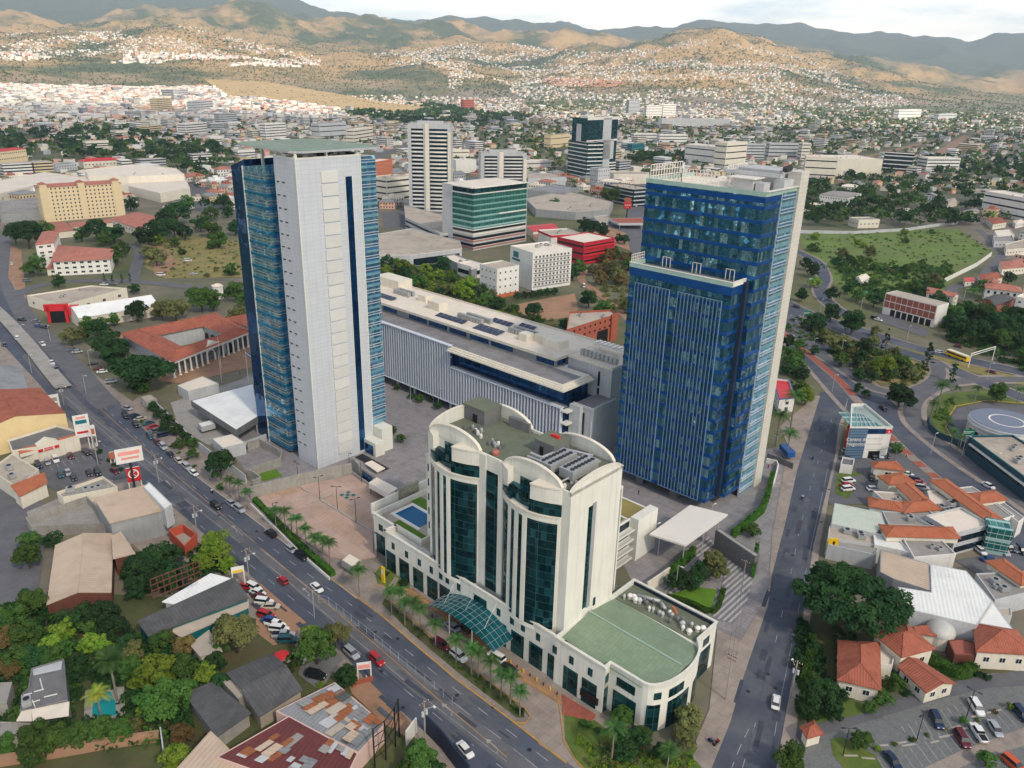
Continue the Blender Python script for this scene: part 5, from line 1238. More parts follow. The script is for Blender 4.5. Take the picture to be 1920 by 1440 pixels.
bld('shop','small red and cream kiosk right of the green office','shop',S('1000,440 1028,436 1034,446 1010,450'),4,g['cream'],g['clay3'],kind='hip',rh=1)
# terracotta block behind the long building
P=[G(*p,13) for p in S('1059,610 1070,577 1161,584 1157,588')]; 
T_,P=bld('office_building','terracotta office block with square openings and a grey roof','building',[(1062,618),(1158,588),(1146,580),(1068,584)],13,g['brick'],g['flatb'],pp=1,ac=2,fl=0); LAND+=[(1110,610,'beside the terracotta block')]
wins=wall_windows(P[0],P[1],7,13,9,1.2,1.1,2,'frameless',3)
i0=max(range(4),key=lambda i:PX(*[(P[i][c]+P[(i+1)%4][c])/2 for c in (0,1)],6)[1]); put_windows(T_,wall_windows(P[i0],P[(i0+1)%4],6.5,12.5,8,1.1,1,2,'frameless',4))
onwall(T_,'opening',g['black'],P,i0,.18,.34,0,4.5,.08); onwall(T_,'opening',g['black'],P,i0,.6,.82,0,7,.08); onwall(T_,'side_pier',g['brick'],P,i0,.86,1,0,13.6,.8)
# ---- left-middle
T_,P=bld('office_building','white three storey office with big clay hip roof left of the field','building',T(0,1,'385,470 560,400 850,440 840,545 560,560 390,560')[:0] or T(0,1,'395,520 820,500 850,430 430,400'),9,g['white'],g['clay3'],kind='hip',rh=3.5,fl=3,win=(2.2,1.4,4),ov=1); LAND+=[(150,480,'beside the clay roofed white office')]
bld('porch_roof','long red tiled lean-to roof in front of the clay roofed office','porch',T(0,1,'350,578 830,548 820,510 395,528'),4,g['cream'],g['clay3'],kind='shed',rh=1.2,fl=1,win=(2.5,1.5,5))
bld('office_building','four storey white wing with terraces and a small clay roof','building',T(0,1,'265,395 400,380 440,300 320,300'),15,g['white'],g['clay3'],kind='hip',rh=1.8,fl=4,win=(2.4,1.3,4.5))
T_,P,h=fb('warehouse','long cream warehouse with a white pitched roof','warehouse',(152,617),(300,592),596,20,g['cream'],g['corrw'],kind='gable',rh=3.2,ov=.3); LAND+=[(180,590,'beside the cream warehouse')]
bld('warehouse','low flat roofed pale store joined behind the cream warehouse','warehouse',T(0,1,'200,775 680,700 950,720 460,850'),6,g['cream'],g['flatb'],ac=3,fl=1,win=(2,1.6,9))
f=Fr(G(112,605),math.atan2(G(150,600)[1]-G(112,605)[1],G(150,600)[0]-G(112,605)[0])-.35); T_=thing('entrance_porch','red gateway entrance with sign panels on the cream warehouse','porch',G(128,603))
for b in ((-5,-3.6,0,2,0,8.5),(3,4.4,0,2,0,8.5),(-6,5,0,1.2,6,9.5),(5,9,-1,4,4,8)): m=MB(f); m.box(*b); m.build('red_frame',g['red'],T_)
m=MB(f); m.box(-3.6,3,0.2,.6,0,6); m.build('dark_doorway',g['black'],T_)
# museum with courtyard
def museum():
    O=W(T(0,1,'890,1062 1620,907 1885,1045 1290,1278'),7.5); I=W(T(0,1,'1200,1075 1520,1010 1722,1080 1370,1162'),7.5)
    Tm=thing('museum','old clay roofed building round an arcaded courtyard with a white columned front','museum',O[3]); LAND.append((350,640,'beside the courtyard museum'))
    I2=[O[i] for i in range(4)]; cx=sum(p[0] for p in O)/4
    m=MB(Fr(O[3],math.atan2(O[2][1]-O[3][1],O[2][0]-O[3][0])))
    Rg=[((O[i][0]+I[i][0])/2,(O[i][1]+I[i][1])/2) for i in range(4)]
    for i in range(4):
        j=(i+1)%4; m.P([(*O[i],7.5),(*O[j],7.5),(*Rg[j],10),(*Rg[i],10)][::-1],0,True); m.P([(*Rg[i],10),(*Rg[j],10),(*I[j],7.5),(*I[i],7.5)][::-1],0,True); m.tube((*Rg[i],10.03),(*Rg[j],10.03),.15,.15,5,0,True); m.tube((*O[i],7.53),(*Rg[i],10.03),.15,.15,5,0,True)
    m.build('roof',g['clay'],Tm); occ_poly(O,2)
    Oi=inset(O,1.2); Ii=inset(I,-1.); m=MB(m.fr); Oc=inset(O,4.5)
    Oc=ccw(Oc); Oi=ccw(Oi)
    for P_ in (Oi,):
        for i in range(4):
            j=(i+1)%4
            a,b=(Oi[i],Oi[j])
            ys=[PX(*p,0)[1] for p in (a,b)]
            front=min(ys)>PX(*[(sum(q[c] for q in Oi)/4) for c in (0,1)],0)[1]-5 and PX(*a,0)[0]>300
            if front: a,b=Oc[i],Oc[j]; fr_=(Oi[i],Oi[j])
            m.P([(*a,-1),(*b,-1),(*b,7.4),(*a,7.4)],0,True)
    Ic=ccw(Ii)
    for i in range(4): j=(i+1)%4; m.P([(*Ic[j],0),(*Ic[i],0),(*Ic[i],7.4),(*Ic[j],7.4)],0,True)
    m.build('wall',g['lgrey'],Tm)
    # front colonnade
    a,b=O[3],O[2]; L=math.dist(a,b); f=Fr(a,math.atan2(b[1]-a[1],b[0]-a[0])); m=MB(f); m.box(.5,L-.5,.8,2.,6.2,7.6); m.build('entablature',g['white'],Tm)
    n=15
    for k in range(n):
        x=1.5+(L-3)*k/(n-1)
        if 6<k<9: continue
        m=MB(f); m.box(x-.5,x+.5,.9,1.9,0,.5); m.lathe((x,1.4),[(.42,.5),(.36,5.8),(.5,6.2)],10); m.build('column',g['white'],Tm)
    m=MB(f); c=L*.5; m.P([(c-6,.5,7.6),(c+6,.5,7.6),(c,.5,9.8)]); m.P([(c-6,.5,7.6),(c,.5,9.8),(c,5,9.8),(c-6,5,7.6)]); m.P([(c,.5,9.8),(c+6,.5,7.6),(c+6,5,7.6),(c,5,9.8)]); m.build('pediment',g['cream'],Tm)
    m=MB(f)
    for k in range(12):
        t0,t1=math.pi*k/12,math.pi*(k+1)/12; m.prism([(c+2.2*math.cos(t1),2.2),(c+2.2*math.cos(t0),2.2),(c+2.2*math.cos(t0),2.8),(c+2.2*math.cos(t1),2.8)],[3.2+2*math.sin(t1),3.2+2*math.sin(t0)]*2 if 0 else 3+2.2*math.sin((t0+t1)/2),3.5+2.2*math.sin((t0+t1)/2))
    m.box(c-2.7,c-2.1,2.2,2.8,0,3.4); m.box(c+2.1,c+2.7,2.2,2.8,0,3.4); m.build('entrance_arch',g['white'],Tm)
    m=MB(f); m.box(2,L-2,4.35,4.45,.2,5.6) ; m.build('dark_porch_wall',g['dconc'],Tm)
    # courtyard arches
    for s in ((0,1),(1,2)):
        a,b=Ii[s[0]],Ii[s[1]]; Ls=math.dist(a,b); n=5
        for k in range(n):
            u=(k+.5)/n; x,y=a[0]+(b[0]-a[0])*u,a[1]+(b[1]-a[1])*u; f2=Fr((x,y),math.atan2(b[1]-a[1],b[0]-a[0])); m=MB(f2); w=Ls/n*.32
            pts=[(-w,0)]+[(-w*math.cos(math.pi*q/8),3.2+w*math.sin(math.pi*q/8)) for q in range(9)]+[(w,0)]
            for e in (-.35,.35): m.P([(px_,e,pz+.1) for px_,pz in pts])
            m.build('arch_opening',g['black'],Tm)
    sheet('courtyard_ground',inset(Ii,0),.1,g['grass'],px=False)
museum()
bld('outbuilding','small flat pale outbuilding with clay roof behind the museum','building',T(0,1,'1690,945 1860,915 1990,960 1860,1010'),6,g['cream'],g['clay'],kind='hip',rh=2)
fb('chapel','tiny white turret with a pale roof by the trees','building',(403,562),(420,560),538,4,g['white'],g['flatw'],kind='hip',rh=1.2)
# behind left tower: white shed, gate houses
T_,P=bld('metal_shed','big white flat metal roof sheltering a yard left of the panelled tower','shed',T(0,2,'1430,125 1900,-5 1940,240 1770,345'),6.5,g['dconc'],g['corrw'],pp=.1,z0=5.6)
for x,y in inset(P,1): m=MB(WF); m.tube((x,y,0),(x,y,6),.2); m.build('post',g['steel'],T_)
LAND+=[(420,760,'beside the white metal shed')]
bld('guard_house','cube guard house with a cream flat roof on the campus edge','building',T(0,2,'1590,410 1740,375 1840,440 1670,480'),4.2,g['lgrey'],g['flatw'],ov=.4,pp=.1)
bld('outbuilding','long pale flat roofed outbuilding in front of the museum','building',T(0,2,'1330,10 1520,-60 1640,-5 1410,55'),4,g['lgrey'],g['flatw'],pp=.2)
bld('outbuilding','small brown roofed hut beside the parked cars','building',T(0,2,'1055,95 1130,78 1178,112 1090,132'),3.6,g['conc'],g['flatb'],pp=.2,fl=1)
bld('awning','narrow white awning between the guard house and the white shed','awning',T(0,2,'1485,295 1590,268 1615,297 1510,325'),3,g['steel'],g['corrw'],pp=.05,z0=2.7)
wallline('campus_wall','long grey perimeter wall behind the roadside trees on the left','wall'and S('290,762 330,800 362,832 400,862 430,880 462,905'),2.6,.3,g['lgrey'])
wallline('campus_wall','pale wall running past the guard house towards the tower','wall'and S('408,862 460,840 500,825'),2.4,.3,g['lgrey'])
# walls, ramps, sunken court by the car park
bld('ramp_walls','tall concrete retaining wall between the car park and the white tower','wall',None,4.,g['conc'],g['conc'],world=[G(*p,4) for p in T(1,2,'-20,775 180,695 740,600 745,618 180,712 -10,792')],pp=.05) if 0 else None
wallline('retaining_wall','long concrete retaining wall between the car park and the white tower',W(T(1,2,'-20,850 720,680')) and T(1,2,'-40,865 350,760 720,680'),4.2,.5,g['conc'])
wallline('retaining_wall','concrete wall edging the right side of the car park',T(1,2,'720,680 880,790 1040,885'),1.2,.4,g['conc'])
wallline('ramp_wall','angled white ramp wall below the left corner of the white tower',T(1,2,'-40,700 190,610 200,560 30,470 -60,500'),3,.4,g['conc'])
wallline('ramp_wall','low hedge topped wall at the corner of the car park',T(1,2,'-20,790 40,760 -10,720 -60,700'),3,.5,g['conc'])
sheet('lawn',T(1,2,'-20,700 60,660 150,640 200,690 60,730'),.1,g['lawn'])
T_,P=bld('service_block','grey service block with a sunken black court and two white slabs','building',T(1,2,'720,550 800,512 1190,730 1190,800 1100,830 780,620'),4.,g['conc'],g['campus'],pp=.15)
for s,z,mt in (('740,548 800,522 1000,635 950,655',4.05,'black'),): m=MB(); m.P([(*G(x,y,z),z) for x,y in T(1,2,s)][::-1],0,True); m.build('sunken_court',g[mt],T_)
for s,z in (('815,592 870,573 968,630 910,658',5.2),): q=W(T(1,2,s),z); m=MB(); m.prism(q,z-.3,z,raw=True); m.build('white_slab_roof',g['flatw'],T_)
onwall(T_,'blue_door',g['glassb'],P,0,.05,.3,.3,3.2,.1) 
T_,P=bld('canopy_roof','white slab canopy over the dark car park entrance','canopy',T(1,2,'845,740 905,700 1060,780 995,825'),4.2,g['whitem'],g['flatw'],pp=.05,z0=3.9)
for x,y in inset(P,.4): m=MB(WF); m.tube((x,y,0),(x,y,4),.12); m.build('post',g['dark'],T_)
bld('porch_roof','small white flat roof at the car park gate beside the palms','canopy',T(1,2,'640,1320 700,1265 790,1320 740,1385')[:4],3.2,g['conc'],g['flatw'],pp=.05,z0=2.9)
bld('pump_house','beige cabin with a dark roof strip behind the fountain garden','building',T(1,2,'880,245 935,262 935,300 885,290'),8,g['ivory'],g['ivory'],pp=.1) if 0 else None
# campus canopy beside the blue tower
T_=thing('canopy','wide white flat canopy on slim posts in front of the blue tower','canopy',at(-88,168))
q=[(-94,177.4),(-83.8,180.5),(-83.9,158.5),(-93.6,156.4)]; m=MB(); m.prism(q,7.5,8); m.prism([(-93.4,158),(-84.1,159.5),(-84.1,158.9),(-93.5,156.8)],[7.5,7.5,7.5,7.5],7.55); m.build('roof_slab',g['whitem'],T_)
for a,b in ((-93,174),(-85,178),(-84.5,169),(-92.5,160),(-85,160),(-89,166)): m=MB(); m.tube((a,b,0),(a,b,7.5),.14); m.build('post',g['steel'],T_)
fb('boundary_wall','tall raw concrete wall dropping from the canopy to the avenue','wall',(1337,1028),(1410,1080),993,1.6,g['dconc'],g['conc'],pp=.1)
T_=wallline('sign_wall','cream sign wall with dark raised letters beside the hedge','S' and S('1212,1112 1254,1083'),3.2,.4,g['cream'])
def hedge(name,label,px,h,th,world=None):
    P=world or W(px); P=smoothline(P,3) if len(P)>2 else P
    rr=random.Random(len(label)); m=MB(WF); L=offs(P,th/2); R=offs(P,-th/2)
    for i in range(len(P)-1): m.prism([R[i],R[i+1],L[i+1],L[i]],0,h*.92,0,raw=True)
    tot=sum(math.dist(P[i],P[i+1]) for i in range(len(P)-1))
    for k in range(int(tot*55)):
        i=rr.randrange(len(P)-1); t=rr.random(); s=rr.uniform(-.55,.55)*th; a,b=P[i],P[i+1]; d=math.dist(a,b) or 1; nx,ny=-(b[1]-a[1])/d,(b[0]-a[0])/d
        top=rr.random()<.5; zz=h*rr.uniform(.9,1.05) if top else h*rr.uniform(.1,1); s=s if top else math.copysign(th*.54,s)
        c=Vector((a[0]+(b[0]-a[0])*t+nx*s,a[1]+(b[1]-a[1])*t+ny*s,zz)); leafquad(m,c,rr,.22)
    return m.build(name,g['hedge'],label=label,cat='hedge')
def leafquad(m,c,rr,s,nrm=None,mi=0):
    n=Vector((rr.gauss(0,1),rr.gauss(0,1),rr.gauss(.3,1))).normalized()
    if nrm is not None: n=(n*.8+nrm).normalized()
    u=n.orthogonal().normalized(); a=rr.uniform(0,6.28); v=n.cross(u); u2=u*math.cos(a)+v*math.sin(a); v2=n.cross(u2); l=s*rr.uniform(.7,1.4); w=l*rr.uniform(.5,.9)
    m.P([tuple(c-u2*l-v2*w*.6),tuple(c+u2*l*.2-v2*w),tuple(c+u2*l+v2*w*.2),tuple(c-u2*l*.1+v2*w)],mi,True)
hedge('hedge','clipped green hedge wall climbing from the sign wall to the canopy',S('1254,1085 1280,1060 1300,1042'),3,1.2)
hedge('hedge','low bright hedge framing the lawn on its front and right sides',S('1250,1122 1290,1132 1338,1150 1356,1108'),1.1,1.)
hedge('hedge','ivy covered wall along the avenue beside the blue tower',S('1447,898 1440,930 1430,958'),3,1.2)
hedge('hedge','ivy covered wall turning towards the canopy',S('1430,960 1402,985 1372,1010'),2.6,1.2)
hedge('hedge','narrow ivy strip at the outer end of the concrete wall',S('1417,1040 1414,1060 1410,1084'),4,.8)
sheet('lawn',S('1256,1115 1300,1100 1345,1105 1334,1142 1290,1128'),.14,g['lawn'],occ=True)
wallline('boundary_wall','white kerb wall curving round the right side of the blue tower',S('1436,868 1455,872 1458,880 1452,905 1442,925'),1.8,.4,g['white'])
# ---- lower left shops
bld('market_hall','long building with yellow side wall and red clay roof at the left edge','building',T(0,2,'-260,400 490,215 300,30 -300,180'),9,g['yellowpale'] if 'yellowpale' in g else g['cream'],g['clay'],kind='gable',rh=3.2,ov=.1); LAND+=[(60,780,'beside the clay roofed market hall')]
bld('market_hall','faded patchwork roof hall behind the clay roofed one at the left edge','building',T(0,2,'-260,120 200,40 150,-140 -260,-60'),8,g['cream'],g['corrg'],kind='gable',rh=2)
def store():
    T_,P=bld('shop','convenience store with grey roof, orange tile strips and red fascia','shop',T(0,2,'90,500 280,470 590,385 560,345 420,310 60,420'),5.5,g['cream'],g['dconc'],pp=.6,trim=g['cream'],ac=2); LAND.append((110,850,'beside the convenience store'))
    a,b=G(*T(0,2,'300,585')[0]),G(*T(0,2,'605,500')[0]); L=math.dist(a,b); ang=math.atan2(b[1]-a[1],b[0]-a[0]); f=Fr(a,ang)
    m=MB(f); m.box(-5,L,.1,3,3.2,4.4); m.build('fascia',g['cream'],T_)
    for x0,x1 in ((-5,0.3),(L*.52,L-.2)): m=MB(f); m.P([(x0,.1,4.4),(x1,.1,4.4),(x1,2,5.5),(x0,2,5.5)]); m.P([(x0,.12,4.3),(x0,2,5.4),(x1,2,5.4),(x1,.12,4.3)]); m.build('tile_strip',g['clay2'],T_)
    m=MB(f); c=L*.26; w=L*.25; m.prism([(c-w,-.3),(c+w,-.3),(c+w,.1),(c-w,.1)],3.2,5.6); m.P([(c-w,-.3,5.6),(c+w,-.3,5.6),(c,-.3,7.2)]); m.P([(c-w,2.5,5.6),(c,2.5,7.2),(c+w,2.5,5.6)]); m.P([(c-w,-.3,5.6),(c,-.3,7.2),(c,2.5,7.2),(c-w,2.5,5.6)]); m.P([(c,-.3,7.2),(c+w,-.3,5.6),(c+w,2.5,5.6),(c,2.5,7.2)]); m.build('gable_front',g['cream'],T_)
    for x0,x1 in ((c-w,c-w*.55),(c-w*.42,c+w*.42),(c+w*.55,c+w)): m=MB(f); m.box(x0,x1,-.42,-.31,3.4,4.4); m.build('sign_panel',g['red'],T_)
    x,y,_=f.p(c,-.46); text('CIRCLE K',T_,x,y,3.9,ang-math.pi/2,.62,g['white'])
    for x in (0,L*.5,L-.3): m=MB(f); m.box(x,x+.35,-.1,.25,-.5,3.3); m.build('post',g['cream'],T_)
    m=MB(f); m.box(.4,L-.4,2.2,2.4,0,3.1); m.build('shop_window',g['glassd'],T_)
store()
bld('shop','corner shop wing with an orange tiled strip left of the car park','shop',T(0,2,'100,790 330,700 345,740 150,835'),4.5,g['cream'],g['clay2'],kind='shed',rh=1.4,axis=0)
bld('shop','flat beige roofed shop wing left of the car park','shop',T(0,2,'-80,640 90,520 290,640 130,780'),5,g['cream'],g['flatb'],pp=.6,ac=2)
bld('restaurant','small L shaped restaurant with ochre parapets and roof kitchen ducts','restaurant',T(0,2,'425,810 770,690 880,770 470,850'),4.2,g['cream'],g['conc'],pp=.9,ac=4)
def panel_sign(px,z0,z1,w,label,parts,h0=0,face=None,post=True,t=.4,name='billboard'):
    x,y=G(*px); ang=math.atan2(-x,y)*0+ (face if face is not None else math.atan2(0-y,0-x)+math.pi/2)
    T_=thing(name,label,'sign',(x,y)); f=Fr((x,y),ang); 
    m=MB(f); m.box(-w/2,w/2,-t/2,t/2,z0,z1); m.build('sign_panel',g['white'],T_)
    if post:
        m=MB(f)
        if w>5: m.tube((0,0,h0),(0,0,z0),.35)
        else: m.box(-w/2,-w/2+.3,-.15,.15,h0,z0); m.box(w/2-.3,w/2,-.15,.15,h0,z0)
        m.build('post',g['dark'] if w>5 else g['cream'],T_)
    for u0,u1,a,b,mt in parts: m=MB(f); m.box(-w/2+w*u0,-w/2+w*u1,-t/2-.06,-t/2-.01,z0+(z1-z0)*a,z0+(z1-z0)*b); m.build('sign_field',g[mt],T_)
    return T_,f
T_,f=panel_sign((257,940),13,17.6,7.2,'white roadside billboard with faint red lettering above the red round emblem sign',[(.1,.9,.55,.8,'pinkp'),(.2,.85,.25,.4,'pinkp')])
T_,f=panel_sign((259,938),6.5,11,3.6,'red square sign with a white circled K below the white billboard',[(0,1,0,1,'red')])
x,y,_=f.p(0,-.3); m=MB(f); n=24
for k in range(n): t0,t1=6.2832*k/n,6.2832*(k+1)/n; m.P([(1.1*math.cos(t0),-.32,9+1.1*math.sin(t0)),(1.45*math.cos(t0),-.32,9+1.45*math.sin(t0)),(1.45*math.cos(t1),-.32,9+1.45*math.sin(t1)),(1.1*math.cos(t1),-.32,9+1.1*math.sin(t1))])
m.build('ring_emblem',g['white'],T_); text('K',T_,*f.p(0,-.34)[:2],8.95,f.a-math.pi/2,2.1,g['white'])
panel_sign((162,842),4.5,12.5,4.6,'tall white totem sign with teal and red fields by the store',[(.12,.85,.62,.78,'teal'),(.12,.85,.18,.28,'red'),(.2,.8,.84,.93,'pinkp')],h0=-.5)
panel_sign((176,838),4,8,2.6,'small white and orange totem sign behind the tall one',[(.2,.9,.2,.7,'orange')])
panel_sign((104,778),2.5,8,4.2,'white gabled sign frame with grey panels beside the market hall',[(.15,.85,.55,.8,'grey'),(.15,.85,.2,.4,'grey')])
panel_sign((212,868),1.5,4,1.4,'small orange sign on the planted strip by the store',[(0,1,0,1,'orange')])
panel_sign((684,1275),3,4.6,3,'small white sign board on a post beside the boulevard hedge',[(.1,.9,.2,.8,'pinkp')])
panel_sign((450,1105),5,6.6,3,'small white shop sign above the red parked car',[(.1,.9,.1,.5,'yel')])
T_=thing('totem_sign','slim yellow totem sign in the hotel garden','sign',G(719,1092)); x,y=G(719,1092); m=MB(Fr((x,y),TH)); m.box(-.55,.55,-.2,.2,0,4.6); m.build('sign_panel',g['yel'],T_); m=MB(Fr((x,y),TH)); m.box(-.3,.3,-.24,-.2,2.6,4.1); m.build('sign_field',g['white'],T_)
# walled ruin, metal roofs
bld('roofless_yard','roofless walled yard with stained concrete slab','yard',T(0,2,'190,1000 650,840 800,990 800,1045 230,1062'),3.2,g['conc'],g['conc'],pp=2.4)
T_,P=bld('shed','beige sheet metal roof with a single white skylight','shed',T(0,2,'720,870 1090,775 1235,940 830,1035'),8,g['grey'],g['corr'],kind='shed',rh=.6,axis=0)
bld('billboard','row of grey billboard backs leaning over the pavement','billboard',T(0,2,'1075,770 1120,735 1290,900 1235,940'),9.5,g['lgrey'],g['corrw'],pp=.1,z0=5)
hedge('ivy_wall','wall covered in dense ivy below the beige sheet roof',T(0,2,'1000,1150 1110,1110 1262,1065'),7.5,2.)
bld('courtyard_wall','open courtyard with bright orange red parapet walls','yard',T(0,2,'1262,1092 1372,1050 1475,1120 1382,1215'),3.5,g['orange2'] if 'orange2' in g else g['brick'],g['conc'],pp=2.6)
T_,P=bld('warehouse','large beige gabled warehouse roof above the tropical garden','warehouse',[(104,1022),(212,1000),(208,1110),(88,1133)],4,g['wood'],g['corr'],kind='gable',rh=1.8,axis=1,ov=.1); LAND+=[(140,1060,'beside the beige gabled warehouse')]
bld('lean_to','small beige lean-to roof with an orange box right of the gabled warehouse','shed',T(0,2,'850,1150 900,1115 1000,1270 862,1310'),5,g['wood'],g['corr'],kind='shed',rh=.4)
bld('roadside_workshop','long dark weathered sheet roof with a teal wall and a pale rear strip','workshop',[(262,1168),(438,1088),(463,1120),(280,1190)],4.6,g['teal'],g['corrd'],kind='shed',rh=.5,axis=0); LAND+=[(370,1130,'beside the dark weathered workshop roof')]
bld('roadside_workshop','pale blue white roof strip behind the dark weathered roof','workshop',[(310,1128),(395,1078),(438,1088),(340,1133)],4.8,g['lgrey'],g['corrw'],kind='shed',rh=.2)
bld('awning','tan tiled awning strip below the dark weathered roof','awning',[(326,1185),(463,1120),(463,1138),(340,1192)],3.2,g['teal'],g['flatb'],kind='shed',rh=.6,axis=0)
x0,y0=G(290,1120); T_=thing('billboard','rusty lattice billboard frame lying over the workshop roof','billboard',(x0,y0,9)); 
a,b=G(285,1108,11),G(375,1072,11); m=MB(WF)
for k in range(9): u=k/8; p=(a[0]+(b[0]-a[0])*u,a[1]+(b[1]-a[1])*u); m.tube((*p,9),(*p,14),.12,.12,4)
for z in (9.2,11,12.5,14): m.tube((*a,z),(*b,z),.14,.14,4)
m.build('lattice',g['wood'],T_); m=MB(Fr(G(350,1128),0)); m.box(-.3,.3,-.3,.3,0,13); m.build('pole',g['dark'],T_)
# garden house lower left
T_,P=bld('house','flat roofed garden house with white roof drains and patched sealant','house',T(0,3,'235,690 480,618 500,860 510,935 240,990 150,1010 165,880 210,840'),5,g['dconc'],g['dconc'],pp=.3,ac=2); LAND+=[(90,1290,'beside the patched flat roofed house')]
rr=random.Random(4)
for s in ('240,700 470,625 460,700 250,745','235,1000 520,940 515,1050 245,1090','160,1015 235,995 240,1090 120,1090'): q=W(T(0,3,s),4.75+rr.random()*.02); m=MB(); m.prism(q,4.72,4.76+rr.random()*.03,raw=True); m.build('roof_patch',rr.choice([g['flatw'],g['lgrey']]),T_)
for s in ('255,870 330,850','300,770 320,850','160,900 240,880','200,960 300,930','330,910 430,885','240,930 270,1000','150,1010 500,935'):
    q=W(T(0,3,s),4.8); m=MB(WF); m.tube((*q[0],4.85),(*q[1],4.85),.12,.12,4,0,True); m.build('drain_strip',g['white'],T_)
bld('house','lower grey roofed annexe left of the patched house','house',T(0,3,'-20,800 90,795 50,950 -30,960'),4,g['conc'],g['flat'],pp=.3)
bld('house','low annexe with tiled terrace below the patched house','house',T(0,3,'-40,1090 230,1100 160,1200 -20,1230'),3.5,g['conc'],g['flat'],pp=.3)
sheet('pool_terrace',T(0,3,'640,860 790,830 930,830 940,1050 700,1070 630,1060'),.3,g['conc'],thick=.3)
m=MB(WF); q=W(T(0,3,'700,900 760,860 830,870 865,940 870,1040 800,1060 690,1050'),.4); m.prism(q,.1,.42,raw=True); o=m.build('swimming_pool',g['poolteal'],label='kidney shaped turquoise swimming pool under the yellow palm',cat='swimming pool')
wallline('garden_wall','long rough brick wall crossing the bottom left corner',S('-20,1438 100,1420 200,1402 300,1388'),2.2,.9,g['redbr'] if 0 else g['earth'])
wallline('garden_wall','thin fence wall running down from the brick wall end',S('303,1378 312,1445'),2,.25,g['lgrey'])
# roofs bottom centre
def patched(T_,quad,z,n,mats_,seed,sx=(1,3),sy=(.8,1.4)):
    rr=random.Random(seed); q=ccw(quad4(W(quad,z)))
    for k in range(n):
        u,v=rr.uniform(.02,.85),rr.uniform(.02,.85); L0=math.dist(q[0],q[1]); L1=math.dist(q[1],q[2]); du,dv=rr.uniform(*sx)*1.3/L0,rr.uniform(*sy)*1.6/L1
        f=lambda a,b:tuple(q[0][c]*(1-a)*(1-b)+q[1][c]*a*(1-b)+q[2][c]*a*b+q[3][c]*(1-a)*b for c in(0,1)); u1,v1=min(.98,u+du),min(.98,v+dv)
        m=MB(Fr(q[0],math.atan2(q[1][1]-q[0][1],q[1][0]-q[0][0]))); zz=z+.02+.012*k; m.prism([f(u,v),f(u1,v),f(u1,v1),f(u,v1)],zz-.01,zz+.01,raw=True); m.build('roof_patch',g[rr.choice(mats_)],T_)
Q=[(517,1333),(628,1279),(722,1358),(672,1412)]; T_,P=bld('workshop','workshop with patchwork grey and rusty sheet roof by the vacant lot','workshop',Q,4.4,g['pinkw'],g['corrg'],pp=.02); patched(T_,Q,4.4,34,['corrg','lgrey','corr','rust','rust','corrd','corrg','flatb'],11); LAND+=[(600,1350,'beside the patchwork roofed workshop')]
Q=[(405,1420),(542,1342),(672,1412),(630,1500)]; T_,P=bld('workshop','workshop under a large maroon sheet roof with pale patches','workshop',Q,4.7,g['pinkw'],g['corrr'],pp=.02); patched(T_,Q,4.7,24,['corrg','lgrey','corr','rust','flat'],5,(.8,2.6),(.5,1.))
bld('workshop','beige corrugated roof wedge left of the maroon roof','workshop',[(330,1450),(395,1378),(425,1405),(480,1500)],4,g['cream'],g['corr'],kind='shed',rh=.4)
bld('house','house with dark weathered two pitch roof right of the garden','house',[(428,1262),(508,1228),(563,1293),(487,1340)],3.6,g['flatb'],g['corrd'],kind='gable',rh=1.4,axis=0)
bld('house','dark stained roof with red stripes above the maroon workshop','house',[(350,1303),(398,1280),(466,1337),(408,1380)],3.3,g['conc'],g['corrd'],kind='shed',rh=.4); 
bld('house','pale flat concrete roof beside the dark stained one','house',T(0,3,'1670,790 1790,712 1900,820 1790,925'),3.3,g['conc'],g['flatb'],pp=.25)
bld('shed','small tan tin roof by the teal wall','shed',T(0,3,'1440,520 1560,420 1650,560 1510,600'),3.6,g['cream'],g['flatb'],kind='shed',rh=.3)
T_=thing('billboard','black steel lattice of an unused billboard beside the workshop','billboard',G(728,1400)); m=MB(WF)
for px_,py_ in ((703,1440),(724,1425),(742,1400),(749,1382)): p=G(px_,py_); m.tube((*p,0),(*p,9.5),.16,.16,5)
A=[G(703,1440),G(724,1425),G(742,1400),G(749,1382)]
for i in range(3):
    for z in (2.5,5,7.5,9.4): m.tube((*A[i],z),(*A[i+1],z),.08,.08,4)
    m.tube((*A[i],2.5),(*A[i+1],7.5),.07,.07,4)
m.build('lattice',g['black'],T_)
wallline('panel_fence','row of dark blue fence panels facing the boulevard',S('800,1374 830,1405 856,1440 880,1470'),4.5,.3,g['navy'])
wallline('boundary_wall','short white wall at the vacant lot corner',S('762,1398 781,1372'),3.6,.3,g['white'])
wallline('boundary_wall','low terracotta retaining wall at the vacant lot',S('660,1290 672,1283 700,1276'),1.2,.3,g['brick'])
# ---- right plaza
T_,P=bld('office_building','white business centre with a striped blue grey front and glass roof','building',[(1595,800),(1674,800),(1622,757),(1597,757)],12,g['white'],g['parg'],pp=1.,trim=g['white']); LAND+=[(1635,800,'beside the white business centre')]
i0=max(range(4),key=lambda i:PX(*[(P[i][c]+P[(i+1)%4][c])/2 for c in (0,1)],6)[1])
onwall(T_,'striped_cladding',g['stripe'],P,i0,.0,.42,0,11.4,.25); onwall(T_,'strip_window',g['glassb'],P,i0,.43,.86,9.3,11.2,.1); onwall(T_,'doorway',g['black'],P,i0,.55,.82,0,2.8,.1)
for z in (3.4,5.4,7.4): onwall(T_,'panel_joint',g['grey'],P,i0,.45,.84,z,z+.12,.05)
a,b=P[i0],P[(i0+1)%4]; aa=math.atan2(b[1]-a[1],b[0]-a[0]); f=Fr(a,aa); L=math.dist(a,b)
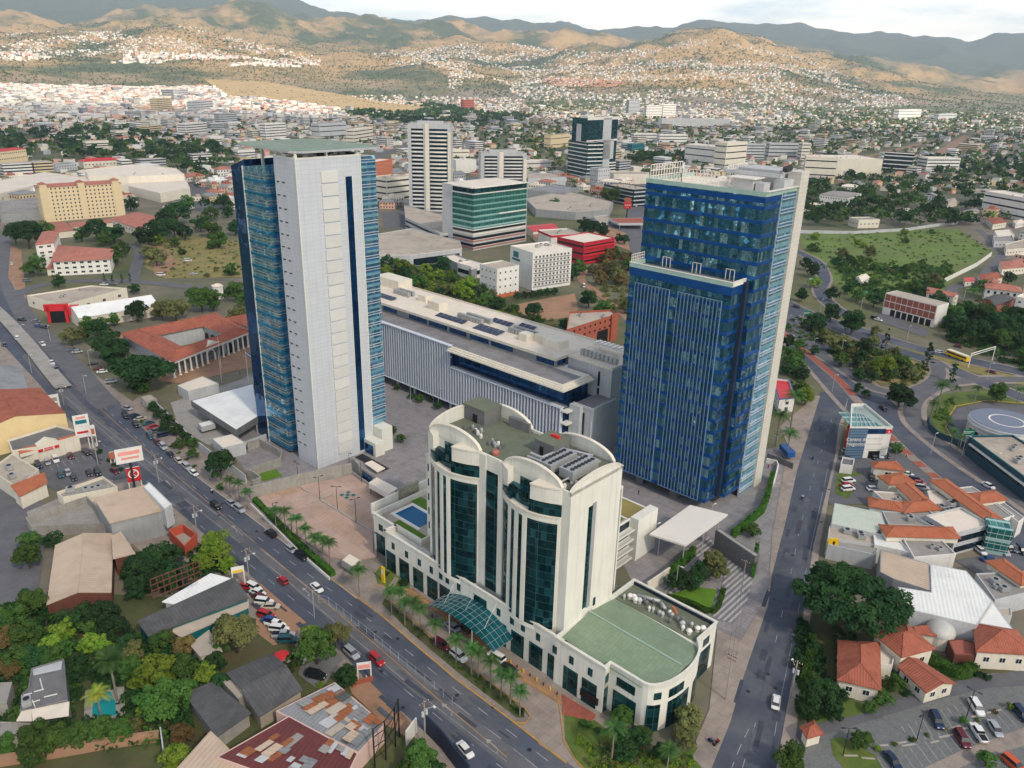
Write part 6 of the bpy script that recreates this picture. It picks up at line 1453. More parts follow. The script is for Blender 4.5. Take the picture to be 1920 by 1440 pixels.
text('Centro de',T_,*f.p(L*.2,-.36)[:2],7.3,aa-math.pi/2,1.75,g['white']); text('Negocios',T_,*f.p(L*.2,-.36)[:2],5.6,aa-math.pi/2,1.75,g['white'])
m=MB(f)
for c_,r_ in ((L*.93-.45,.75),(L*.93+.45,.75)):
    m.tube((c_,-.05,10.3),(c_,-.3,10.3),r_,r_,14)
m.build('red_emblem',g['red'],T_); m=MB(f); m.tube((L*.93,-.32,10.2),(L*.93,-.36,10.2),.3,.3,8); m.build('emblem_core',g['white'],T_)
I=inset(P,1.4); 
for k in range(7):
    u=(k+.5)/7; p=tuple(I[3][c]+(I[2][c]-I[3][c])*u for c in (0,1)); q=tuple(I[0][c]+(I[1][c]-I[0][c])*u for c in (0,1)); m=MB(WF); m.tube((*p,11.5),(*q,11.5),.12,.12,4); m.build('roof_glazing_bar',g['steel'],T_)
m=MB(f); m.prism([(1,2),(L-3,2),(L-5,12),(2,14)],11.2,11.35); m.build('glass_roof',g['glassg'],T_)
T_=thing('totem_sign','tall red cylindrical totem beside the business centre','sign',G(1585,848)); x,y=G(1586,846); m=MB(Fr((x,y),0)); m.lathe((0,0),[(1.1,.0),(1.1,9.6),(1.,10)],18); m.build('red_column',g['red'],T_,smooth=False)
bld('kiosk','small shop with a white rounded frame at the plaza entrance','shop',T(3,2,'545,600 560,545 650,560 640,612'),3.4,g['white'],g['dconc'],pp=.5,fl=1)
clays=[('785,588 955,580 1020,645 800,622','clay roof pavilion nearest the business centre',4.5,'hip'),('835,692 1000,665 1102,738 912,748','square clay pavilion over the plaza shops',5,'hip'),('975,770 1085,760 1200,862 1090,872','slanting clay roof strip over the plaza roofs',6,'gable'),('758,852 1000,888 1005,950 768,912','left arm of the bent clay roof',6,'hip'),('1000,888 1200,866 1292,935 1030,958','right arm of the bent clay roof',6,'hip'),('1225,722 1335,712 1772,1025 1665,1037','very long clay roof running down the plaza',7,'hip'),('1480,826 1700,800 1785,862 1590,887','clay roof branching right off the longest one',6.5,'hip'),('845,1058 1380,1076 1430,1150 895,1135','long clay roof above the pale corrugated roof',7,'hip'),('1650,1332 1772,1315 2000,1480 1900,1500','clay roof at the lower right plaza edge',6,'hip')]
for s,lab,h,kd in clays: bld('tiled_roof_building','orange '+lab,'building',T(3,2,s),h,g['cream'],g['clay2'],kind=kd,rh=1.,ov=.5,z0=0. if h<5.5 else h-.4,fl=1 if h<5.5 else 0,win=(2,1.6,4))
LAND+=[(1740,960,'on the clay roofed shopping plaza'),(1650,880,'in the plaza car park')]
flats=[('790,800 1000,815 1100,870 1010,885 860,862','pale plaza roof with a raised rim',4.6,'white','flatb',1),('855,950 1010,958 1215,1062 905,1052','grey plaza roof left half',5.6,'lgrey','flat',1),('1040,955 1195,930 1320,1050 1225,1064','grey plaza roof right half',5.9,'lgrey','flat',0),('1195,800 1340,792 1640,1050 1390,1066 1230,935','broad pale plaza roof covered in air handlers',5,'white','flatw',14),('1595,892 1712,884 1850,985 1745,1020','grey terrace roof right of the longest clay roof',5.5,'white','flat',0),('1380,780 1530,765 1600,808 1450,818','white framed grey roof behind the longest clay roof',5.3,'white','flat',0),('460,1062 792,1128 800,1205 450,1155','pale stained roof above the white front wall',5,'lgrey','flatb',4),('1010,1150 1305,1170 1412,1272 1095,1300','grey roof with one bright skylight',6,'white','flat',2),('790,1115 960,1140 1095,1275 1000,1245 800,1205','white folded roof beside the corrugated one',5.4,'white','corrw',0),('1700,895 1760,880 1925,1000 1880,1035','white framed roof by the highway',5.4,'white','flat',0)]
for s,lab,h,w_,r_,n_ in flats: bld('plaza_building',lab+' in the plaza','building',T(3,2,s),h,g[w_],g[r_],pp=.4,ac=n_)
bld('plaza_building','striped pale green corrugated roof beside the avenue','building',T(3,2,'500,892 850,962 880,1060 800,1118 475,1048'),6,g['lgrey'],g['corrgr'],pp=.05)
T_,P=bld('shop','white shop front wall with a yellow panel beside the avenue','shop',T(3,2,'445,1162 800,1212 830,1240 800,1280 450,1200'),4.6,g['lgrey'],g['flat'],pp=.3)
x,y=G(*T(3,2,'465,1310')[0]); T_=thing('sign_board','upright yellow sign panel on the white shop front','sign',(x,y)); m=MB(Fr((x,y),rad(-8))); m.box(-1.3,1.3,-.15,.15,.2,6.4); m.build('sign_panel',g['yel'],T_); m=MB(Fr((x,y),rad(-8))); m.box(-.15,.4,-.2,-.16,4.6,5.6); m.build('sign_field',g['black'],T_)
bld('warehouse','beige warehouse roof below the plaza','warehouse',[(1651,1030),(1742,1057),(1746,1108),(1675,1085),(1650,1072)],6,g['grey'],g['corr'],pp=.05)
bld('warehouse','broad white warehouse roof with skylight strips below the plaza','warehouse',[(1744,1057),(1812,1070),(1862,1128),(1832,1172),(1700,1142),(1684,1100),(1746,1110)],6.2,g['lgrey'],g['corrw'],pp=.05); LAND+=[(1790,1120,'beside the broad white warehouse')]
bld('warehouse','grey roofed wedge right of the white warehouse','warehouse',[(1830,1075),(1930,1070),(1930,1110),(1866,1125)],5,g['lgrey'],g['flat'],pp=.3,ac=3)
bld('shed','pale corrugated roof fragment below the white warehouse','shed',[(1835,1130),(1862,1128),(1900,1180),(1832,1168)],5,g['lgrey'],g['corrw'],pp=.05)
bld('workshop','pale blue gated yard building behind the tiled restaurant','workshop',T(3,3,'1690,240 1825,235 1830,300 1700,300'),4,g['lgrey'],g['flatb'],pp=.2)
wallline('boundary_wall','dark red wall along the front of the white warehouse',T(3,3,'1080,310 1330,360 1560,430'),3.4,.3,g['maroon'])
# glass lift tower
x,y=G(*T(3,2,'1685,1250')[0]); T_=thing('stair_tower','glass lift tower with thin floors below the longest clay roof','tower',(x,y)); m=MB(Fr((x,y),rad(-20))); m.box(-3,3,-2,4,0,8); m.build('glass_wall',g['glassg'],T_)
for k in range(5): m=MB(Fr((x,y),rad(-20))); m.box(-3.1,3.1,-2.1,4.1,1.6*k,1.6*k+.15); m.build('floor_slab',g['steel'],T_)
fb('shop','two storey plaza shopfront with shaded gallery','shop',(1782,1042),(1848,1024),1000,10,g['lgrey'],g['flatw'],band=(2,1.8,g['glassd']))
# helipad clinic and blue hall
cx,cy=G(1888,789,8); T_=thing('clinic','round grey clinic with a blue rooftop helipad circled in white','building',(cx,cy)); LAND+=[(1870,790,'beside the round helipad building')]
m=MB(Fr((cx,cy),0)); m.lathe((0,0),[(12,-1),(12,7.6),(11.7,7.8)],40); m.build('wall',g['lgrey'],T_); m=MB(Fr((cx,cy),0)); m.lathe((0,0),[(11.6,7.9),(11.5,8.0)],40); m.build('helipad_deck',g['deckblue'],T_)
m=MB(Fr((cx,cy),0)); n=44
for k in range(n): t0,t1=6.2832*k/n,6.2832*(k+1)/n; m.P([(5.3*math.cos(t0),5.3*math.sin(t0),8.04),(5.9*math.cos(t0),5.9*math.sin(t0),8.04),(5.9*math.cos(t1),5.9*math.sin(t1),8.04),(5.3*math.cos(t1),5.3*math.sin(t1),8.04)])
m.build('circle_marking',g['white'],T_)
for k in range(9):
    t=rad(180+14*k); m=MB(Fr((cx+12*math.cos(t),cy+12*math.sin(t)),t)); m.box(-.3,.15,-1.4,1.4,1,5.4); m.build('window_frame',g['cream'],T_); m=MB(Fr((cx+12*math.cos(t),cy+12*math.sin(t)),t)); m.box(.1,.2,-.9,.9,1.8,4.6); m.build('window',g['glassd'],T_)
m=MB(Fr((cx,cy),0)); m.lathe((0,0),[(12.1,6.2),(12.3,6.2),(12.3,6.8),(12.1,6.8)],40); m.build('rim_band',g['white'],T_)
T_,P=bld('office_building','long flat roofed hall with deep blue side wall beside the highway','building',T(3,2,'1510,388 1835,382 2250,640 1990,740'),7.5,g['tealwall'],g['flatb'],pp=.6,trim=g['teal'],ac=4); LAND+=[(1880,870,'beside the long blue walled hall')]
for i in range(4):
    if T_ and math.dist(P[i],P[(i+1)%4])>30: onwall(T_,'ribbon_window',g['glassd'],P,i,.05,.98,3.6,5,.1); onwall(T_,'white_ledge',g['white'],P,i,.05,.98,5,5.4,.8)
wallline('boundary_wall','dark teal boundary wall following the highway kerb',S('1738,790 1742,806 1760,822 1812,842 1860,880 1925,935'),2.4,.3,g['tealwall'])
# right side houses
T_,P,h=fb('apartment_building','three storey building of white concrete frame and bare red brick infill','building',(1653,588),(1749,614),549,11,g['white'],g['flatb'],pp=.3); LAND+=[(1700,575,'beside the brick infill building')]
for r in range(2):
    for k in range(9): onwall(T_,'brick_infill',g['redbr'],P,0,.012+k*.109,.012+k*.109+.1,h*.35+r*h*.32,h*.35+r*h*.32+h*.28,.06)
for k in range(7): onwall(T_,'garage_bay',g['black'],P,0,.16+k*.115,.16+k*.115+.09,0,h*.3,.08)
rh=[('1205,712 1430,772 1390,785 1190,752','bright red gabled house behind the brick infill building',6,'clay3','cream','gable'),('1170,790 1240,800 1230,830 1180,820','small white annex house','4','flatw','white','flat'),('1740,520 1900,505 1930,560 1760,575','house with a wide pink tile roof at the right edge',5,'clay3','cream','hip'),('1580,620 1720,600 1760,640 1600,660','house with a faded red roof in the right street',5,'clay','cream','hip'),('1640,650 1720,645 1730,690 1650,690','house with a pale terrace roof in the right street',4,'clay3','white','hip'),('1620,800 1700,770 1850,800 1700,850','orange red house with dark grey gable roofs',8,'corrd','brick','gable'),('1470,650 1540,640 1550,665 1480,675','small red tin roof by the side street',3,'red','cream','shed'),('1700,290 1820,280 1850,320 1720,330','house with a white terrace roof right of the field',5,'flatw','white','flat'),('1690,330 1830,320 1850,370 1700,370','house with a grey terrace roof right of the field',5,'flat','lgrey','flat'),('1780,390 1930,350 1930,420 1790,430','tan walled warehouse right of the field',5,'flatb','cream','flat'),('1640,195 1740,190 1790,225 1690,240','deep red roof behind the field wall',5,'clay','cream','hip'),('1840,215 1900,205 1930,225 1860,240','white bungalow behind the red roof',4,'flatw','white','hip'),('1465,140 1560,120 1590,140 1490,160','white bungalow with a grey roof near the field corner',4,'flat','white','hip'),('660,640 700,620 760,640 700,670','white tarpaulin shack in the field trees',3,'flatw','white','gable'),('1000,130 1060,125 1080,150 1020,160','white shack with rounded roof behind the field wall',4,'flatw','white','hip'),('1340,55 1400,45 1420,75 1350,90','cream bungalow in the trees behind the field',4,'flatb','cream','hip')]
for s,lab,h,r_,w_,kd in rh: bld('house',lab,'house',T(3,1,s),float(h),g[w_],g[r_],kind=kd,rh=1.6 if kd!='shed' else .6,fl=2 if float(h)>5.5 else 1,win=(1.2,1.2,3))
fb('apartment_building','white and blue four storey flats at the right edge','building',(1895,598),(1935,606),556,12,g['white'],g['flatw'],fl=3,win=(1.4,1.3,3))
wallline('boundary_wall','long white wall between the green field and the side street',S('1770,530 1800,515 1830,500 1858,480'),3,.4,g['white'])
wallline('boundary_wall','grey wall along the far edge of the green field',S('1490,437 1600,439 1700,433 1760,424 1795,420'),2.6,.4,g['lgrey'])
wallline('fence','green mesh sports fence near the right edge',T(3,1,'1720,980 1800,1010 1930,1040'),4,.2,g['greenf'])
bld('kindergarten','white house with blue trim and a red terrace right of the blue tower','house',[(1447,708),(1480,712),(1492,745),(1462,748)],6,g['white'],g['red'],pp=.8,trim=g['blue'],fl=2); LAND+=[(1470,740,'beside the blue trimmed house')]
bld('playground_roof','small blue awning roof at the street corner','awning',[(1462,832),(1476,832),(1492,848),(1478,850)],3,g['blue'],g['blue'],pp=.05,z0=2.7)
wallline('boundary_wall','dark wall of the corner plot right of the blue tower',S('1437,860 1460,868 1486,880'),2.2,.3,g['dconc'])
# restaurant lower right
rs=[('540,500 700,505 825,500 828,850 542,770','long clay roofed restaurant pavilion beside the avenue',4,'hip','cream',[(1575,1203),(1646,1206),(1647,1290),(1575,1272)]),]
rq=[([(1575,1203),(1646,1206),(1648,1290),(1574,1273)],'long clay roofed restaurant pavilion beside the avenue',4.2,'hip',2.2),([(1641,1188),(1698,1170),(1749,1214),(1691,1229)],'square clay roofed pavilion with a low tower',5.5,'hip',2.2),([(1689,1251),(1722,1238),(1787,1280),(1737,1295)],'free standing clay roof shelter over the restaurant drive',3.4,'gable',1.4),([(1829,1170),(1905,1183),(1935,1225),(1834,1219)],'wide clay roofed restaurant hall at the right edge',5,'hip',2.5),([(1717,1180),(1748,1177),(1752,1190),(1724,1186)],'narrow clay roof behind the pavilions',4,'shed',.5),([(1506,1365),(1525,1355),(1539,1373),(1515,1380)],'tiny clay roofed guard booth at the restaurant gate',2.9,'hip',.9)]
for q,lab,h,kd,r_ in rq: bld('guard_booth' if 'booth' in lab else 'restaurant_pavilion',lab,'pavilion',q,h,g['cream'],g['clay'],kind=kd,rh=r_,ov=.5,fl=1,win=(1.4,1.4,3))
LAND+=[(1640,1240,'beside the clay roofed restaurant')]
bld('roof_terrace','stained white roof terrace between the two clay pavilions','building',T(3,3,'825,490 850,475 950,590 935,670 820,660'),4,g['cream'],g['flatw'],pp=.5)
x,y=G(1757,1205); m=MB(Fr((x,y),0)); m.lathe((0,0),[(3.2*math.cos(rad(t)),3.4+2.4*math.sin(rad(t))) for t in range(0,90,10)]+[(.05,5.8)],24); T_=thing('dome_kiosk','white metal dome with a rusty top on a round base','dome',(x,y)); m.build('dome',g['domem'],T_,smooth=True); m=MB(Fr((x,y),0)); m.lathe((0,0),[(3,0),(3,3.4)],24); m.build('drum_wall',g['cream'],T_)
bld('timber_deck','dark timber pergola roof beside the dome','building',T(3,3,'1350,480 1450,470 1560,500 1560,600 1400,590'),3.2,g['wood'],g['redbr'],pp=.1)
hedge('hedge','tall ivy hedge below the dome',T(3,3,'1130,640 1280,700 1440,760 1530,720'),2.6,2.)
hedge('hedge','hedge with bright leaves along the avenue beside the restaurant',T(3,3,'330,500 300,640 280,760 250,860'),2.6,1.4)

hedge('hedge','long clipped hedge with palms between the car park and the boulevard',S('478,940 520,982 570,1032 625,1080'),1.4,1.3)
wallline('low_wall','low white wall below the palm hedge along the boulevard',S('470,948 515,992 565,1042 618,1088'),.9,.25,g['white'])
g['glasscar']=M('car_glass',(24,30,36),.12,.05,.5,spec=.8,rand=0); g['tyre']=M('tyre_rubber',(26,26,28),.85,.1,2,rand=0); g['rim']=M('wheel_rim',(150,152,156),.4,.1,2,metal=.5,rand=0); g['lampw']=M('headlight_lens',(214,220,224),.15,.05,2,rand=0); g['lampr']=M('tail_lens',(150,20,20),.2,.05,2,rand=0)
PAINT={k:M('car_paint_'+k,c,.28,.03,.5,spec=.6,rand=.03,metal=.15 if k in('silver','grey') else 0) for k,c in dict(white=(224,224,220),silver=(168,172,176),black=(28,30,34),navy=(28,44,70),red=(170,30,34),maroon=(96,26,36),grey=(96,102,108),teal=(34,78,88),beige=(186,178,160),orange=(196,84,40),blue=(36,72,130)).items()}
SPEC=dict(sedan=(4.5,1.75,.52,.92,1.42,(-1.55,-1.0,.65,1.3)),hatch=(4.0,1.72,.5,.95,1.48,(-1.75,-1.4,.55,1.15)),suv=(4.7,1.88,.6,1.1,1.74,(-2.15,-1.85,.75,1.3)),pickup=(5.2,1.85,.65,1.1,1.74,(-.75,-.55,.85,1.4)),van=(4.9,1.85,.5,1.1,1.95,(-2.3,-2.2,1.3,1.85)))
CM={}
def carmesh(kind):
    if kind in CM: return CM[kind]
    L,Wd,zb,zm,zt,(c0,c1,c2,c3)=SPEC[kind]; h=L/2; out={}
    def take(name,m,mt,smooth=False):
        o=m.build(name,mt,loc=(0,0,0),smooth=smooth); me=o.data; bpy.data.objects.remove(o); out.setdefault(name,[]).append(me)
    m=MB(WF); st=[(-h,.80,zb*.8+.1,zm-.18),(-h+.25,.96,.3,zm-.02),(-h+1,1,.25,zm),(0,1,.25,zm),(h-1.2,1,.25,zm-.04),(h-.3,.94,.3,zm-.2),(h,.74,.38,zm-.36)]
    rings=[]
    for x,w,z0,z1 in st:
        w=w*Wd/2; rings.append([(x,-w*.94,z0),(x,-w,(z0+z1)/2),(x,-w*.9,z1),(x,w*.9,z1),(x,w,(z0+z1)/2),(x,w*.94,z0)])
    for i in range(len(rings)-1):
        for k in range(6): j=(k+1)%6; m.P([rings[i][k],rings[i][j],rings[i+1][j],rings[i+1][k]][::-1],0,True)
    m.P(rings[0][::-1][::-1],0,True); m.P(rings[-1][::-1],0,True)
    w1,w2=Wd/2*.86,Wd/2*.68
    m.prism([(c1-.05,-w2),(c2+.05,-w2),(c2+.05,w2),(c1-.05,w2)],zt-.09,zt,raw=True)
    if kind=='pickup': m.box(-h+.05,-.8,-w1,-w1+.12,zm-.02,zm+.06); m.box(-h+.05,-.8,w1-.12,w1,zm-.02,zm+.06)
    take('body',m,PAINT['white'])
    m=MB(WF); b=[(c0,-w1,zm-.02),(c3,-w1,zm-.02),(c3,w1,zm-.02),(c0,w1,zm-.02)]; t=[(c1,-w2,zt-.06),(c2,-w2,zt-.06),(c2,w2,zt-.06),(c1,w2,zt-.06)]
    for k in range(4): j=(k+1)%4; m.P([b[k],b[j],t[j],t[k]],0,True)
    take('windows',m,g['glasscar'])
    if kind=='pickup': m=MB(WF); m.box(-h+.15,-.85,-w1+.12,w1-.12,zm-.03,zm+.01); take('cargo_bed',m,g['black'])
    for x in (-h+.85,h-.95):
        for s in (-1,1): m=MB(WF); m.tube((x,s*(Wd/2-.2),.33),(x,s*(Wd/2+.01),.33),.33,.33,12); m.tube((x,s*(Wd/2+.01),.33),(x,s*(Wd/2+.025),.33),.19,.17,8,1); take('wheel',m,[g['tyre'],g['rim']])
    for s in (-1,1):
        m=MB(WF); m.box(h-.12,h+.0,s*Wd*.26-.16,s*Wd*.26+.16,zm-.42,zm-.26); take('headlight',m,g['lampw'])
        m=MB(WF); m.box(-h-.01,-h+.1,s*Wd*.3-.12,s*Wd*.3+.12,zm-.38,zm-.2); take('tail_light',m,g['lampr'])
    CM[kind]=out; return out
DESC=dict(sedan='sedan',hatch='hatchback',suv='tall car',pickup='pickup truck',van='van')
def car(x,y,kind,col,dx,dy,flip=0,group='parked cars around the towers'):
    X,Y=G(x,y,.7); x2,y2=G(x+dx,y+dy,.7); a=math.atan2(y2-Y,x2-X)+(math.pi if flip else 0); z0=.38 if 480<x<706 and 880<y<1060 and inside(X,Y,W(S('485,927 660,890 740,942 706,965 706,1040 675,1052 622,1042'))) else .08
    T_=thing('car' if kind not in('pickup','van') else {'pickup':'pickup_truck','van':'van'}[kind],None,{'pickup':'pickup truck','van':'van'}.get(kind,'car'),(X,Y,z0),group,a); T_['group']=group
    for nm,L in carmesh(kind).items():
        for me in L:
            o=bpy.data.objects.new(nm,me); COL.objects.link(o); o.parent=T_
            if nm=='body': o.material_slots[0].link='OBJECT'; o.material_slots[0].material=PAINT[col]
    OCC.add((int(X//CELL),int(Y//CELL))); auto(T_,col if col!='navy' else 'dark blue',DESC[kind],(X,Y,1),DESC[kind]+('es' if kind=='x' else 's')); return T_
LAND+=[(540,1060,'on the boulevard beside the car park'),(690,1235,'on the boulevard before the hotel'),(870,1405,'at the bottom of the boulevard'),(430,948,'on the boulevard at the upper end'),(60,660,'on the raised left road'),(280,800,'parked in the upper pavement row'),(340,868,'parked at the lower pavement row'),(110,868,'right in front of the store'),(140,890,'in the middle of the store car park'),(175,690,'parked on the verge by the museum'),(70,607,'parked by the red gateway'),(500,1130,'in the upper row of the lower left yard'),(525,1185,'in the lower row of the lower left yard'),(580,1250,'in the yard under the big tree'),(850,1200,'on the hotel forecourt'),(1455,1316,'on the avenue'),(1650,855,'in front of the business centre'),(1590,905,'on the left edge of the plaza car park'),(1720,900,'behind the clay roof pavilions'),(1880,1030,'in the lower right plaza car park'),(1660,600,'on the upper highway'),(1640,765,'on the highway by the business centre'),(1860,905,'on the highway by the blue hall'),(1200,400,'on the road behind the blue tower'),(340,500,'on the dirt yard by the golden field')]
BLX=(8,7)
for s in '''530,1088,hatch,red,-8,-7 594,1101,sedan,white,8,7 659,1224,suv,silver,8,7 706,1236,suv,red,8,7 872,1405,sedan,white,7,8 508,1000,suv,black,-8,-6 545,1029,hatch,silver,8,6 565,1042,suv,black,8,6 405,948,suv,black,8,6 433,943,sedan,silver,8,6 449,954,suv,silver,8,6 32,634,suv,white,-7,-8 80,645,pickup,white,7,7 97,680,pickup,white,7,8 105,691,sedan,black,7,8 22,494,sedan,white,1,8 50,526,suv,grey,8,0 8,646,sedan,navy,7,7
235,779,suv,black,7,8 255,796,suv,black,7,8 282,818,suv,teal,7,8 295,828,sedan,maroon,7,8 306,837,suv,silver,7,8 320,851,sedan,black,7,8 335,863,sedan,beige,8,8 350,875,suv,silver,8,7 363,886,sedan,white,8,6
238,765,sedan,silver,8,2 251,781,suv,navy,8,-2 263,785,sedan,beige,8,-2 278,793,sedan,teal,8,-2 286,800,sedan,red,8,-2 297,807,suv,grey,8,-2 307,815,suv,navy,8,-2
72,872,suv,navy,5,8 89,866,hatch,silver,4,8 104,861,suv,white,4,8 132,854,sedan,maroon,4,7 162,847,pickup,black,7,6 114,889,suv,teal,3,8 127,885,sedan,silver,4,8 138,895,hatch,black,4,8 167,886,sedan,black,4,8 183,885,suv,black,4,8 215,882,sedan,maroon,8,6
135,655,sedan,grey,8,-1 145,659,sedan,silver,8,-1 175,681,sedan,black,8,-1 184,690,hatch,maroon,8,-1 192,696,sedan,white,8,-1 208,715,suv,silver,8,-1 41,599,suv,black,8,1 67,602,sedan,grey,8,0 72,611,suv,blue,8,1 83,613,suv,black,8,1
302,515,van,white,8,0 352,488,van,white,8,0 363,513,sedan,silver,8,-1 195,533,sedan,white,8,0 212,532,suv,grey,8,0
476,1101,suv,white,8,4 483,1110,sedan,white,8,3 488,1119,sedan,maroon,8,3 495,1128,suv,white,8,1 507,1136,sedan,beige,8,0 499,1153,suv,red,6,2 507,1162,sedan,blue,8,1 516,1170,pickup,white,8,2 523,1179,suv,white,8,1 531,1190,pickup,silver,8,0 539,1199,suv,teal,8,0 462,1099,sedan,red,8,1 592,1265,suv,black,8,2 552,1236,pickup,white,8,1
848,1174,sedan,silver,-8,-6 872,1177,hatch,black,-8,-6 827,1208,suv,maroon,8,5 860,1229,suv,white,8,6 931,1231,suv,white,-8,-5 955,1253,sedan,black,8,5
1455,1316,sedan,white,1,-8 1591,847,suv,silver,8,1 1588,859,sedan,navy,8,1 1639,855,sedan,black,4,7 1651,853,sedan,white,4,7 1661,853,suv,black,4,7 1591,901,suv,white,8,-1 1588,909,sedan,red,8,-1 1590,916,suv,white,8,-1 1637,916,hatch,white,8,0 1635,894,pickup,black,2,8 1700,888,sedan,white,8,2 1722,905,sedan,red,8,1 1728,914,suv,silver,8,1 1717,899,suv,navy,8,1
1838,1031,sedan,white,7,6 1855,1048,sedan,blue,8,0 1882,1033,suv,silver,7,7 1890,1025,suv,black,7,7 1902,1027,sedan,grey,7,7 1915,1031,suv,navy,7,7
1831,1326,suv,white,5,8 1756,1350,suv,navy,4,8 1835,1374,pickup,white,-5,-8 1866,1365,sedan,silver,5,8 1804,1385,suv,maroon,5,8 1674,1425,sedan,navy,6,8 1915,1338,suv,navy,6,7 1900,1432,suv,orange,7,6
1657,765,pickup,black,6,7 1853,910,sedan,white,8,4 1530,649,sedan,black,7,6 1647,599,sedan,white,8,2 1640,596,suv,black,8,2 1762,660,sedan,silver,8,1 1860,697,sedan,maroon,8,2 1494,575,suv,black,8,2 1797,649,hatch,maroon,8,2 1693,747,suv,grey,0,8
1095,536,van,white,1,8 1022,398,van,white,8,1 1198,372,sedan,white,1,8 1193,386,sedan,white,1,8 1190,378,sedan,black,1,8 1208,362,sedan,grey,1,8'''.split():
    p=s.split(','); car(float(p[0]),float(p[1]),p[2],p[3],float(p[4]),float(p[5]),group=('cars on the roads' if p[0] in('530','594','659','706','872','405','1455','1657','1853','1530') else 'parked cars around the towers'))
# bus
def bus(px,py,dx,dy,mt,label):
    X,Y=G(px,py,1.5); x2,y2=G(px+dx,py+dy,1.5); a=math.atan2(y2-Y,x2-X); T_=thing('bus',label,'bus',(X,Y,.1)); f=Fr((X,Y),a)
    m=MB(f); m.box(-5.8,5.8,-1.25,1.25,.5,2.9); m.build('body',mt,T_,bevel=.15); m=MB(f); m.box(-5.6,5.6,-1.15,1.15,2.9,3.1); m.build('roof',g['cream'],T_)
    m=MB(f); m.box(-5.3,5.3,-1.28,1.28,1.7,2.5); m.build('windows',g['glasscar'],T_)
    for x in (-3.6,3.8):
        for s in (-1,1): m=MB(f); m.tube((x,s*1.0,.5),(x,s*1.28,.5),.5,.5,12); m.build('wheel',g['tyre'],T_)
bus(1796,667,8,3,g['yel'],'yellow city bus with a cream roof on the lower highway lanes')
# people and motorbikes
SK=M('skin',(150,104,78),.7,rand=0); HR=M('dark_hair',(30,24,22),.8,rand=0)
def person(X,Y,z,ang,shirt,trouser,label,sit=False):
    me=bpy.data.meshes.new('person'); V=[];E=[];Rr=[]
    def v(x,y,zz,r): V.append((x,y,zz)); Rr.append(r); return len(V)-1
    hip=.82 if sit else .93; p=v(0,0,hip,.15); ch=v(.02 if not sit else .1,0,hip+.42,.17); nk=v(.05 if not sit else .16,0,hip+.58,.07); hd=v(.07 if not sit else .2,0,hip+.72,.1); E+= [(p,ch),(ch,nk),(nk,hd)]
    for s in (-1,1):
        if sit: k=v(.42,s*.2,hip-.12,.085); ft=v(.3,s*.22,hip-.5,.05); to=v(.45,s*.22,hip-.54,.04)
        else: k=v(.06*s,s*.1,hip-.43,.075); ft=v(-.06*s,s*.11,.07,.05); to=v(.1-.06*s,s*.12,.04,.04)
        E+=[(p,k),(k,ft),(ft,to)]; sh=v(.02 if not sit else .1,s*.2,hip+.47,.07); el=v(.0 if not sit else .3,s*.27,hip+.2,.05); ha=v(.12 if not sit else .52,s*.26,hip+.0 if not sit else hip+.12,.035); E+=[(ch,sh),(sh,el),(el,ha)]
    me.from_pydata(V,E,[]); o=bpy.data.objects.new('person',me); COL.objects.link(o); o.location=(X,Y,z); o.rotation_euler=(0,0,ang)
    sk=o.modifiers.new('s','SKIN'); 
    for i,r in enumerate(Rr): me.skin_vertices[0].data[i].radius=(r,r)
    me.skin_vertices[0].data[0].use_root=True; sb=o.modifiers.new('b','SUBSURF'); sb.levels=sb.render_levels=1
    dg=bpy.context.evaluated_depsgraph_get(); m2=bpy.data.meshes.new_from_object(o.evaluated_get(dg)); o.modifiers.clear(); o.data=m2
    for mt in (SK,shirt,trouser,HR): m2.materials.append(mt)
    for f in m2.polygons:
        c=f.center.z; f.use_smooth=True; f.material_index=2 if c<hip+.02 else (1 if c<hip+.52 else (3 if c>hip+.74 or (c>hip+.64 and f.center.x<.02+ (.1 if sit else 0)) else 0))
    setprops(o,label,'person'); return o
def bike(px,py,dx,dy,label,plab,shirt):
    X,Y=G(px,py); x2,y2=G(px+dx,py+dy); a=math.atan2(y2-Y,x2-X); T_=thing('motorbike',label,'motorbike',(X,Y,.06),'motorbikes'); f=Fr((X,Y),a)
    for x in (-.65,.65): m=MB(f); m.tube((x,-.06,.36),(x,.06,.36),.3,.3,14); m.build('wheel',g['tyre'],T_)
    m=MB(f); m.tube((-.6,0,.45),(.3,0,.6),.14,.14,7); m.tube((-.1,0,.78),(.35,0,.9),.17,.13,7); m.tube((.35,0,.85),(.65,0,.4),.05,.05,5); m.tube((.3,-.35,1.08),(.3,.35,1.08),.03,.03,5); m.build('frame',g['black'],T_)
    m=MB(f); m.box(-.65,-.05,-.14,.14,.78,.86); m.build('saddle',g['dark'],T_)
    x,y,_=f.p(-.25,0); person(x,y,.06,a,shirt,g['navy'],plab,True)
sh=[M('red_shirt',(160,40,40),.8),M('white_shirt',(210,210,206),.8),M('blue_shirt',(50,80,130),.8)]
bike(1504,936,-2,8,'small motorbike riding up the avenue beside the plaza','rider in white shirt on the avenue beside the plaza',sh[1]); bike(1524,861,2,-8,'small motorbike further up the avenue','rider in dark blue shirt further up the avenue',sh[2]); bike(1333,1394,6,6,'left one of two motorbikes waiting at the bottom pavement','left rider of the two waiting at the hotel corner',sh[2]); bike(1344,1396,-6,6,'right one of two motorbikes waiting at the bottom pavement','right rider of the two waiting at the hotel corner',sh[0]); bike(398,925,7,7,'motorbike on the boulevard near the upper car park','rider in white shirt on the boulevard near the upper car park',sh[1])
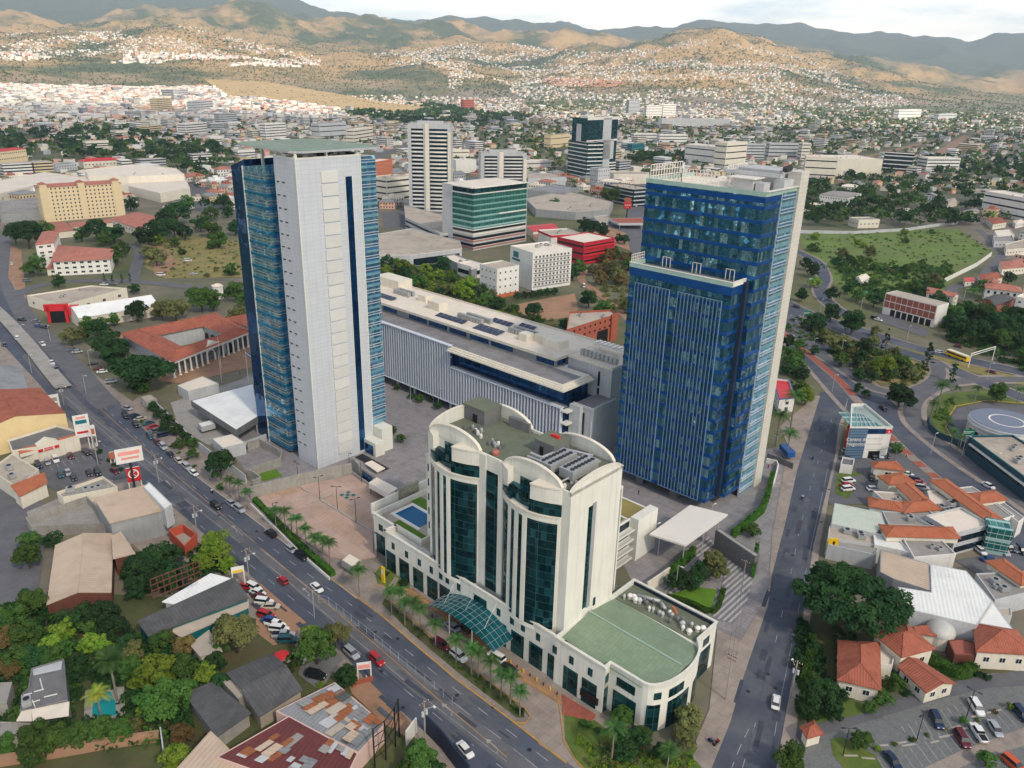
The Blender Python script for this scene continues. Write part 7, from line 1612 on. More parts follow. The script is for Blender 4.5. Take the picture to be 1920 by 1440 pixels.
for px_,py_,lab in ((687,1277,'man standing in the shade on the boulevard pavement by a sign'),(1699,858,'person walking on the plaza pavement by the highway'),(1440,879,'person standing at the corner wall right of the blue tower'),(1197,928,'person in dark clothes beneath the blue tower'),(450,703,'person crossing the museum forecourt')):
    X,Y=G(px_,py_); person(X,Y,.1,1.,random.Random(px_).choice(sh),g['dark'],lab)
def utility(px,py,h,label,trans=True,arm=True,ang=None,h0=0):
    X,Y=G(px,py); a=ANG_BL if ang is None else ang; T_=thing('utility_pole',label,'utility pole',(X,Y),'utility poles'); f=Fr((X,Y),a)
    m=MB(f); m.tube((0,0,-.5),(0,0,h),.17,.11,8); m.build('pole',g['conc'],T_)
    m=MB(f); m.box(-.07,.07,-1.1,1.1,h-.6,h-.48); m.box(-.07,.07,-.9,.9,h-1.6,h-1.5); m.build('crossarm',g['wood'],T_)
    for y in (-1,-.4,.4,1): m=MB(f); m.tube((0,y,h-.48),(0,y,h-.25),.06,.04,6); m.build('insulator',g['white'],T_)
    if trans:
        for y in (-.45,.45): m=MB(f); m.tube((.1,y,h-3.4),(.1,y,h-2.4),.26,.26,10); m.build('transformer',g['lgrey'],T_)
    if arm: m=MB(f); m.tube((0,0,h-2),(1.2,1.4,h-1.4),.05,.05,5); m.build('lamp_arm',g['steel'],T_); m=MB(f); m.box(1.,1.6,1.2,1.6,h-1.5,h-1.35); m.build('lamp_head',g['white'],T_)
    return (X,Y,h-.3)
def lamp(px,py,h,label,head=1,dark=True,group='street lamps'):
    X,Y=G(px,py); T_=thing('lamp_post',label,'lamp post',(X,Y),group); a=random.Random(px).choice([0,.6,ANG_BL]); f=Fr((X,Y),a); mt=g['dark'] if dark else g['steel']
    m=MB(f); m.tube((0,0,-.3),(0,0,h),.1,.07,8); m.build('pole',mt,T_)
    for s in ((-1,1) if head==2 else (1,)): m=MB(f); m.tube((0,0,h-.1),(s*1.1,0,h),.04,.04,5); m.box(min(s*.7,s*1.5),max(s*.7,s*1.5),-.16,.16,h-.03,h+.08); m.build('lamp_head',mt if dark else g['white'],T_)
    auto(T_,'dark' if dark else 'pale','lamp post',(X,Y,h/2))
wp=[utility(120,760,9,'utility pole beside the market hall on the boulevard'),utility(184,872,10,'utility pole with twin transformers beside the totem sign'),utility(298,905,10,'utility pole beside the grey billboard backs'),utility(371,1008,10,'utility pole with clustered transformers on the median pavement'),utility(468,1092,10,'utility pole beside the dark workshop roof'),utility(797,1398,11,'utility pole with yellow painted foot before the fence panels')]
wa=[utility(1360,1312,12,'tall utility pole with three crossarms beside the hotel wing',False,False,.9),utility(1482,1310,10,'utility pole with lamps on the avenue by the restaurant',True,True,.9),utility(1388,1120,11,'utility pole beside the hatched drive',False,False,.9),utility(1573,835,9,'utility pole at the upper avenue beside the totem',False,True,.9),utility(1450,850,9,'utility pole at the corner plot right of the blue tower',True,False,.9)]
def wires(P,name_label):
    m=MB(WF)
    for i in range(len(P)-1):
        for dy in (-.8,0,.8):
            a,b=P[i],P[i+1]; d=math.dist(a,b) or 1; n=(-(b[1]-a[1])/d*dy,(b[0]-a[0])/d*dy)
            pts=[(a[0]+(b[0]-a[0])*t+n[0],a[1]+(b[1]-a[1])*t+n[1],a[2]+(b[2]-a[2])*t-4*.9*t*(1-t)) for t in [k/6 for k in range(7)]]
            for k in range(6): m.tube(pts[k],pts[k+1],.025,.025,3,0,True)
    m.build('power_lines',g['dark'],label=name_label,cat='power lines')
wires(wp,'sagging power lines strung along the left side of the boulevard'); wires([wa[2],wa[0]],'power lines hanging along the avenue pavement behind the hotel')
lamp(560,911,8,'',2); lamp(600,938,8,'',2); lamp(633,957,8,'',2); lamp(668,981,8,'',2); lamp(710,978,7,''); lamp(549,1012,7,''); lamp(515,983,7,''); lamp(656,885,7,''); lamp(678,905,7,''); lamp(701,1038,7,'') ; lamp(1718,1390,7,'',2); lamp(1812,1345,7,'',2); lamp(1580,1418,7,'',2)
for p in ((590,1160),(1266,1110),(1226,1030),(1330,992),(822,765),(770,762),(1745,852),(1803,855),(1862,892),(1537,587),(1547,507),(1523,664),(1573,655),(1576,668),(1613,585),(1806,565),(1850,712),(45,640),(60,700),(95,640),(162,740),(170,690),(28,545),(1560,735),(1700,640)): lamp(p[0],p[1],8,'',1,False)
# flagpoles before the museum
for px_,py_,fl in ((466,716,1),(416,718,0),(415,690,0)):
    X,Y=G(px_,py_); T_=thing('flagpole','white flagpole with a blue and white flag before the museum' if fl else ('tall bare flagpole left of the one with the flag' if py_>700 else 'bare flagpole nearest the museum arch'),'flagpole',(X,Y)); m=MB(WF); m.tube((X,Y,0),(X,Y,14),.12,.06,8,0,True); m.build('pole',g['white'],T_)
    if fl:
        for k,mt in enumerate(('blue','white','blue')):
            m=MB(WF); 
            for s in range(6): m.prism([(X+s*.35,Y+.12*math.sin(s*1.3)),(X+s*.35+.35,Y+.12*math.sin(s*1.3+1.3)),(X+s*.35+.35,Y+.12*math.sin(s*1.3+1.3)+.03),(X+s*.35,Y+.12*math.sin(s*1.3)+.03)],13-k*.55-s*.3,13.55-k*.55-s*.3,raw=True)
            m.build('flag_stripe',g[mt],T_)
# bollards along the hotel
for i,(a,b) in enumerate([(-127.5+i*1.9,99.8) for i in range(7)]+[(-113+i*1.6,101.6) for i in range(5)]+[(-94+i*1.9,101.5) for i in range(9)]):
    m=MB(); m.tube((a,b,.0),(a,b,.85),.14,.14,8); m.lathe((a,b),[(.15,.85),(.1,.95)],8); o=m.build('bollard',g['yel'] if i%2 else g['dark'],cat='bollard',group='bollards along the hotel front'); auto(o,'yellow' if i%2 else 'dark','bollard',at(a,b,.5))
# car park kerbs and markings
def lotline(pts,w,z,mt,h=.14,name='kerb'): kerbline(W(S(pts)),z,g[mt],w,h)
lotline('600,938 706,1003',.7,.4,'kerb'); lotline('576,948 624,928',.5,.4,'kerb'); lotline('558,912 582,927 560,936',.5,.4,'kerb')
lm=MB(WF)
def bays(p0,p1,n,dx,dy,m=lm,z=.4):
    a,b=G(*p0),G(*p1); c=G(p0[0]+dx,p0[1]+dy); d=(c[0]-a[0],c[1]-a[1]); L=math.hypot(*d); k=5/L; d=(d[0]*k,d[1]*k)
    for i in range(n+1): u=i/n; p=(a[0]+(b[0]-a[0])*u,a[1]+(b[1]-a[1])*u); dashes(m,[p,(p[0]+d[0],p[1]+d[1])],0,z,1,0,.14,solid=True)
bays((604,943),(702,1003),20,10,-7); bays((600,950),(690,1008),18,-10,8); bays((500,925),(560,910),10,5,8); bays((745,945),(700,917),8,-10,4)
lm.build('parking_marking',g['yline'],kind='structure'); lm=MB(WF)
bays((1600,1440),(1900,1318),22,6,10,lm,.12); bays((1690,1362),(1800,1318),9,5,9,lm,.12); bays((92,872),(165,850),6,6,9,lm,.12)
lm.build('parking_marking',g['wline'],kind='structure')
for s in ('1582,1418 1608,1418','1615,1422 1640,1424','1640,1400 1665,1398','1676,1396 1700,1392','1690,1400 1716,1396','1744,1394 1760,1390','1760,1384 1790,1378','1790,1370 1815,1366','1770,1370 1800,1362','1820,1346 1846,1340','1850,1338 1876,1332','1880,1328 1905,1322'): lotline(s,.35,.1,'kerb')
x,y=G(652,930); m=MB(Fr((x,y),TH)); 
for i in range(3):
    for j in range(3):
        if (i+j)%2==0: m.box(-1.8+i*1.2,-.65+i*1.2,-1.8+j*1.2,-.65+j*1.2,.4,.42)
m.build('manhole_grid',g['teal'],kind='structure')
# median fence
FP=smoothline(W(S('598,1131 614,1133 660,1168 700,1200 760,1250 810,1290 850,1325')),6); m=MB(WF); T_=thing('median_fence','tall wire mesh fence on thin posts along the middle of the boulevard','fence',FP[0]); acc=0
tot=0
for i in range(len(FP)-1):
    a,b=FP[i],FP[i+1]
    for z in (.1,1.1,2.1): m.tube((*a,z),(*b,z),.025,.025,3,0,True)
m.build('rail',g['steel'],T_); L=0.; nxt=0.
for i in range(len(FP)-1):
    a,b=FP[i],FP[i+1]; d=math.dist(a,b)
    while nxt<=L+d: u=(nxt-L)/d; x,y=a[0]+(b[0]-a[0])*u,a[1]+(b[1]-a[1])*u; q=MB(WF); q.tube((x,y,0),(x,y,2.3),.05,.05,6,0,True); q.build('post',g['steel'],T_); nxt+=3.
    L+=d
for p0,lab in (((1612,566),'green highway sign near the field corner'),((1504,606),'green gantry sign beside the flyover'),((1800,838),'green highway sign over the teal wall'),((1515,540),'small green direction sign by the winding road')):
    X,Y=G(*p0); T_=thing('road_sign',lab,'road sign',(X,Y)); m=MB(WF); m.tube((X,Y,0),(X,Y,6.5),.13,.13,6,0,True); m.build('post',g['steel'],T_); m=MB(Fr((X,Y),.1)); m.box(-.3,4.2,-.08,.08,4.8,6.8); m.build('sign_panel',g['signg'],T_); m=MB(Fr((X,Y),.1)); m.box(.1,3.6,-.12,-.09,5.9,6.1); m.box(.1,2.8,-.12,-.09,5.4,5.55); m.build('sign_lines',g['white'],T_)
X,Y=G(1815,690); T_=thing('gantry','white lattice gantry arm over the lower highway','gantry',(X,Y)); m=MB(WF); x2,y2=G(1860,676); m.tube((X,Y,0),(X,Y,7),.2,.2,6,0,True); m.tube((x2,y2,0),(x2,y2,7),.2,.2,6,0,True); m.tube((X,Y,7),(x2,y2,7),.2,.2,5,0,True); m.tube((X,Y,6),(x2,y2,6),.15,.15,5,0,True); m.build('frame',g['white'],T_)
# roadside kiosk shelters, umbrella, satellite clutter
X,Y=G(529,1243); T_=thing('parasol','round red parasol in the yard under the big tree','parasol',(X,Y)); m=MB(WF); m.tube((X,Y,0),(X,Y,2.4),.05,.05,6,0,True); m.build('pole',g['white'],T_); m=MB(Fr((X,Y),0)); m.lathe((0,0),[(1.8,2.1),(1.2,2.4),(.1,2.7)],10); m.build('canopy_cloth',g['red'],T_)
for k,(c,c2) in dict(d=((34,62,34),(58,84,42)),m=((56,86,36),(88,112,50)),l=((92,122,36),(134,148,54)),o=((88,96,56),(122,118,70)),r=((104,84,56),(120,104,60)),y=((150,140,44),(120,130,50))).items(): g['leaf_'+k]=LEAF('leaves_'+k,c,c2,.2)
g['palmleaf']=LEAF('palm_fronds',(48,84,42),(88,116,58),.2); g['palmyel']=LEAF('yellow_palm_fronds',(150,140,50),(90,120,50),.2)
def crown_mesh(seed,kind,n,tone):
    rr=random.Random(seed); m=MB(WF); cl=[]
    rz={'round':.8,'flat':.42,'oval':1.25,'bush':.75,'cyp':1.9}[kind]; cz={'round':1.02,'flat':.8,'oval':1.6,'bush':.6,'cyp':1.9}[kind]
    nc={'round':26,'flat':150,'oval':26,'bush':14,'cyp':22}[kind]
    for i in range(nc):
        th=rr.uniform(0,6.283); u=rr.uniform(-.92,1) if kind!='flat' else rr.uniform(-.35,1); q=math.sqrt(max(0,1-u*u)); rad_=rr.uniform(.5,.92) if kind!='flat' else rr.uniform(.45,1.04)
        if kind=='cyp': q=(1-(u+1)/2)**.8*.75; rad_=1
        cl.append((Vector((q*math.cos(th)*rad_,q*math.sin(th)*rad_,cz+u*rz*rad_)),rr.uniform(.17,.38)*(1 if kind not in('cyp','flat') else .5)))
    cl.append((Vector((0,0,cz)),.4 if kind!='cyp' else .3))
    s=.085*(1500/n)**.42 if n<1500 else .075*(2600/n)**.46
    for i in range(n):
        c,r=cl[rr.randrange(len(cl))]; d=Vector((rr.gauss(0,1),rr.gauss(0,1),rr.gauss(0,1))).normalized()
        if d.z<-.3 and rr.random()<.6: d.z=-d.z
        p=c+Vector((d.x,d.y,d.z*.75))*(r*rr.uniform(.75,1.08)); leafquad(m,p,rr,s,d+Vector((0,0,.35)))
    o=m.build('crown',g['leaf_'+tone],loc=(0,0,0)); me=o.data; bpy.data.objects.remove(o)
    t=MB(WF); h=cz; t.tube((0,0,-.3),(0.02,.02,h*.55),.075,.05,7); lim=[cl[i][0] for i in range(0,min(len(cl),24),3)]
    for c in lim:
        b=Vector((0.02,.02,h*rr.uniform(.35,.55))); mid=(b+c)/2+Vector((0,0,-.05)); t.tube(tuple(b),tuple(mid),.035,.022,5); t.tube(tuple(mid),tuple(c),.022,.008,4)
    o=t.build('trunk',g['trunk'],loc=(0,0,0)); tm=o.data; bpy.data.objects.remove(o)
    return me,tm,cz,rz
_CR={}
def crown(kind,tone,lod,v):
    k=(kind,tone,lod,v)
    if k not in _CR: _CR[k]=crown_mesh(hash((kind,lod,v))%9973 if 0 else sum(map(ord,kind))*7+lod*31+v*101,kind,(3600,1300,360,16000)[lod],tone)
    return _CR[k]
def palm_mesh(seed,kind):
    rr=random.Random(seed); m=MB(WF); H=7.5
    nf=18 if kind=='palm' else 30
    for i in range(nf):
        a=6.283*i/nf+rr.uniform(-.15,.15); el=rr.uniform(.1,1.15) if kind=='palm' else rr.uniform(-.5,1.2); L=rr.uniform(2.6,3.3) if kind=='palm' else rr.uniform(1.7,2.2); P=[]
        for s in range(7):
            t=s/6; r=L*t*math.cos(el*(1-t*.3)); z=H+L*t*math.sin(el)-1.5*t*t*(1.2 if kind=='palm' else .5); P.append(Vector((r*math.cos(a),r*math.sin(a),z)))
        side=Vector((-math.sin(a),math.cos(a),0))
        for s in range(6):
            for q in range(3):
                t=(s+q/3)/6; p=P[s].lerp(P[s+1],q/3); l=.75*math.sin(math.pi*min(1,t*.85+.15))**.7*(1 if kind=='palm' else 1.3)
                fw=(P[s+1]-P[s]).normalized()
                for sg in (-1,1):
                    tip=p+side*(sg*l)+fw*.35-Vector((0,0,.28*l)); m.P([tuple(p-fw*.05),tuple(p+fw*.1),tuple(tip)],0,True)
    o=m.build('fronds',g['palmleaf' if kind!='ypalm' else 'palmyel'],loc=(0,0,0)); me=o.data; bpy.data.objects.remove(o)
    t=MB(WF); t.tube((0,0,-.4),(.05,0,3.4),.2,.15,8); t.tube((.05,0,3.4),(0,.05,6.4),.15,.13,8); t.tube((0,.05,6.4),(0,.03,7.6),.15,.08,8,1)
    o=t.build('trunk',[g['palmtrunk'],g['palmleaf']],loc=(0,0,0)); tm=o.data; bpy.data.objects.remove(o)
    return me,tm
PALM={('palm',i):palm_mesh(60+i,'palm') for i in range(3)}; PALM[('fan',0)]=palm_mesh(70,'fan'); PALM[('ypalm',0)]=palm_mesh(71,'palm')
PALM[('ypalm',0)][0].materials[0]=g['palmyel']
TONE=dict(d='dark green',m='mid green',l='bright green',o='olive brown',r='reddish brown',y='yellowing')
NT=[0]
def tree(x,y,d,kind='round',tone='m',world=None,group=None,lod=None,size=None):
    rr=random.Random(int(x*13+y*7)); NT[0]+=1
    fan=kind in('palm','fan','ypalm')
    if world: Z=world[2] if len(world)>2 else 0; X,Y=world[0],world[1]; R1=size/2
    else:
        X,Y=G(x,y); Z=0
        for _ in range(4):
            dist=math.sqrt(X*X+Y*Y+HC*HC); R1=d*dist/FOC/2*(.9)
            hh={'round':1.02,'flat':.8,'oval':1.6,'bush':.6,'cyp':1.9}.get(kind,0)*R1 if not fan else 7.5*max(.75,R1/2.9)
            X,Y=G(x,y,min(hh,60))
    T_=thing('palm_tree' if fan else {'bush':'shrub','cyp':'cypress'}.get(kind,'tree'),None,None,(X,Y,Z)); T_['category']='palm tree' if fan else ('shrub' if kind=='bush' else 'tree')
    if fan:
        me,tm=PALM[(kind,rr.randrange(3) if kind=='palm' else 0)]; s=max(.75,R1/2.9)*1.16*rr.uniform(.93,1.07); T_.scale=(s,s,s*rr.uniform(.92,1.1)); nm='fronds'
        desc,noun={'palm':('feathery','palm'),'fan':('round headed','fan palm'),'ypalm':('yellow tipped','palm')}[kind]; top=(X,Y,7.5*s)
    else:
        dist=math.sqrt(X*X+Y*Y+HC*HC); ppx=2*R1/dist*FOC
        if lod is None: lod=3 if ppx>130 else 0 if ppx>34 else (1 if ppx>15 else 2)
        me,tm,cz,rz=crown(kind,tone,lod,rr.randrange(3)); T_.scale=(R1*rr.uniform(.9,1.12),R1*rr.uniform(.9,1.12),R1*rr.uniform(.88,1.12)); nm='foliage' if kind=='bush' else 'crown'
        desc=TONE[tone]; noun={'round':'rounded tree','flat':'spreading tree','oval':'tall tree','bush':'shrub','cyp':'conical cypress'}[kind]; top=(X,Y,cz*R1)
    T_.rotation_euler=(0,0,rr.uniform(0,6.28))
    c=bpy.data.objects.new(nm,me); COL.objects.link(c); c.parent=T_
    t=bpy.data.objects.new('trunk' if kind!='bush' else 'stem',tm); COL.objects.link(t); t.parent=T_
    T_['group']=group or ('palms' if fan else ('shrubs' if kind=='bush' else 'trees'))+' around the towers'
    if R1>1.2: OCC.add((int(X//CELL),int(Y//CELL)))
    auto(T_,desc,noun,top); return T_
def trees(s,kind='round',tone='m'):
    for w in s.split():
        p=w.split(','); t=p[3] if len(p)>3 else tone; tree(float(p[0]),float(p[1]),float(p[2]),kind,t)
LAND+=[(60,1170,'in the upper left garden'),(180,1190,'in the garden below the gabled warehouse'),(200,1300,'beside the turquoise pool'),(310,1290,'right of the turquoise pool'),(100,1390,'along the bottom left wall'),(330,1400,'at the garden wall end'),(300,1060,'behind the workshop by the boulevard'),(600,1225,'beside the lower left car yard'),(780,1430,'behind the dark blue fence panels'),(330,820,'along the boulevard pavement'),(430,900,'at the upper car park corner'),(560,990,'between car park and boulevard'),(760,1130,'at the upper end of the hotel verge'),(860,1210,'in front of the hotel canopy'),(950,1280,'at the lower end of the hotel verge'),(1180,1380,'in the garden at the hotel corner'),(1300,1360,'under the rounded hotel corner'),(1590,1130,'at the lower plaza corner'),(1540,1320,'behind the guard booth'),(1660,1300,'below the clay roofed pavilions'),(1700,1390,'in the restaurant car park'),(1830,1350,'right of the restaurant car park'),(1490,770,'at the corner right of the blue tower'),(1600,600,'above the highway junction'),(1650,690,'on the highway island'),(1780,690,'beside the yellow bus'),(1820,740,'around the helipad loop'),(1650,520,'on the slope of the green field'),(1830,620,'on the wooded right bank'),(820,520,'on the scrub lot behind the long building'),(900,560,'behind the long building'),(1150,540,'beside the dirt track'),(1110,430,'by the red kiosk road'),(270,690,'in front of the museum'),(190,620,'left of the museum'),(400,560,'behind the museum'),(330,430,'behind the golden field'),(60,430,'below the yellow hotel on the left'),(420,460,'on the golden field'),(1330,1060,'inside the hedged campus garden'),(1250,200,'in front of the distant slabs'),(1600,400,'in the wood beyond the green field'),(1850,330,'in the wood at the right edge'),(150,270,'in the dark wood on the left'),(350,290,'in the dark wood left of the helipad'),(620,230,'behind the helipad tower'),(1020,330,'in the quarter left of the cross tower'),(1700,250,'in the far right suburb'),(1450,230,'in the far middle suburb'),(1500,340,'around the cream mall'),(100,210,'in the sunlit quarter far left')]
# garden lower left
trees('57,1013,42 52,1045,46 100,1012,32,d 60,1130,52 24,1160,54 48,1192,56 96,1205,44,l 122,1180,44,l 150,1155,58,d 192,1152,60,d 216,1182,56,d 238,1212,44,d 168,1205,44,l 196,1208,40,l 28,1235,50 62,1228,48,d 92,1232,44 12,1198,40,r 14,1255,40,r 248,1226,44,o 300,1202,46,m 346,1214,44,r 322,1190,36,r 146,1243,42,d 290,1262,78,l 334,1256,66,m 300,1312,84,m 342,1302,58,m 386,1262,48,l 404,1246,44,d 412,1282,40,d 270,1332,28,l 66,1388,66 30,1340,34 102,1382,56 150,1378,50 192,1366,48 226,1372,46 56,1416,46 252,1362,38,o 340,1376,42,r 330,1420,56,l 10,1395,44 136,1260,40,d 244,1250,44,m 170,1170,40,m 120,1215,36,m 205,1225,36,d')
trees('262,1060,60,d 300,1042,58,d 332,1078,56,d 254,1098,50,d 296,1090,50,d 404,1028,60,l 384,1052,46,l 424,1056,40,l 440,1188,84,o 410,1215,40,m')
trees('593,1213,80,m 585,1190,50,l 630,1192,56,o 650,1264,52,d 552,1238,30,m 790,1418,62,m 766,1440,44,m 815,1440,36,d 540,1262,22,d')
trees('388,1384,18,l 600,1284,16,l 270,1036,24,d','bush'); trees('207,1252,58','fan'); trees('183,1312,46','ypalm')
# boulevard and campus
trees('287,762,24,d 300,776,26,d 313,790,28,d 330,804,28,d 346,822,26,d 361,830,24,m 362,851,22,m 336,832,22,m 306,800,22,d 411,872,62,d 250,720,30,d 262,722,34,m')
trees('364,873,9 350,861,9 335,848,9 320,836,9 412,912,18 186,846,14,d 205,862,12,d 216,872,12,d 226,880,12,d 265,790,10','bush','m')
trees('430,903,28 446,910,28 462,923,28 515,958,32 533,966,32 555,978,34 572,992,34 590,1010,36 604,1017,30 616,1022,38 672,1078,40 733,1117,34 748,1114,34 758,1136,32 774,1136,34 787,1146,36 816,1176,38 855,1206,38 884,1226,36 897,1232,34 920,1252,38 940,1268,34 958,1280,36 976,1302,36 1151,1376,50 1255,1408,44','palm')
trees('975,1333,20,d 1098,1356,26,m 1120,1368,16,d 1201,1328,20,l 1252,1426,20,m 722,1076,18,d 757,1090,24,d','bush')
trees('1180,1392,60,d 1167,1343,44,m 1205,1380,40,m 1292,1345,64,o 1282,1378,48,o 1240,1408,36,d 1170,1415,34,d 1340,1056,58,o 1280,1088,48,d 1310,1072,44,d 1262,1092,34,d 1300,1090,36,d 1412,992,32,m')
trees('734,808,20,m 751,820,22,m 787,747,20,m 745,726,14,m 822,760,18,d 808,748,14,m')
# museum and field
tree(267,690,112,'flat','d'); trees('197,642,60,d 180,618,44,d 132,630,36,o 150,626,32,o 165,606,30 187,604,28 214,598,26 255,584,40,d 302,582,40,o 327,578,48,o 376,560,52,m 398,564,40,m 440,545,44,m 446,592,40,o 456,562,34,m 364,546,22,o 108,527,26,d 250,540,22,d 214,670,46,d 224,650,40,d 232,590,22,o')
trees('195,519,9 210,521,9 228,522,9 243,521,9','cyp','d')
trees('50,434,58,d 26,438,36,d 82,430,34,m 150,438,30 180,432,42,d 212,436,38,d 198,446,30,m 275,440,44,d 300,430,50,d 290,446,30,l 326,424,40,d 346,436,30,d 226,466,34,m 214,482,30,m 276,470,30,o 292,482,34,o 326,452,24,m 330,396,48,d 308,408,40,d 350,380,30,m 243,380,30,d 62,500,36,m 72,486,30,m 375,418,34,d 440,425,34,d 395,400,30,m 425,395,26,d')
trees('405,452,48,m 398,432,44,m 436,506,34,m 388,516,12,o 405,504,12,o 340,472,20,m','bush')
# middle
trees('1104,558,44,d 1130,578,40,m 1146,584,30,m 1086,500,34,m 1074,512,30,d 1110,426,42,d 1094,420,30,d 1131,432,32,d 1172,448,22,d 1160,446,20,d 1146,366,40,m 1040,380,20,m 1060,468,24,m 1062,606,30,d 830,497,40,d 1148,500,36,o 1160,515,36,o')
trees('970,554,18,d 984,552,18,d 998,550,18,d 1012,549,18,d 1026,547,18,d 1040,545,18,d','round','d')
def scatter_poly(px,n,d0,d1,kinds,tones,seed):
    rr=random.Random(seed); P=W(px); xs=[p[0] for p in P]; ys=[p[1] for p in P]; k=0; pl=[]
    for _ in range(n*60):
        if k>=n: break
        x,y=rr.uniform(min(xs),max(xs)),rr.uniform(min(ys),max(ys)); s=rr.uniform(d0,d1)
        if inside(x,y,P) and all(math.hypot(x-a,y-b)>(s+c)*.36 for a,b,c in pl) : pl.append((x,y,s)); tree(x,y,0,rr.choice(kinds),rr.choice(tones),world=(x,y,0),size=s); k+=1
scatter_poly(S('722,505 760,498 820,515 900,535 935,560 985,595 1040,605 1000,622 900,580 800,545 730,540'),34,6,11,['round','round','bush'],'lllmmod',1)
scatter_poly(S('1100,500 1150,480 1185,490 1180,620 1150,590 1120,560'),14,6,10,['round'],'oomr',2)
scatter_poly(S('1500,460 1560,500 1600,545 1700,555 1770,540 1800,500 1700,490 1600,480'),16,6,11,['bush','round'],'dmmo',3)
scatter_poly(S('1490,440 1700,430 1790,432 1800,460 1600,470'),6,6,9,['bush'],'lm',4)
scatter_poly(S('1755,590 1850,592 1925,625 1925,690 1870,662 1780,635 1750,605'),22,9,14,['round'],'dddm',5)
scatter_poly(S('1500,600 1540,600 1560,650 1520,650'),3,6,9,['round'],'d',6)
trees('1560,584,38,d 1600,602,54,d 1572,642,44,o 1620,652,40,d 1612,672,36,d 1655,685,48,l 1690,680,44,m 1636,706,24,d 1527,657,20,d 1482,668,36,m 1494,684,34,m 1502,665,24,m 1608,727,20,d 1624,738,18,d 1690,738,54,d 1872,736,40,m 1512,742,40,l 1500,728,34,m 1680,838,26,m 1524,506,28,d 1512,494,26,d 1528,528,24,l 1504,552,28,d 1590,540,24,d 1672,572,26,d 1680,660,20,o 1710,700,26,o 1640,620,22,o')
trees('1663,636,22 1742,664,30 1790,692,26','cyp','d')
trees('1490,756,44 1462,790,42 1482,814,42 1765,736,34 1750,764,24 1793,731,20 1832,732,18 1912,736,20 1824,552,24','palm')
trees('1775,792,12 1788,812,12 1800,822,12 1682,842,14','palm')
tree(1592,1118,190,'flat','d'); trees('1530,1120,50,o 1542,1306,66,d 1514,1330,46,d 1562,1328,44,d 1524,1276,34,m 1655,1306,36,m 1680,1282,34,m 1634,1326,26,m 1615,1388,40,m 1480,1426,60,m 1500,1240,30,d 1520,1210,34,d 1578,1300,26,d')
trees('1805,1350,16,m 1895,1324,14,l 1850,1424,30,m','round'); trees('1770,1366,11,r 1710,1386,13,m 1678,1394,11,m 1865,1334,11,r 1832,1350,9,m 1645,1404,14,l 1738,1378,9,m 1660,1295,16,m 1790,1262,20,d 1830,1262,20,d 1850,1270,18,d 1700,1300,16,d','bush')
trees('1548,628,30,o 1582,650,34,d 1600,664,30,o 1640,640,26,o 1580,672,34,m 1612,700,30,d 1668,700,30,m 1700,690,28,o 1620,690,24,o 1530,600,34,d 1480,640,30,d 1500,646,26,m 1478,690,28,d 1506,700,26,d 1900,590,30,d 1880,560,26,d 1846,536,24,m 1892,520,24,d 1760,560,34,d 1726,548,30,d 1640,560,32,d 1608,552,28,m 1560,552,28,d 700,740,16,m 772,742,16,d 850,775,14,d')
rr=random.Random(21)
WOOD=[S('-80,258 90,246 190,240 260,246 330,262 400,272 455,290 440,312 390,330 300,314 220,298 120,298 -80,303'),S('1500,340 1580,352 1680,362 1760,340 1930,350 1930,365 1840,372 1830,432 1700,428 1500,430'),S('1720,300 1960,300 1960,345 1760,338'),S('700,197 830,196 900,212 1000,218 980,230 760,236 640,214'),S('1180,290 1390,290 1390,312 1280,310 1180,310'),S('60,420 230,428 330,400 440,380 450,430 330,450 260,440 100,445'),S('1515,305 1560,296 1660,330 1740,335 1700,350 1560,345')]
MIX=[S('1230,212 1300,240 1430,240 1500,225 1600,262 1560,290 1300,285 1170,275 1160,240'),S('1500,222 1960,210 1960,300 1650,285 1560,260'),S('880,225 1060,240 1060,330 980,330 900,290'),S('960,175 1180,180 1180,210 1000,215'),S('1380,175 1960,190 1960,215 1500,225')]
GOLD=S('380,150 500,155 620,176 700,190 812,204 770,212 640,207 540,192 430,186'); GOLD2=S('385,148 560,140 640,150 560,162 420,158')
HILL=[S('40,58 200,60 330,48 400,56 470,80 600,108 600,128 200,118 -60,112 -60,80'),S('700,96 870,80 930,88 940,132 800,128 700,120'),S('930,78 1100,98 1250,90 1300,72 1400,84 1500,108 1620,150 1720,200 1300,206 1000,196 840,165 840,130')]
def pin(px,L): return any(inside(px[0],px[1],p) for p in L)
# golden hillside patch follows the terrain
def patch(name,poly,mat,n=46):
    xs=[p[0] for p in poly]; ys=[p[1] for p in poly]; Gp={}
    V=[];F=[]
    for i in range(n+1):
        for j in range(13):
            x=min(xs)+(max(xs)-min(xs))*i/n
            # vertical extent of the polygon at x
            c=[]
            for k in range(len(poly)):
                (a,b),(e,f)=poly[k],poly[(k+1)%len(poly)]
                if (a-x)*(e-x)<=0 and a!=e: c.append(b+(f-b)*(x-a)/(e-a))
            if not c: c=[ys[0],ys[0]]
            X,Y,Z=GT(x,min(c)+(max(c)-min(c))*j/12); V.append((X,Y,Z+2.5))
    for i in range(n):
        for j in range(12): a=i*13+j; F.append((a,a+1,a+14,a+13))
    me=bpy.data.meshes.new(name); me.from_pydata(V,[],F); me.materials.append(mat); me.polygons.foreach_set('use_smooth',[True]*len(F)); o=bpy.data.objects.new(name,me); COL.objects.link(o); o['kind']='structure'
patch('golden_hillside',GOLD,M('golden_grass',(172,148,106),.95,.2,.02,(150,130,80),.5,rand=0)); patch('golden_slope',S('1000,148 1100,150 1200,158 1140,166 1040,164'),M('red_earth_slope',(176,128,92),.95,.2,.02,rand=0),20)
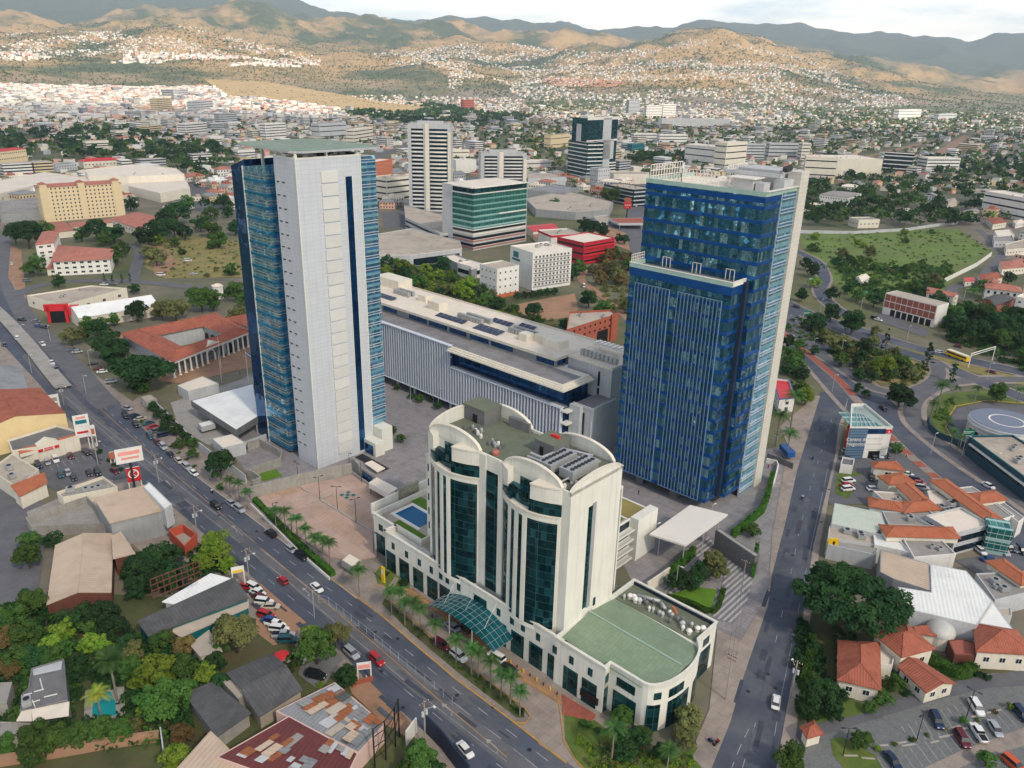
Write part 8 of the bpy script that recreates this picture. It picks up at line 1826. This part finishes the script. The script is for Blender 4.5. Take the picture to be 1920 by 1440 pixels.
# far roads as ribbons
road('far_avenue',[(GT(x,y)[0],GT(x,y)[1]) for x,y in S('1215,345 1196,385 1190,430 1205,480')],16,.05,g['asph2'],px=False)
road('far_avenue',W(S('860,330 960,372 1060,402 1110,412 1200,440 1300,470')),14,.06,g['asph2'],px=False); road('far_avenue',W(S('690,300 740,282 800,268 880,262')),14,.07,g['asph2'],px=False); road('far_avenue',W(S('1760,290 1820,250 1868,222')),22,.05,g['earth'],px=False); road('far_avenue',W(S('1600,300 1700,276 1760,262')),12,.05,g['earth'],px=False)
sheet('market_parking',S('330,350 440,330 450,395 380,400 320,372'),.05,g['asph2'],occ=False); sheet('dealer_yard',S('715,400 760,395 800,420 760,430 720,428'),.05,g['asph2']); sheet('junction_ground',S('1100,440 1210,405 1210,480 1140,455'),.05,g['earth'])
houses=[];htr=[];QR=S('1805,470 1935,440 1935,610 1860,592 1800,552 1770,555 1830,505')
def cand(n,D0,D1):
    for _ in range(n):
        D=math.sqrt(rr.uniform(D0*D0,D1*D1)); ph=rr.uniform(rad(-37),rad(37)); yield D*math.sin(ph),D*math.cos(ph),D
for D0,D1,n in ((420,1000,2600),(1000,3600,26000),(3600,6900,42000)):
    for x,y,D in cand(n,D0,D1):
        i,j=int(x//CELL),int(y//CELL)
        if D<2600 and any((i+a,j+b) in OCC for a in(-1,0,1) for b in(-1,0,1)): continue
        z=hterr(x,y) if D>2500 else 0; px=PX(x,y,z)
        if not(-90<px[0]<2010): continue
        if D<1000 and (px[1]>428 or (px[1]>395 and px[0]<1490)) and not inside(*px,QR) : continue
        if inside(*px,GOLD):
            if rr.random()<.12: htr.append((x,y,z,rr.uniform(1.6,3.4),'o',D))
            continue
        if D<1000 and 1490<px[0]<1880 and px[1]>425 and not inside(*px,QR): continue
        if pin(px,WOOD) and (D<1000 or rr.random()<.72): htr.append((x,y,z,rr.uniform(4.5,8.5),rr.choice('ddm'),D)); continue
        hill=D>3600 and z>25
        if hill:
            if pin(px,HILL):
                if mnoise.noise(Vector((x*.003,y*.003,0)))>-.12 and rr.random()<.72: houses.append((x,y,z,D))
                else: htr.append((x,y,z,rr.uniform(3,5),rr.choice('dmo'),D))
            elif rr.random()<.6: htr.append((x,y,z,rr.uniform(2.2,4.6),rr.choice('moom'),D))
            continue
        pm=.22 if pin(px,MIX) else (.82 if (px[0]<620 and px[1]<222) else .66)
        if rr.random()<pm:
            if D<2600: OCC.update({(i,j),(i+1,j),(i,j+1),(i-1,j),(i,j-1)})
            houses.append((x,y,z,D))
        else: htr.append((x,y,z,rr.uniform(2.6,5.4),rr.choice('dmmmlo'),D))
for c in ('roseh','sandh'): g[c]=M(c,(212,170,150) if c=='roseh' else (206,186,150),.85,.08,.3)
# nearest 290 as houses of their own
houses.sort(key=lambda h:h[3])
HM_={}
def housemesh(k):
    if k in HM_: return HM_[k]
    q=random.Random(k); w,d,h=q.choice([(12,9,3.6),(14,9,6.4),(10,8,6),(18,11,4),(16,12,7)]); P=[(-w/2,-d/2),(w/2,-d/2),(w/2,d/2),(-w/2,d/2)]; wall=g[['white','cream','white','roseh','sandh','lgrey'][k%6]]; out=[]
    def take(nm,m,mt): o=m.build(nm,mt,loc=(0,0,0)); out.append((nm,o.data)); bpy.data.objects.remove(o)
    kind=['hip','flat','gable','hip','flat'][k%5]; roof=g[['clay3','flatw','clay','corrg','clay3','flatb','corrw'][k%7]]
    m=MB(WF)
    if kind=='flat':
        m.prism(P,-1,h,0); take('wall',m,wall); m=MB(WF); m.prism(inset(P,.3),h,h+.12); m.box(-w*.2,w*.1,-d*.2,d*.2,h+.12,h+2.2); take('roof',m,roof)
    else:
        m.prism(P,-1,h,0)
        take('wall',m,wall); m=MB(WF); roof_shape(m,P,h,kind,w*.13,.5); take('roof',m,roof)
    m=MB(WF)
    for r in range(int(h//3)):
        for i in range(int(w//2.6)):
            x=-w/2+1.4+i*2.6
            for s in (-1,1): m.box(x-.5,x+.5,s*(d/2+.05)-.06,s*(d/2+.05)+.06,r*3+1,r*3+2.3)
        for i in range(int(d//3)):
            y=-d/2+1.5+i*3
            for s in (-1,1): m.box(s*(w/2+.05)-.06,s*(w/2+.05)+.06,y-.5,y+.5,r*3+1,r*3+2.3)
    take('windows',m,g['glassd']); HM_[k]=(out,kind,k%7,k%6,h); return HM_[k]
RC=['clay roofed','white roofed','clay roofed','grey roofed','clay roofed','buff roofed','pale roofed']; WC_=['white','cream','white','rose','sand coloured','pale grey']
LAND+=[(x,y,p) for x,y,p in ((520,290,'left of the white panelled tower'),(720,300,'around the orange office block'),(800,215,'beyond the round balcony tower'),(900,260,'right of the round balcony tower'),(1000,290,'between balcony tower and cross tower'),(1200,300,'right of the cross tower'),(1300,250,'before the distant twin slabs'),(1450,330,'behind the roof of the blue tower'),(1600,360,'between mall and green field'),(1750,380,'beyond the field wall'),(1880,400,'beside the white modern building'),(50,200,'in the bright town at far left'),(420,250,'in the quarter behind the dark wood'),(230,260,'at the edge of the dark wood'),(350,345,'by the mall car park'),(1060,350,'by the grey workshops'),(1700,300,'by the banded parking building'),(1870,260,'by the far right avenue'))]
for n_,(x,y,z,D) in enumerate(houses[:290]):
    k=rr.randrange(20); out,kind,ri,wi,h=housemesh(k); T_=thing('house',None,'house',(x,y,z),'houses of the surrounding quarters',TH+rr.choice([0,1.57])+rr.gauss(0,.25)); s=rr.uniform(.85,1.35); T_.scale=(s,s,s)
    for nm,me in out: o=bpy.data.objects.new(nm,me); COL.objects.link(o); o.parent=T_
    auto(T_,f'{WC_[wi]} {RC[ri]}','house',(x,y,z+3))
class FM:
    def __init__(s): s.v=[];s.f=[];s.m=[]
    def build(s,name,mts):
        me=bpy.data.meshes.new(name); me.from_pydata(s.v,[],s.f)
        for m in mts: me.materials.append(m)
        me.polygons.foreach_set('material_index',s.m); o=bpy.data.objects.new(name,me); COL.objects.link(o); o['kind']='stuff'; return o
F_=FM()
def hbox(x,y,z,w,d,h,a,wm,rm,pitch):
    c,s=math.cos(a),math.sin(a); i=len(F_.v); P=[(x+u*c-v*s,y+u*s+v*c) for u,v in ((-w/2,-d/2),(w/2,-d/2),(w/2,d/2),(-w/2,d/2))]
    F_.v+=[(p[0],p[1],z-4) for p in P]+[(p[0],p[1],z+h) for p in P]
    for k in range(4): j=(k+1)%4; F_.f.append((i+k,i+j,i+4+j,i+4+k)); F_.m.append(wm)
    if pitch:
        e1=((P[0][0]+P[3][0])/2,(P[0][1]+P[3][1])/2,z+h+pitch); e2=((P[1][0]+P[2][0])/2,(P[1][1]+P[2][1])/2,z+h+pitch); F_.v+=[e1,e2]; F_.f+=[(i+4,i+5,i+9,i+8),(i+6,i+7,i+8,i+9),(i+5,i+6,i+9),(i+7,i+4,i+8)]; F_.m+=[rm,rm,wm,wm]
    else: F_.f.append((i+4,i+5,i+6,i+7)); F_.m.append(rm)
for x,y,z,D in houses[290:]:
    px=PX(x,y,z); big=px[0]<640 and px[1]<224 and D<4800
    w=rr.uniform(7,14) if not big else rr.uniform(9,30); d=w*rr.uniform(.6,1); h=rr.choice([3,3.5,6,6]) if not big else rr.choice([4,6,7,9,12])
    wm=rr.choice([0,0,0,1,1,2,3,4]) if not big else rr.choice([0,0,0,1,0,2]); r=rr.random(); rm=5 if r<(.26 if D<3600 else .1) else (6 if r<(.5 if D<3600 else .62) else (0 if r<.8 else 7))
    if D<3400 and rr.random()<.07:
        w,d,h=rr.uniform(16,34),rr.uniform(12,20),rr.choice([7,10,13,17]); a=TH+rr.choice([0,1.57]); wm=rr.choice([0,1,0,3,4]); hbox(x,y,z,w,d,h,a,wm,rr.choice([0,7,7]),0)
        for q in range(int(h//3.3)): hbox(x,y,z+q*3.3+5.4,w+.2,d+.2,-2.6+.0,a,8,8,0)
        continue
    hbox(x,y,z,w,d,h,TH+rr.choice([0,1.57])+rr.gauss(0,.3),wm,rm,rr.choice([0,1.5,2]) if rm in(5,6) else 0)
# behind the camera, so that the glass has a town to mirror
for _ in range(1500):
    a=rr.uniform(rad(50),rad(310)); D=rr.uniform(130,1500); x,y=D*math.sin(a),D*math.cos(a); 
    if PX(x,y,0)[0]>-9000 and -100<PX(x,y,0)[0]<2020: continue
    if rr.random()<.5: w=rr.uniform(9,24); hbox(x,y,0,w,w*.7,rr.choice([4,6,9,14]),TH,rr.randrange(5),rr.choice([5,6,7,0,7]),0)
    else: htr.append((x,y,0,rr.uniform(3,7),rr.choice('dm'),900))
F_.build('distant_houses',[g['white'],g['cream'],g['roseh'],g['sandh'],g['lgrey'],g['clay3'],g['corrg'],g['flatb'],g['glassd']])
# distant trees as leaf clumps
def treemass(name,L,tones):
    rs=np.random.RandomState(5); cs=[];R0=[];mi=[];sz=[]
    for x,y,z,R1,t,D in L:
        n=70 if D<750 else (44 if D<1300 else (16 if D<2600 else (8 if D<4500 else 5))); d=rs.normal(size=(n,3)); d/=np.linalg.norm(d,axis=1)[:,None]; d[:,2]=np.abs(d[:,2])*1.1-.25
        bump=1+.35*np.sin(d[:,0]*5+x)*np.cos(d[:,1]*6+y); r=R1*rs.uniform(.5,1.,n)*bump; cs.append(np.array([x,y,z+R1*.85])+d*r[:,None]*[1,1,.85]); sz.append(np.full(n,R1*(3.1/math.sqrt(n)))); mi+= [tones.index(t)]*n
    C=np.concatenate(cs); s_=np.concatenate(sz)*rs.uniform(.6,1.3,len(C)); n=rs.normal(size=C.shape)+[0,0,.8]; n/=np.linalg.norm(n,axis=1)[:,None]; u=np.cross(n,rs.normal(size=C.shape)); u/=np.linalg.norm(u,axis=1)[:,None]; v=np.cross(n,u)
    k=s_[:,None]*.5; V=np.stack([C-u*k-v*k*.6,C+u*k*.2-v*k,C+u*k+v*k*.5,C-u*k*.2+v*k],1).reshape(-1,3); N_=len(C)
    me=bpy.data.meshes.new(name); me.vertices.add(4*N_); me.vertices.foreach_set('co',V.ravel()); me.loops.add(4*N_); me.loops.foreach_set('vertex_index',np.arange(4*N_)); me.polygons.add(N_); me.polygons.foreach_set('loop_start',np.arange(0,4*N_,4)); me.polygons.foreach_set('loop_total',np.full(N_,4))
    for t in tones: me.materials.append(g['leaf_'+t])
    me.polygons.foreach_set('material_index',np.array(mi)); me.update(); me.validate(); o=bpy.data.objects.new(name,me); COL.objects.link(o); o['kind']='stuff'; o['label']='mass of trees spread through the distant town and hills'
treemass('distant_trees',htr,'dmol')
# undergrowth in the garden, on the banks and on the scrub lot
ug=[];PT=W(T(0,3,'620,860 790,820 940,820 960,1060 700,1090 610,1070'))
for poly,n,R1,R2,ts in ((S('-20,1140 120,1120 250,1180 345,1230 420,1260 400,1300 330,1400 150,1400 -20,1420'),420,.8,2.2,'ddm'),(S('720,500 830,495 960,580 1060,608 1000,622 880,580 760,535'),520,.6,1.8,'dmol'),(S('1490,442 1800,432 1860,470 1790,520 1770,542 1690,558 1600,558 1560,520'),420,.4,1.5,'mmol'),(S('1560,490 1760,500 1770,542 1690,560 1600,560'),420,.8,2.6,'dmm'),(S('1590,690 1650,718 1715,722 1748,700 1700,672 1620,650'),170,.4,1.6,'omd'),(S('1500,610 1600,640 1680,660 1600,690 1560,670'),150,.5,1.8,'omd'),(S('1500,590 1540,640 1500,640 1470,615'),60,.5,1.6,'omd'),(S('1770,805 1745,780 1775,750 1800,745 1775,775 1790,810'),60,.4,1.1,'ml'),(S('1470,640 1500,690 1515,730 1490,745 1462,700'),60,.5,1.6,'dm'),(S('1755,590 1925,625 1925,700 1780,640'),260,1,2.6,'dm'),(S('285,455 450,452 456,520 310,522'),120,.4,1.3,'om'),(S('1496,1150 1540,1240 1530,1330 1500,1340'),120,.6,1.8,'d'),(S('1560,1180 1700,1235 1800,1250 1830,1262 1690,1290 1570,1300'),120,.5,1.5,'dm'),(S('1075,1385 1180,1402 1300,1420 1300,1450 1110,1450'),150,.3,.9,'mol'),(S('722,1122 800,1190 880,1252 975,1328 968,1342 862,1262 770,1186'),160,.25,.6,'m'),(S('240,1030 340,1030 430,1040 440,1080 330,1110 240,1110'),120,.8,2,'d'),(S('1110,500 1180,490 1180,600 1130,570'),180,.8,2.,'or'[:1])):
    P=W(poly); xs=[p[0] for p in P]; ys=[p[1] for p in P]; k=0
    for _ in range(n*8):
        if k>=n: break
        x,y=rr.uniform(min(xs),max(xs)),rr.uniform(min(ys),max(ys))
        if inside(x,y,P) and not inside(x,y,PT): r_=rr.uniform(R1,R2); ug.append((x,y,-r_*.45,r_,rr.choice(ts),700)); k+=1
treemass('undergrowth',ug,'dmol')
[o for o in bpy.data.objects if o.name=='undergrowth'][0]['label']='low undergrowth and shrubs covering the garden and the banks'
# repairs, manholes and tyre-darkened lanes on the asphalt
pm=MB(Fr((0,0),ANG_BL)); pl=MB(Fr((0,0),ANG_BL)); mh=MB(WF); f0=Fr((0,0),ANG_BL)
for line,n_,sp in ((smoothline(W(S('120,765 300,915 440,1030 600,1150 720,1245 850,1345 980,1440')),8),60,9),(smoothline(W(S('1560,790 1530,900 1500,1020 1478,1120 1440,1250 1400,1400')),8),46,5)):
    for k in range(n_):
        i=rr.randrange(len(line)-1); a,b=line[i],line[i+1]; d=math.dist(a,b) or 1; u=((b[0]-a[0])/d,(b[1]-a[1])/d); o=rr.uniform(-sp,sp); L_=rr.uniform(2,9); w_=rr.uniform(.5,1.6); c=(a[0]-u[1]*o,a[1]+u[0]*o); z=.105+.0006*k
        q=[(c[0]+u[0]*s*L_-u[1]*t*w_,c[1]+u[1]*s*L_+u[0]*t*w_,z) for s,t in ((-.5,-.5),(.5,-.5),(.5,.5),(-.5,.5))]; (pm if k%3 else pl).P(q,0,True)
        if k%5==0: mh.tube((c[0]+2,c[1],z+.03),(c[0]+2,c[1],z+.05),.42,.42,10,0,True)
pm.build('asphalt_repair',M('fresh_asphalt_repair',(67,72,83),.9,.2,.5),kind='structure'); pl.build('asphalt_repair',M('pale_asphalt_repair',(86,90,97),.9,.2,.5),kind='structure'); mh.build('manhole_cover',g['dark'],kind='structure')
SUN_EL=42.; SUN_DIR=(.6,-.8)
w=bpy.data.worlds.new('World'); scn.world=w; w.use_nodes=True; nt=w.node_tree; nt.nodes.clear()
def wn(k): return nt.nodes.new('ShaderNode'+k)
sky=wn('TexSky'); sky.sky_type='NISHITA'; sky.sun_disc=False; sky.sun_elevation=rad(SUN_EL); sky.sun_rotation=math.atan2(SUN_DIR[0],SUN_DIR[1]); sky.air_density=1.; sky.dust_density=.4; sky.altitude=900
bg=wn('Background'); bg.inputs[1].default_value=.135; out=wn('OutputWorld')
# broken high cloud
tc=wn('TexCoord'); mp=wn('Mapping'); mp.inputs['Scale'].default_value=(1.,1.,5.)
nz=wn('TexNoise'); nz.inputs['Scale'].default_value=3.2; nz.inputs['Detail'].default_value=7; nz.inputs['Roughness'].default_value=.62
nt.links.new(tc.outputs['Generated'],mp.inputs[0]); nt.links.new(mp.outputs[0],nz.inputs['Vector'])
mr=wn('MapRange'); mr.inputs[1].default_value=.3; mr.inputs[2].default_value=.54; nt.links.new(nz.outputs[0],mr.inputs[0])
mx=wn('Mix'); mx.data_type='RGBA'; sxz=wn('SeparateXYZ'); nt.links.new(tc.outputs['Generated'],sxz.inputs[0]); m2=wn('MapRange'); m2.inputs[1].default_value=.04; m2.inputs[2].default_value=.5; m2.inputs[3].default_value=1.; m2.inputs[4].default_value=.08; nt.links.new(sxz.outputs[2],m2.inputs[0]); mm=wn('Math'); mm.operation='MULTIPLY'; nt.links.new(mr.outputs[0],mm.inputs[0]); nt.links.new(m2.outputs[0],mm.inputs[1]); nt.links.new(mm.outputs[0],mx.inputs[0]); nt.links.new(sky.outputs[0],mx.inputs[6]); mx.inputs[7].default_value=(14.5,13.2,10.8,1)
nt.links.new(mx.outputs[2],bg.inputs[0]); nt.links.new(bg.outputs[0],out.inputs[0])
sl=bpy.data.lights.new('sun','SUN'); so=bpy.data.objects.new('sun',sl); COL.objects.link(so); sl.energy=5.; sl.angle=rad(4); sl.color=(1.,.88,.72)
d=Vector((SUN_DIR[0]*math.cos(rad(SUN_EL)),SUN_DIR[1]*math.cos(rad(SUN_EL)),math.sin(rad(SUN_EL)))); so.rotation_euler=d.to_track_quat('Z','Y').to_euler(); so.location=(0,0,500)
scn.view_settings.view_transform='Standard'; scn.view_settings.look='None'; scn.view_settings.exposure=.4; scn.view_settings.gamma=1
scn.cycles.max_bounces=6; scn.cycles.glossy_bounces=3; scn.cycles.diffuse_bounces=2; scn.cycles.transparent_max_bounces=6; scn.cycles.volume_bounces=0
scn.cycles.use_denoising=True
hz=MB(WF); zt=max(700.,max(float(_tab.max())+60,0)); hz.box(-16500,16500,-2500,16500,-8,zt)
n=N('haze'); n.t.nodes.clear(); out_=n.t.nodes.new('ShaderNodeOutputMaterial'); vol=n.t.nodes.new('ShaderNodeVolumePrincipled'); vol.inputs['Density'].default_value=7e-5; vol.inputs['Color'].default_value=(.64,.78,.99,1); vol.inputs['Anisotropy'].default_value=.2; n.t.links.new(vol.outputs[0],out_.inputs['Volume'])
ho=hz.build('haze',n.m,kind='stuff',loc=(0,0,0)); pass

# the cloud bank whose shadow covers the near city
def cloud(cx,cy,cz,rx,ry,rz,seed,label):
    V=[];F=[];nu,nv=96,40
    for j in range(nv+1):
        t=math.pi*j/nv
        for i in range(nu):
            p=2*math.pi*i/nu; d=Vector((math.sin(t)*math.cos(p),math.sin(t)*math.sin(p),math.cos(t))); k=1+.28*mnoise.noise(d*1.8+Vector((seed,0,0)))+.16*mnoise.noise(d*5+Vector((0,seed,0)))+.08*mnoise.noise(d*12)
            V.append((cx+d.x*rx*k,cy+d.y*ry*k,cz+d.z*rz*k))
    for j in range(nv):
        for i in range(nu): q=(i+1)%nu; F.append((j*nu+i,(j+1)*nu+i,(j+1)*nu+q,j*nu+q))
    me=bpy.data.meshes.new('cloud'); me.from_pydata(V,[],F); me.polygons.foreach_set('use_smooth',[True]*len(F)); me.update()
    if 'cloud' not in MT:
        n=N('cloud_vapour'); n.t.nodes.clear(); o_=n.t.nodes.new('ShaderNodeOutputMaterial'); a=n.t.nodes.new('ShaderNodeBsdfTransparent'); b=n.t.nodes.new('ShaderNodeBsdfTranslucent'); b.inputs[0].default_value=(.95,.95,.95,1); m_=n.t.nodes.new('ShaderNodeMixShader'); m_.inputs[0].default_value=.42
        for k,x in ((0,a),(1,b)): n.t.links.new(x.outputs[0],m_.inputs[k+1])
        n.t.links.new(m_.outputs[0],o_.inputs[0]); MT['cloud']=n.m
    me.materials.append(MT['cloud']); o=bpy.data.objects.new('cloud',me); COL.objects.link(o); setprops(o,label,'cloud',kind='stuff')
cz=2300.; off=cz/math.tan(rad(SUN_EL)); cloud(off*SUN_DIR[0]+150,off*SUN_DIR[1]+900,cz,2300,1500,260,3.,'broad cloud bank drifting behind the viewpoint')
finish_labels()
cam=bpy.data.cameras.new('camera'); co=bpy.data.objects.new('camera',cam); COL.objects.link(co); scn.camera=co
cam.sensor_fit='HORIZONTAL'; cam.sensor_width=36; cam.lens=36*FOC/1920; cam.clip_start=1; cam.clip_end=60000
from mathutils import Matrix
mt=Matrix(((_rt[0],_up[0],-_fw[0],0),(_rt[1],_up[1],-_fw[1],0),(_rt[2],_up[2],-_fw[2],HC),(0,0,0,1))); co.matrix_world=mt
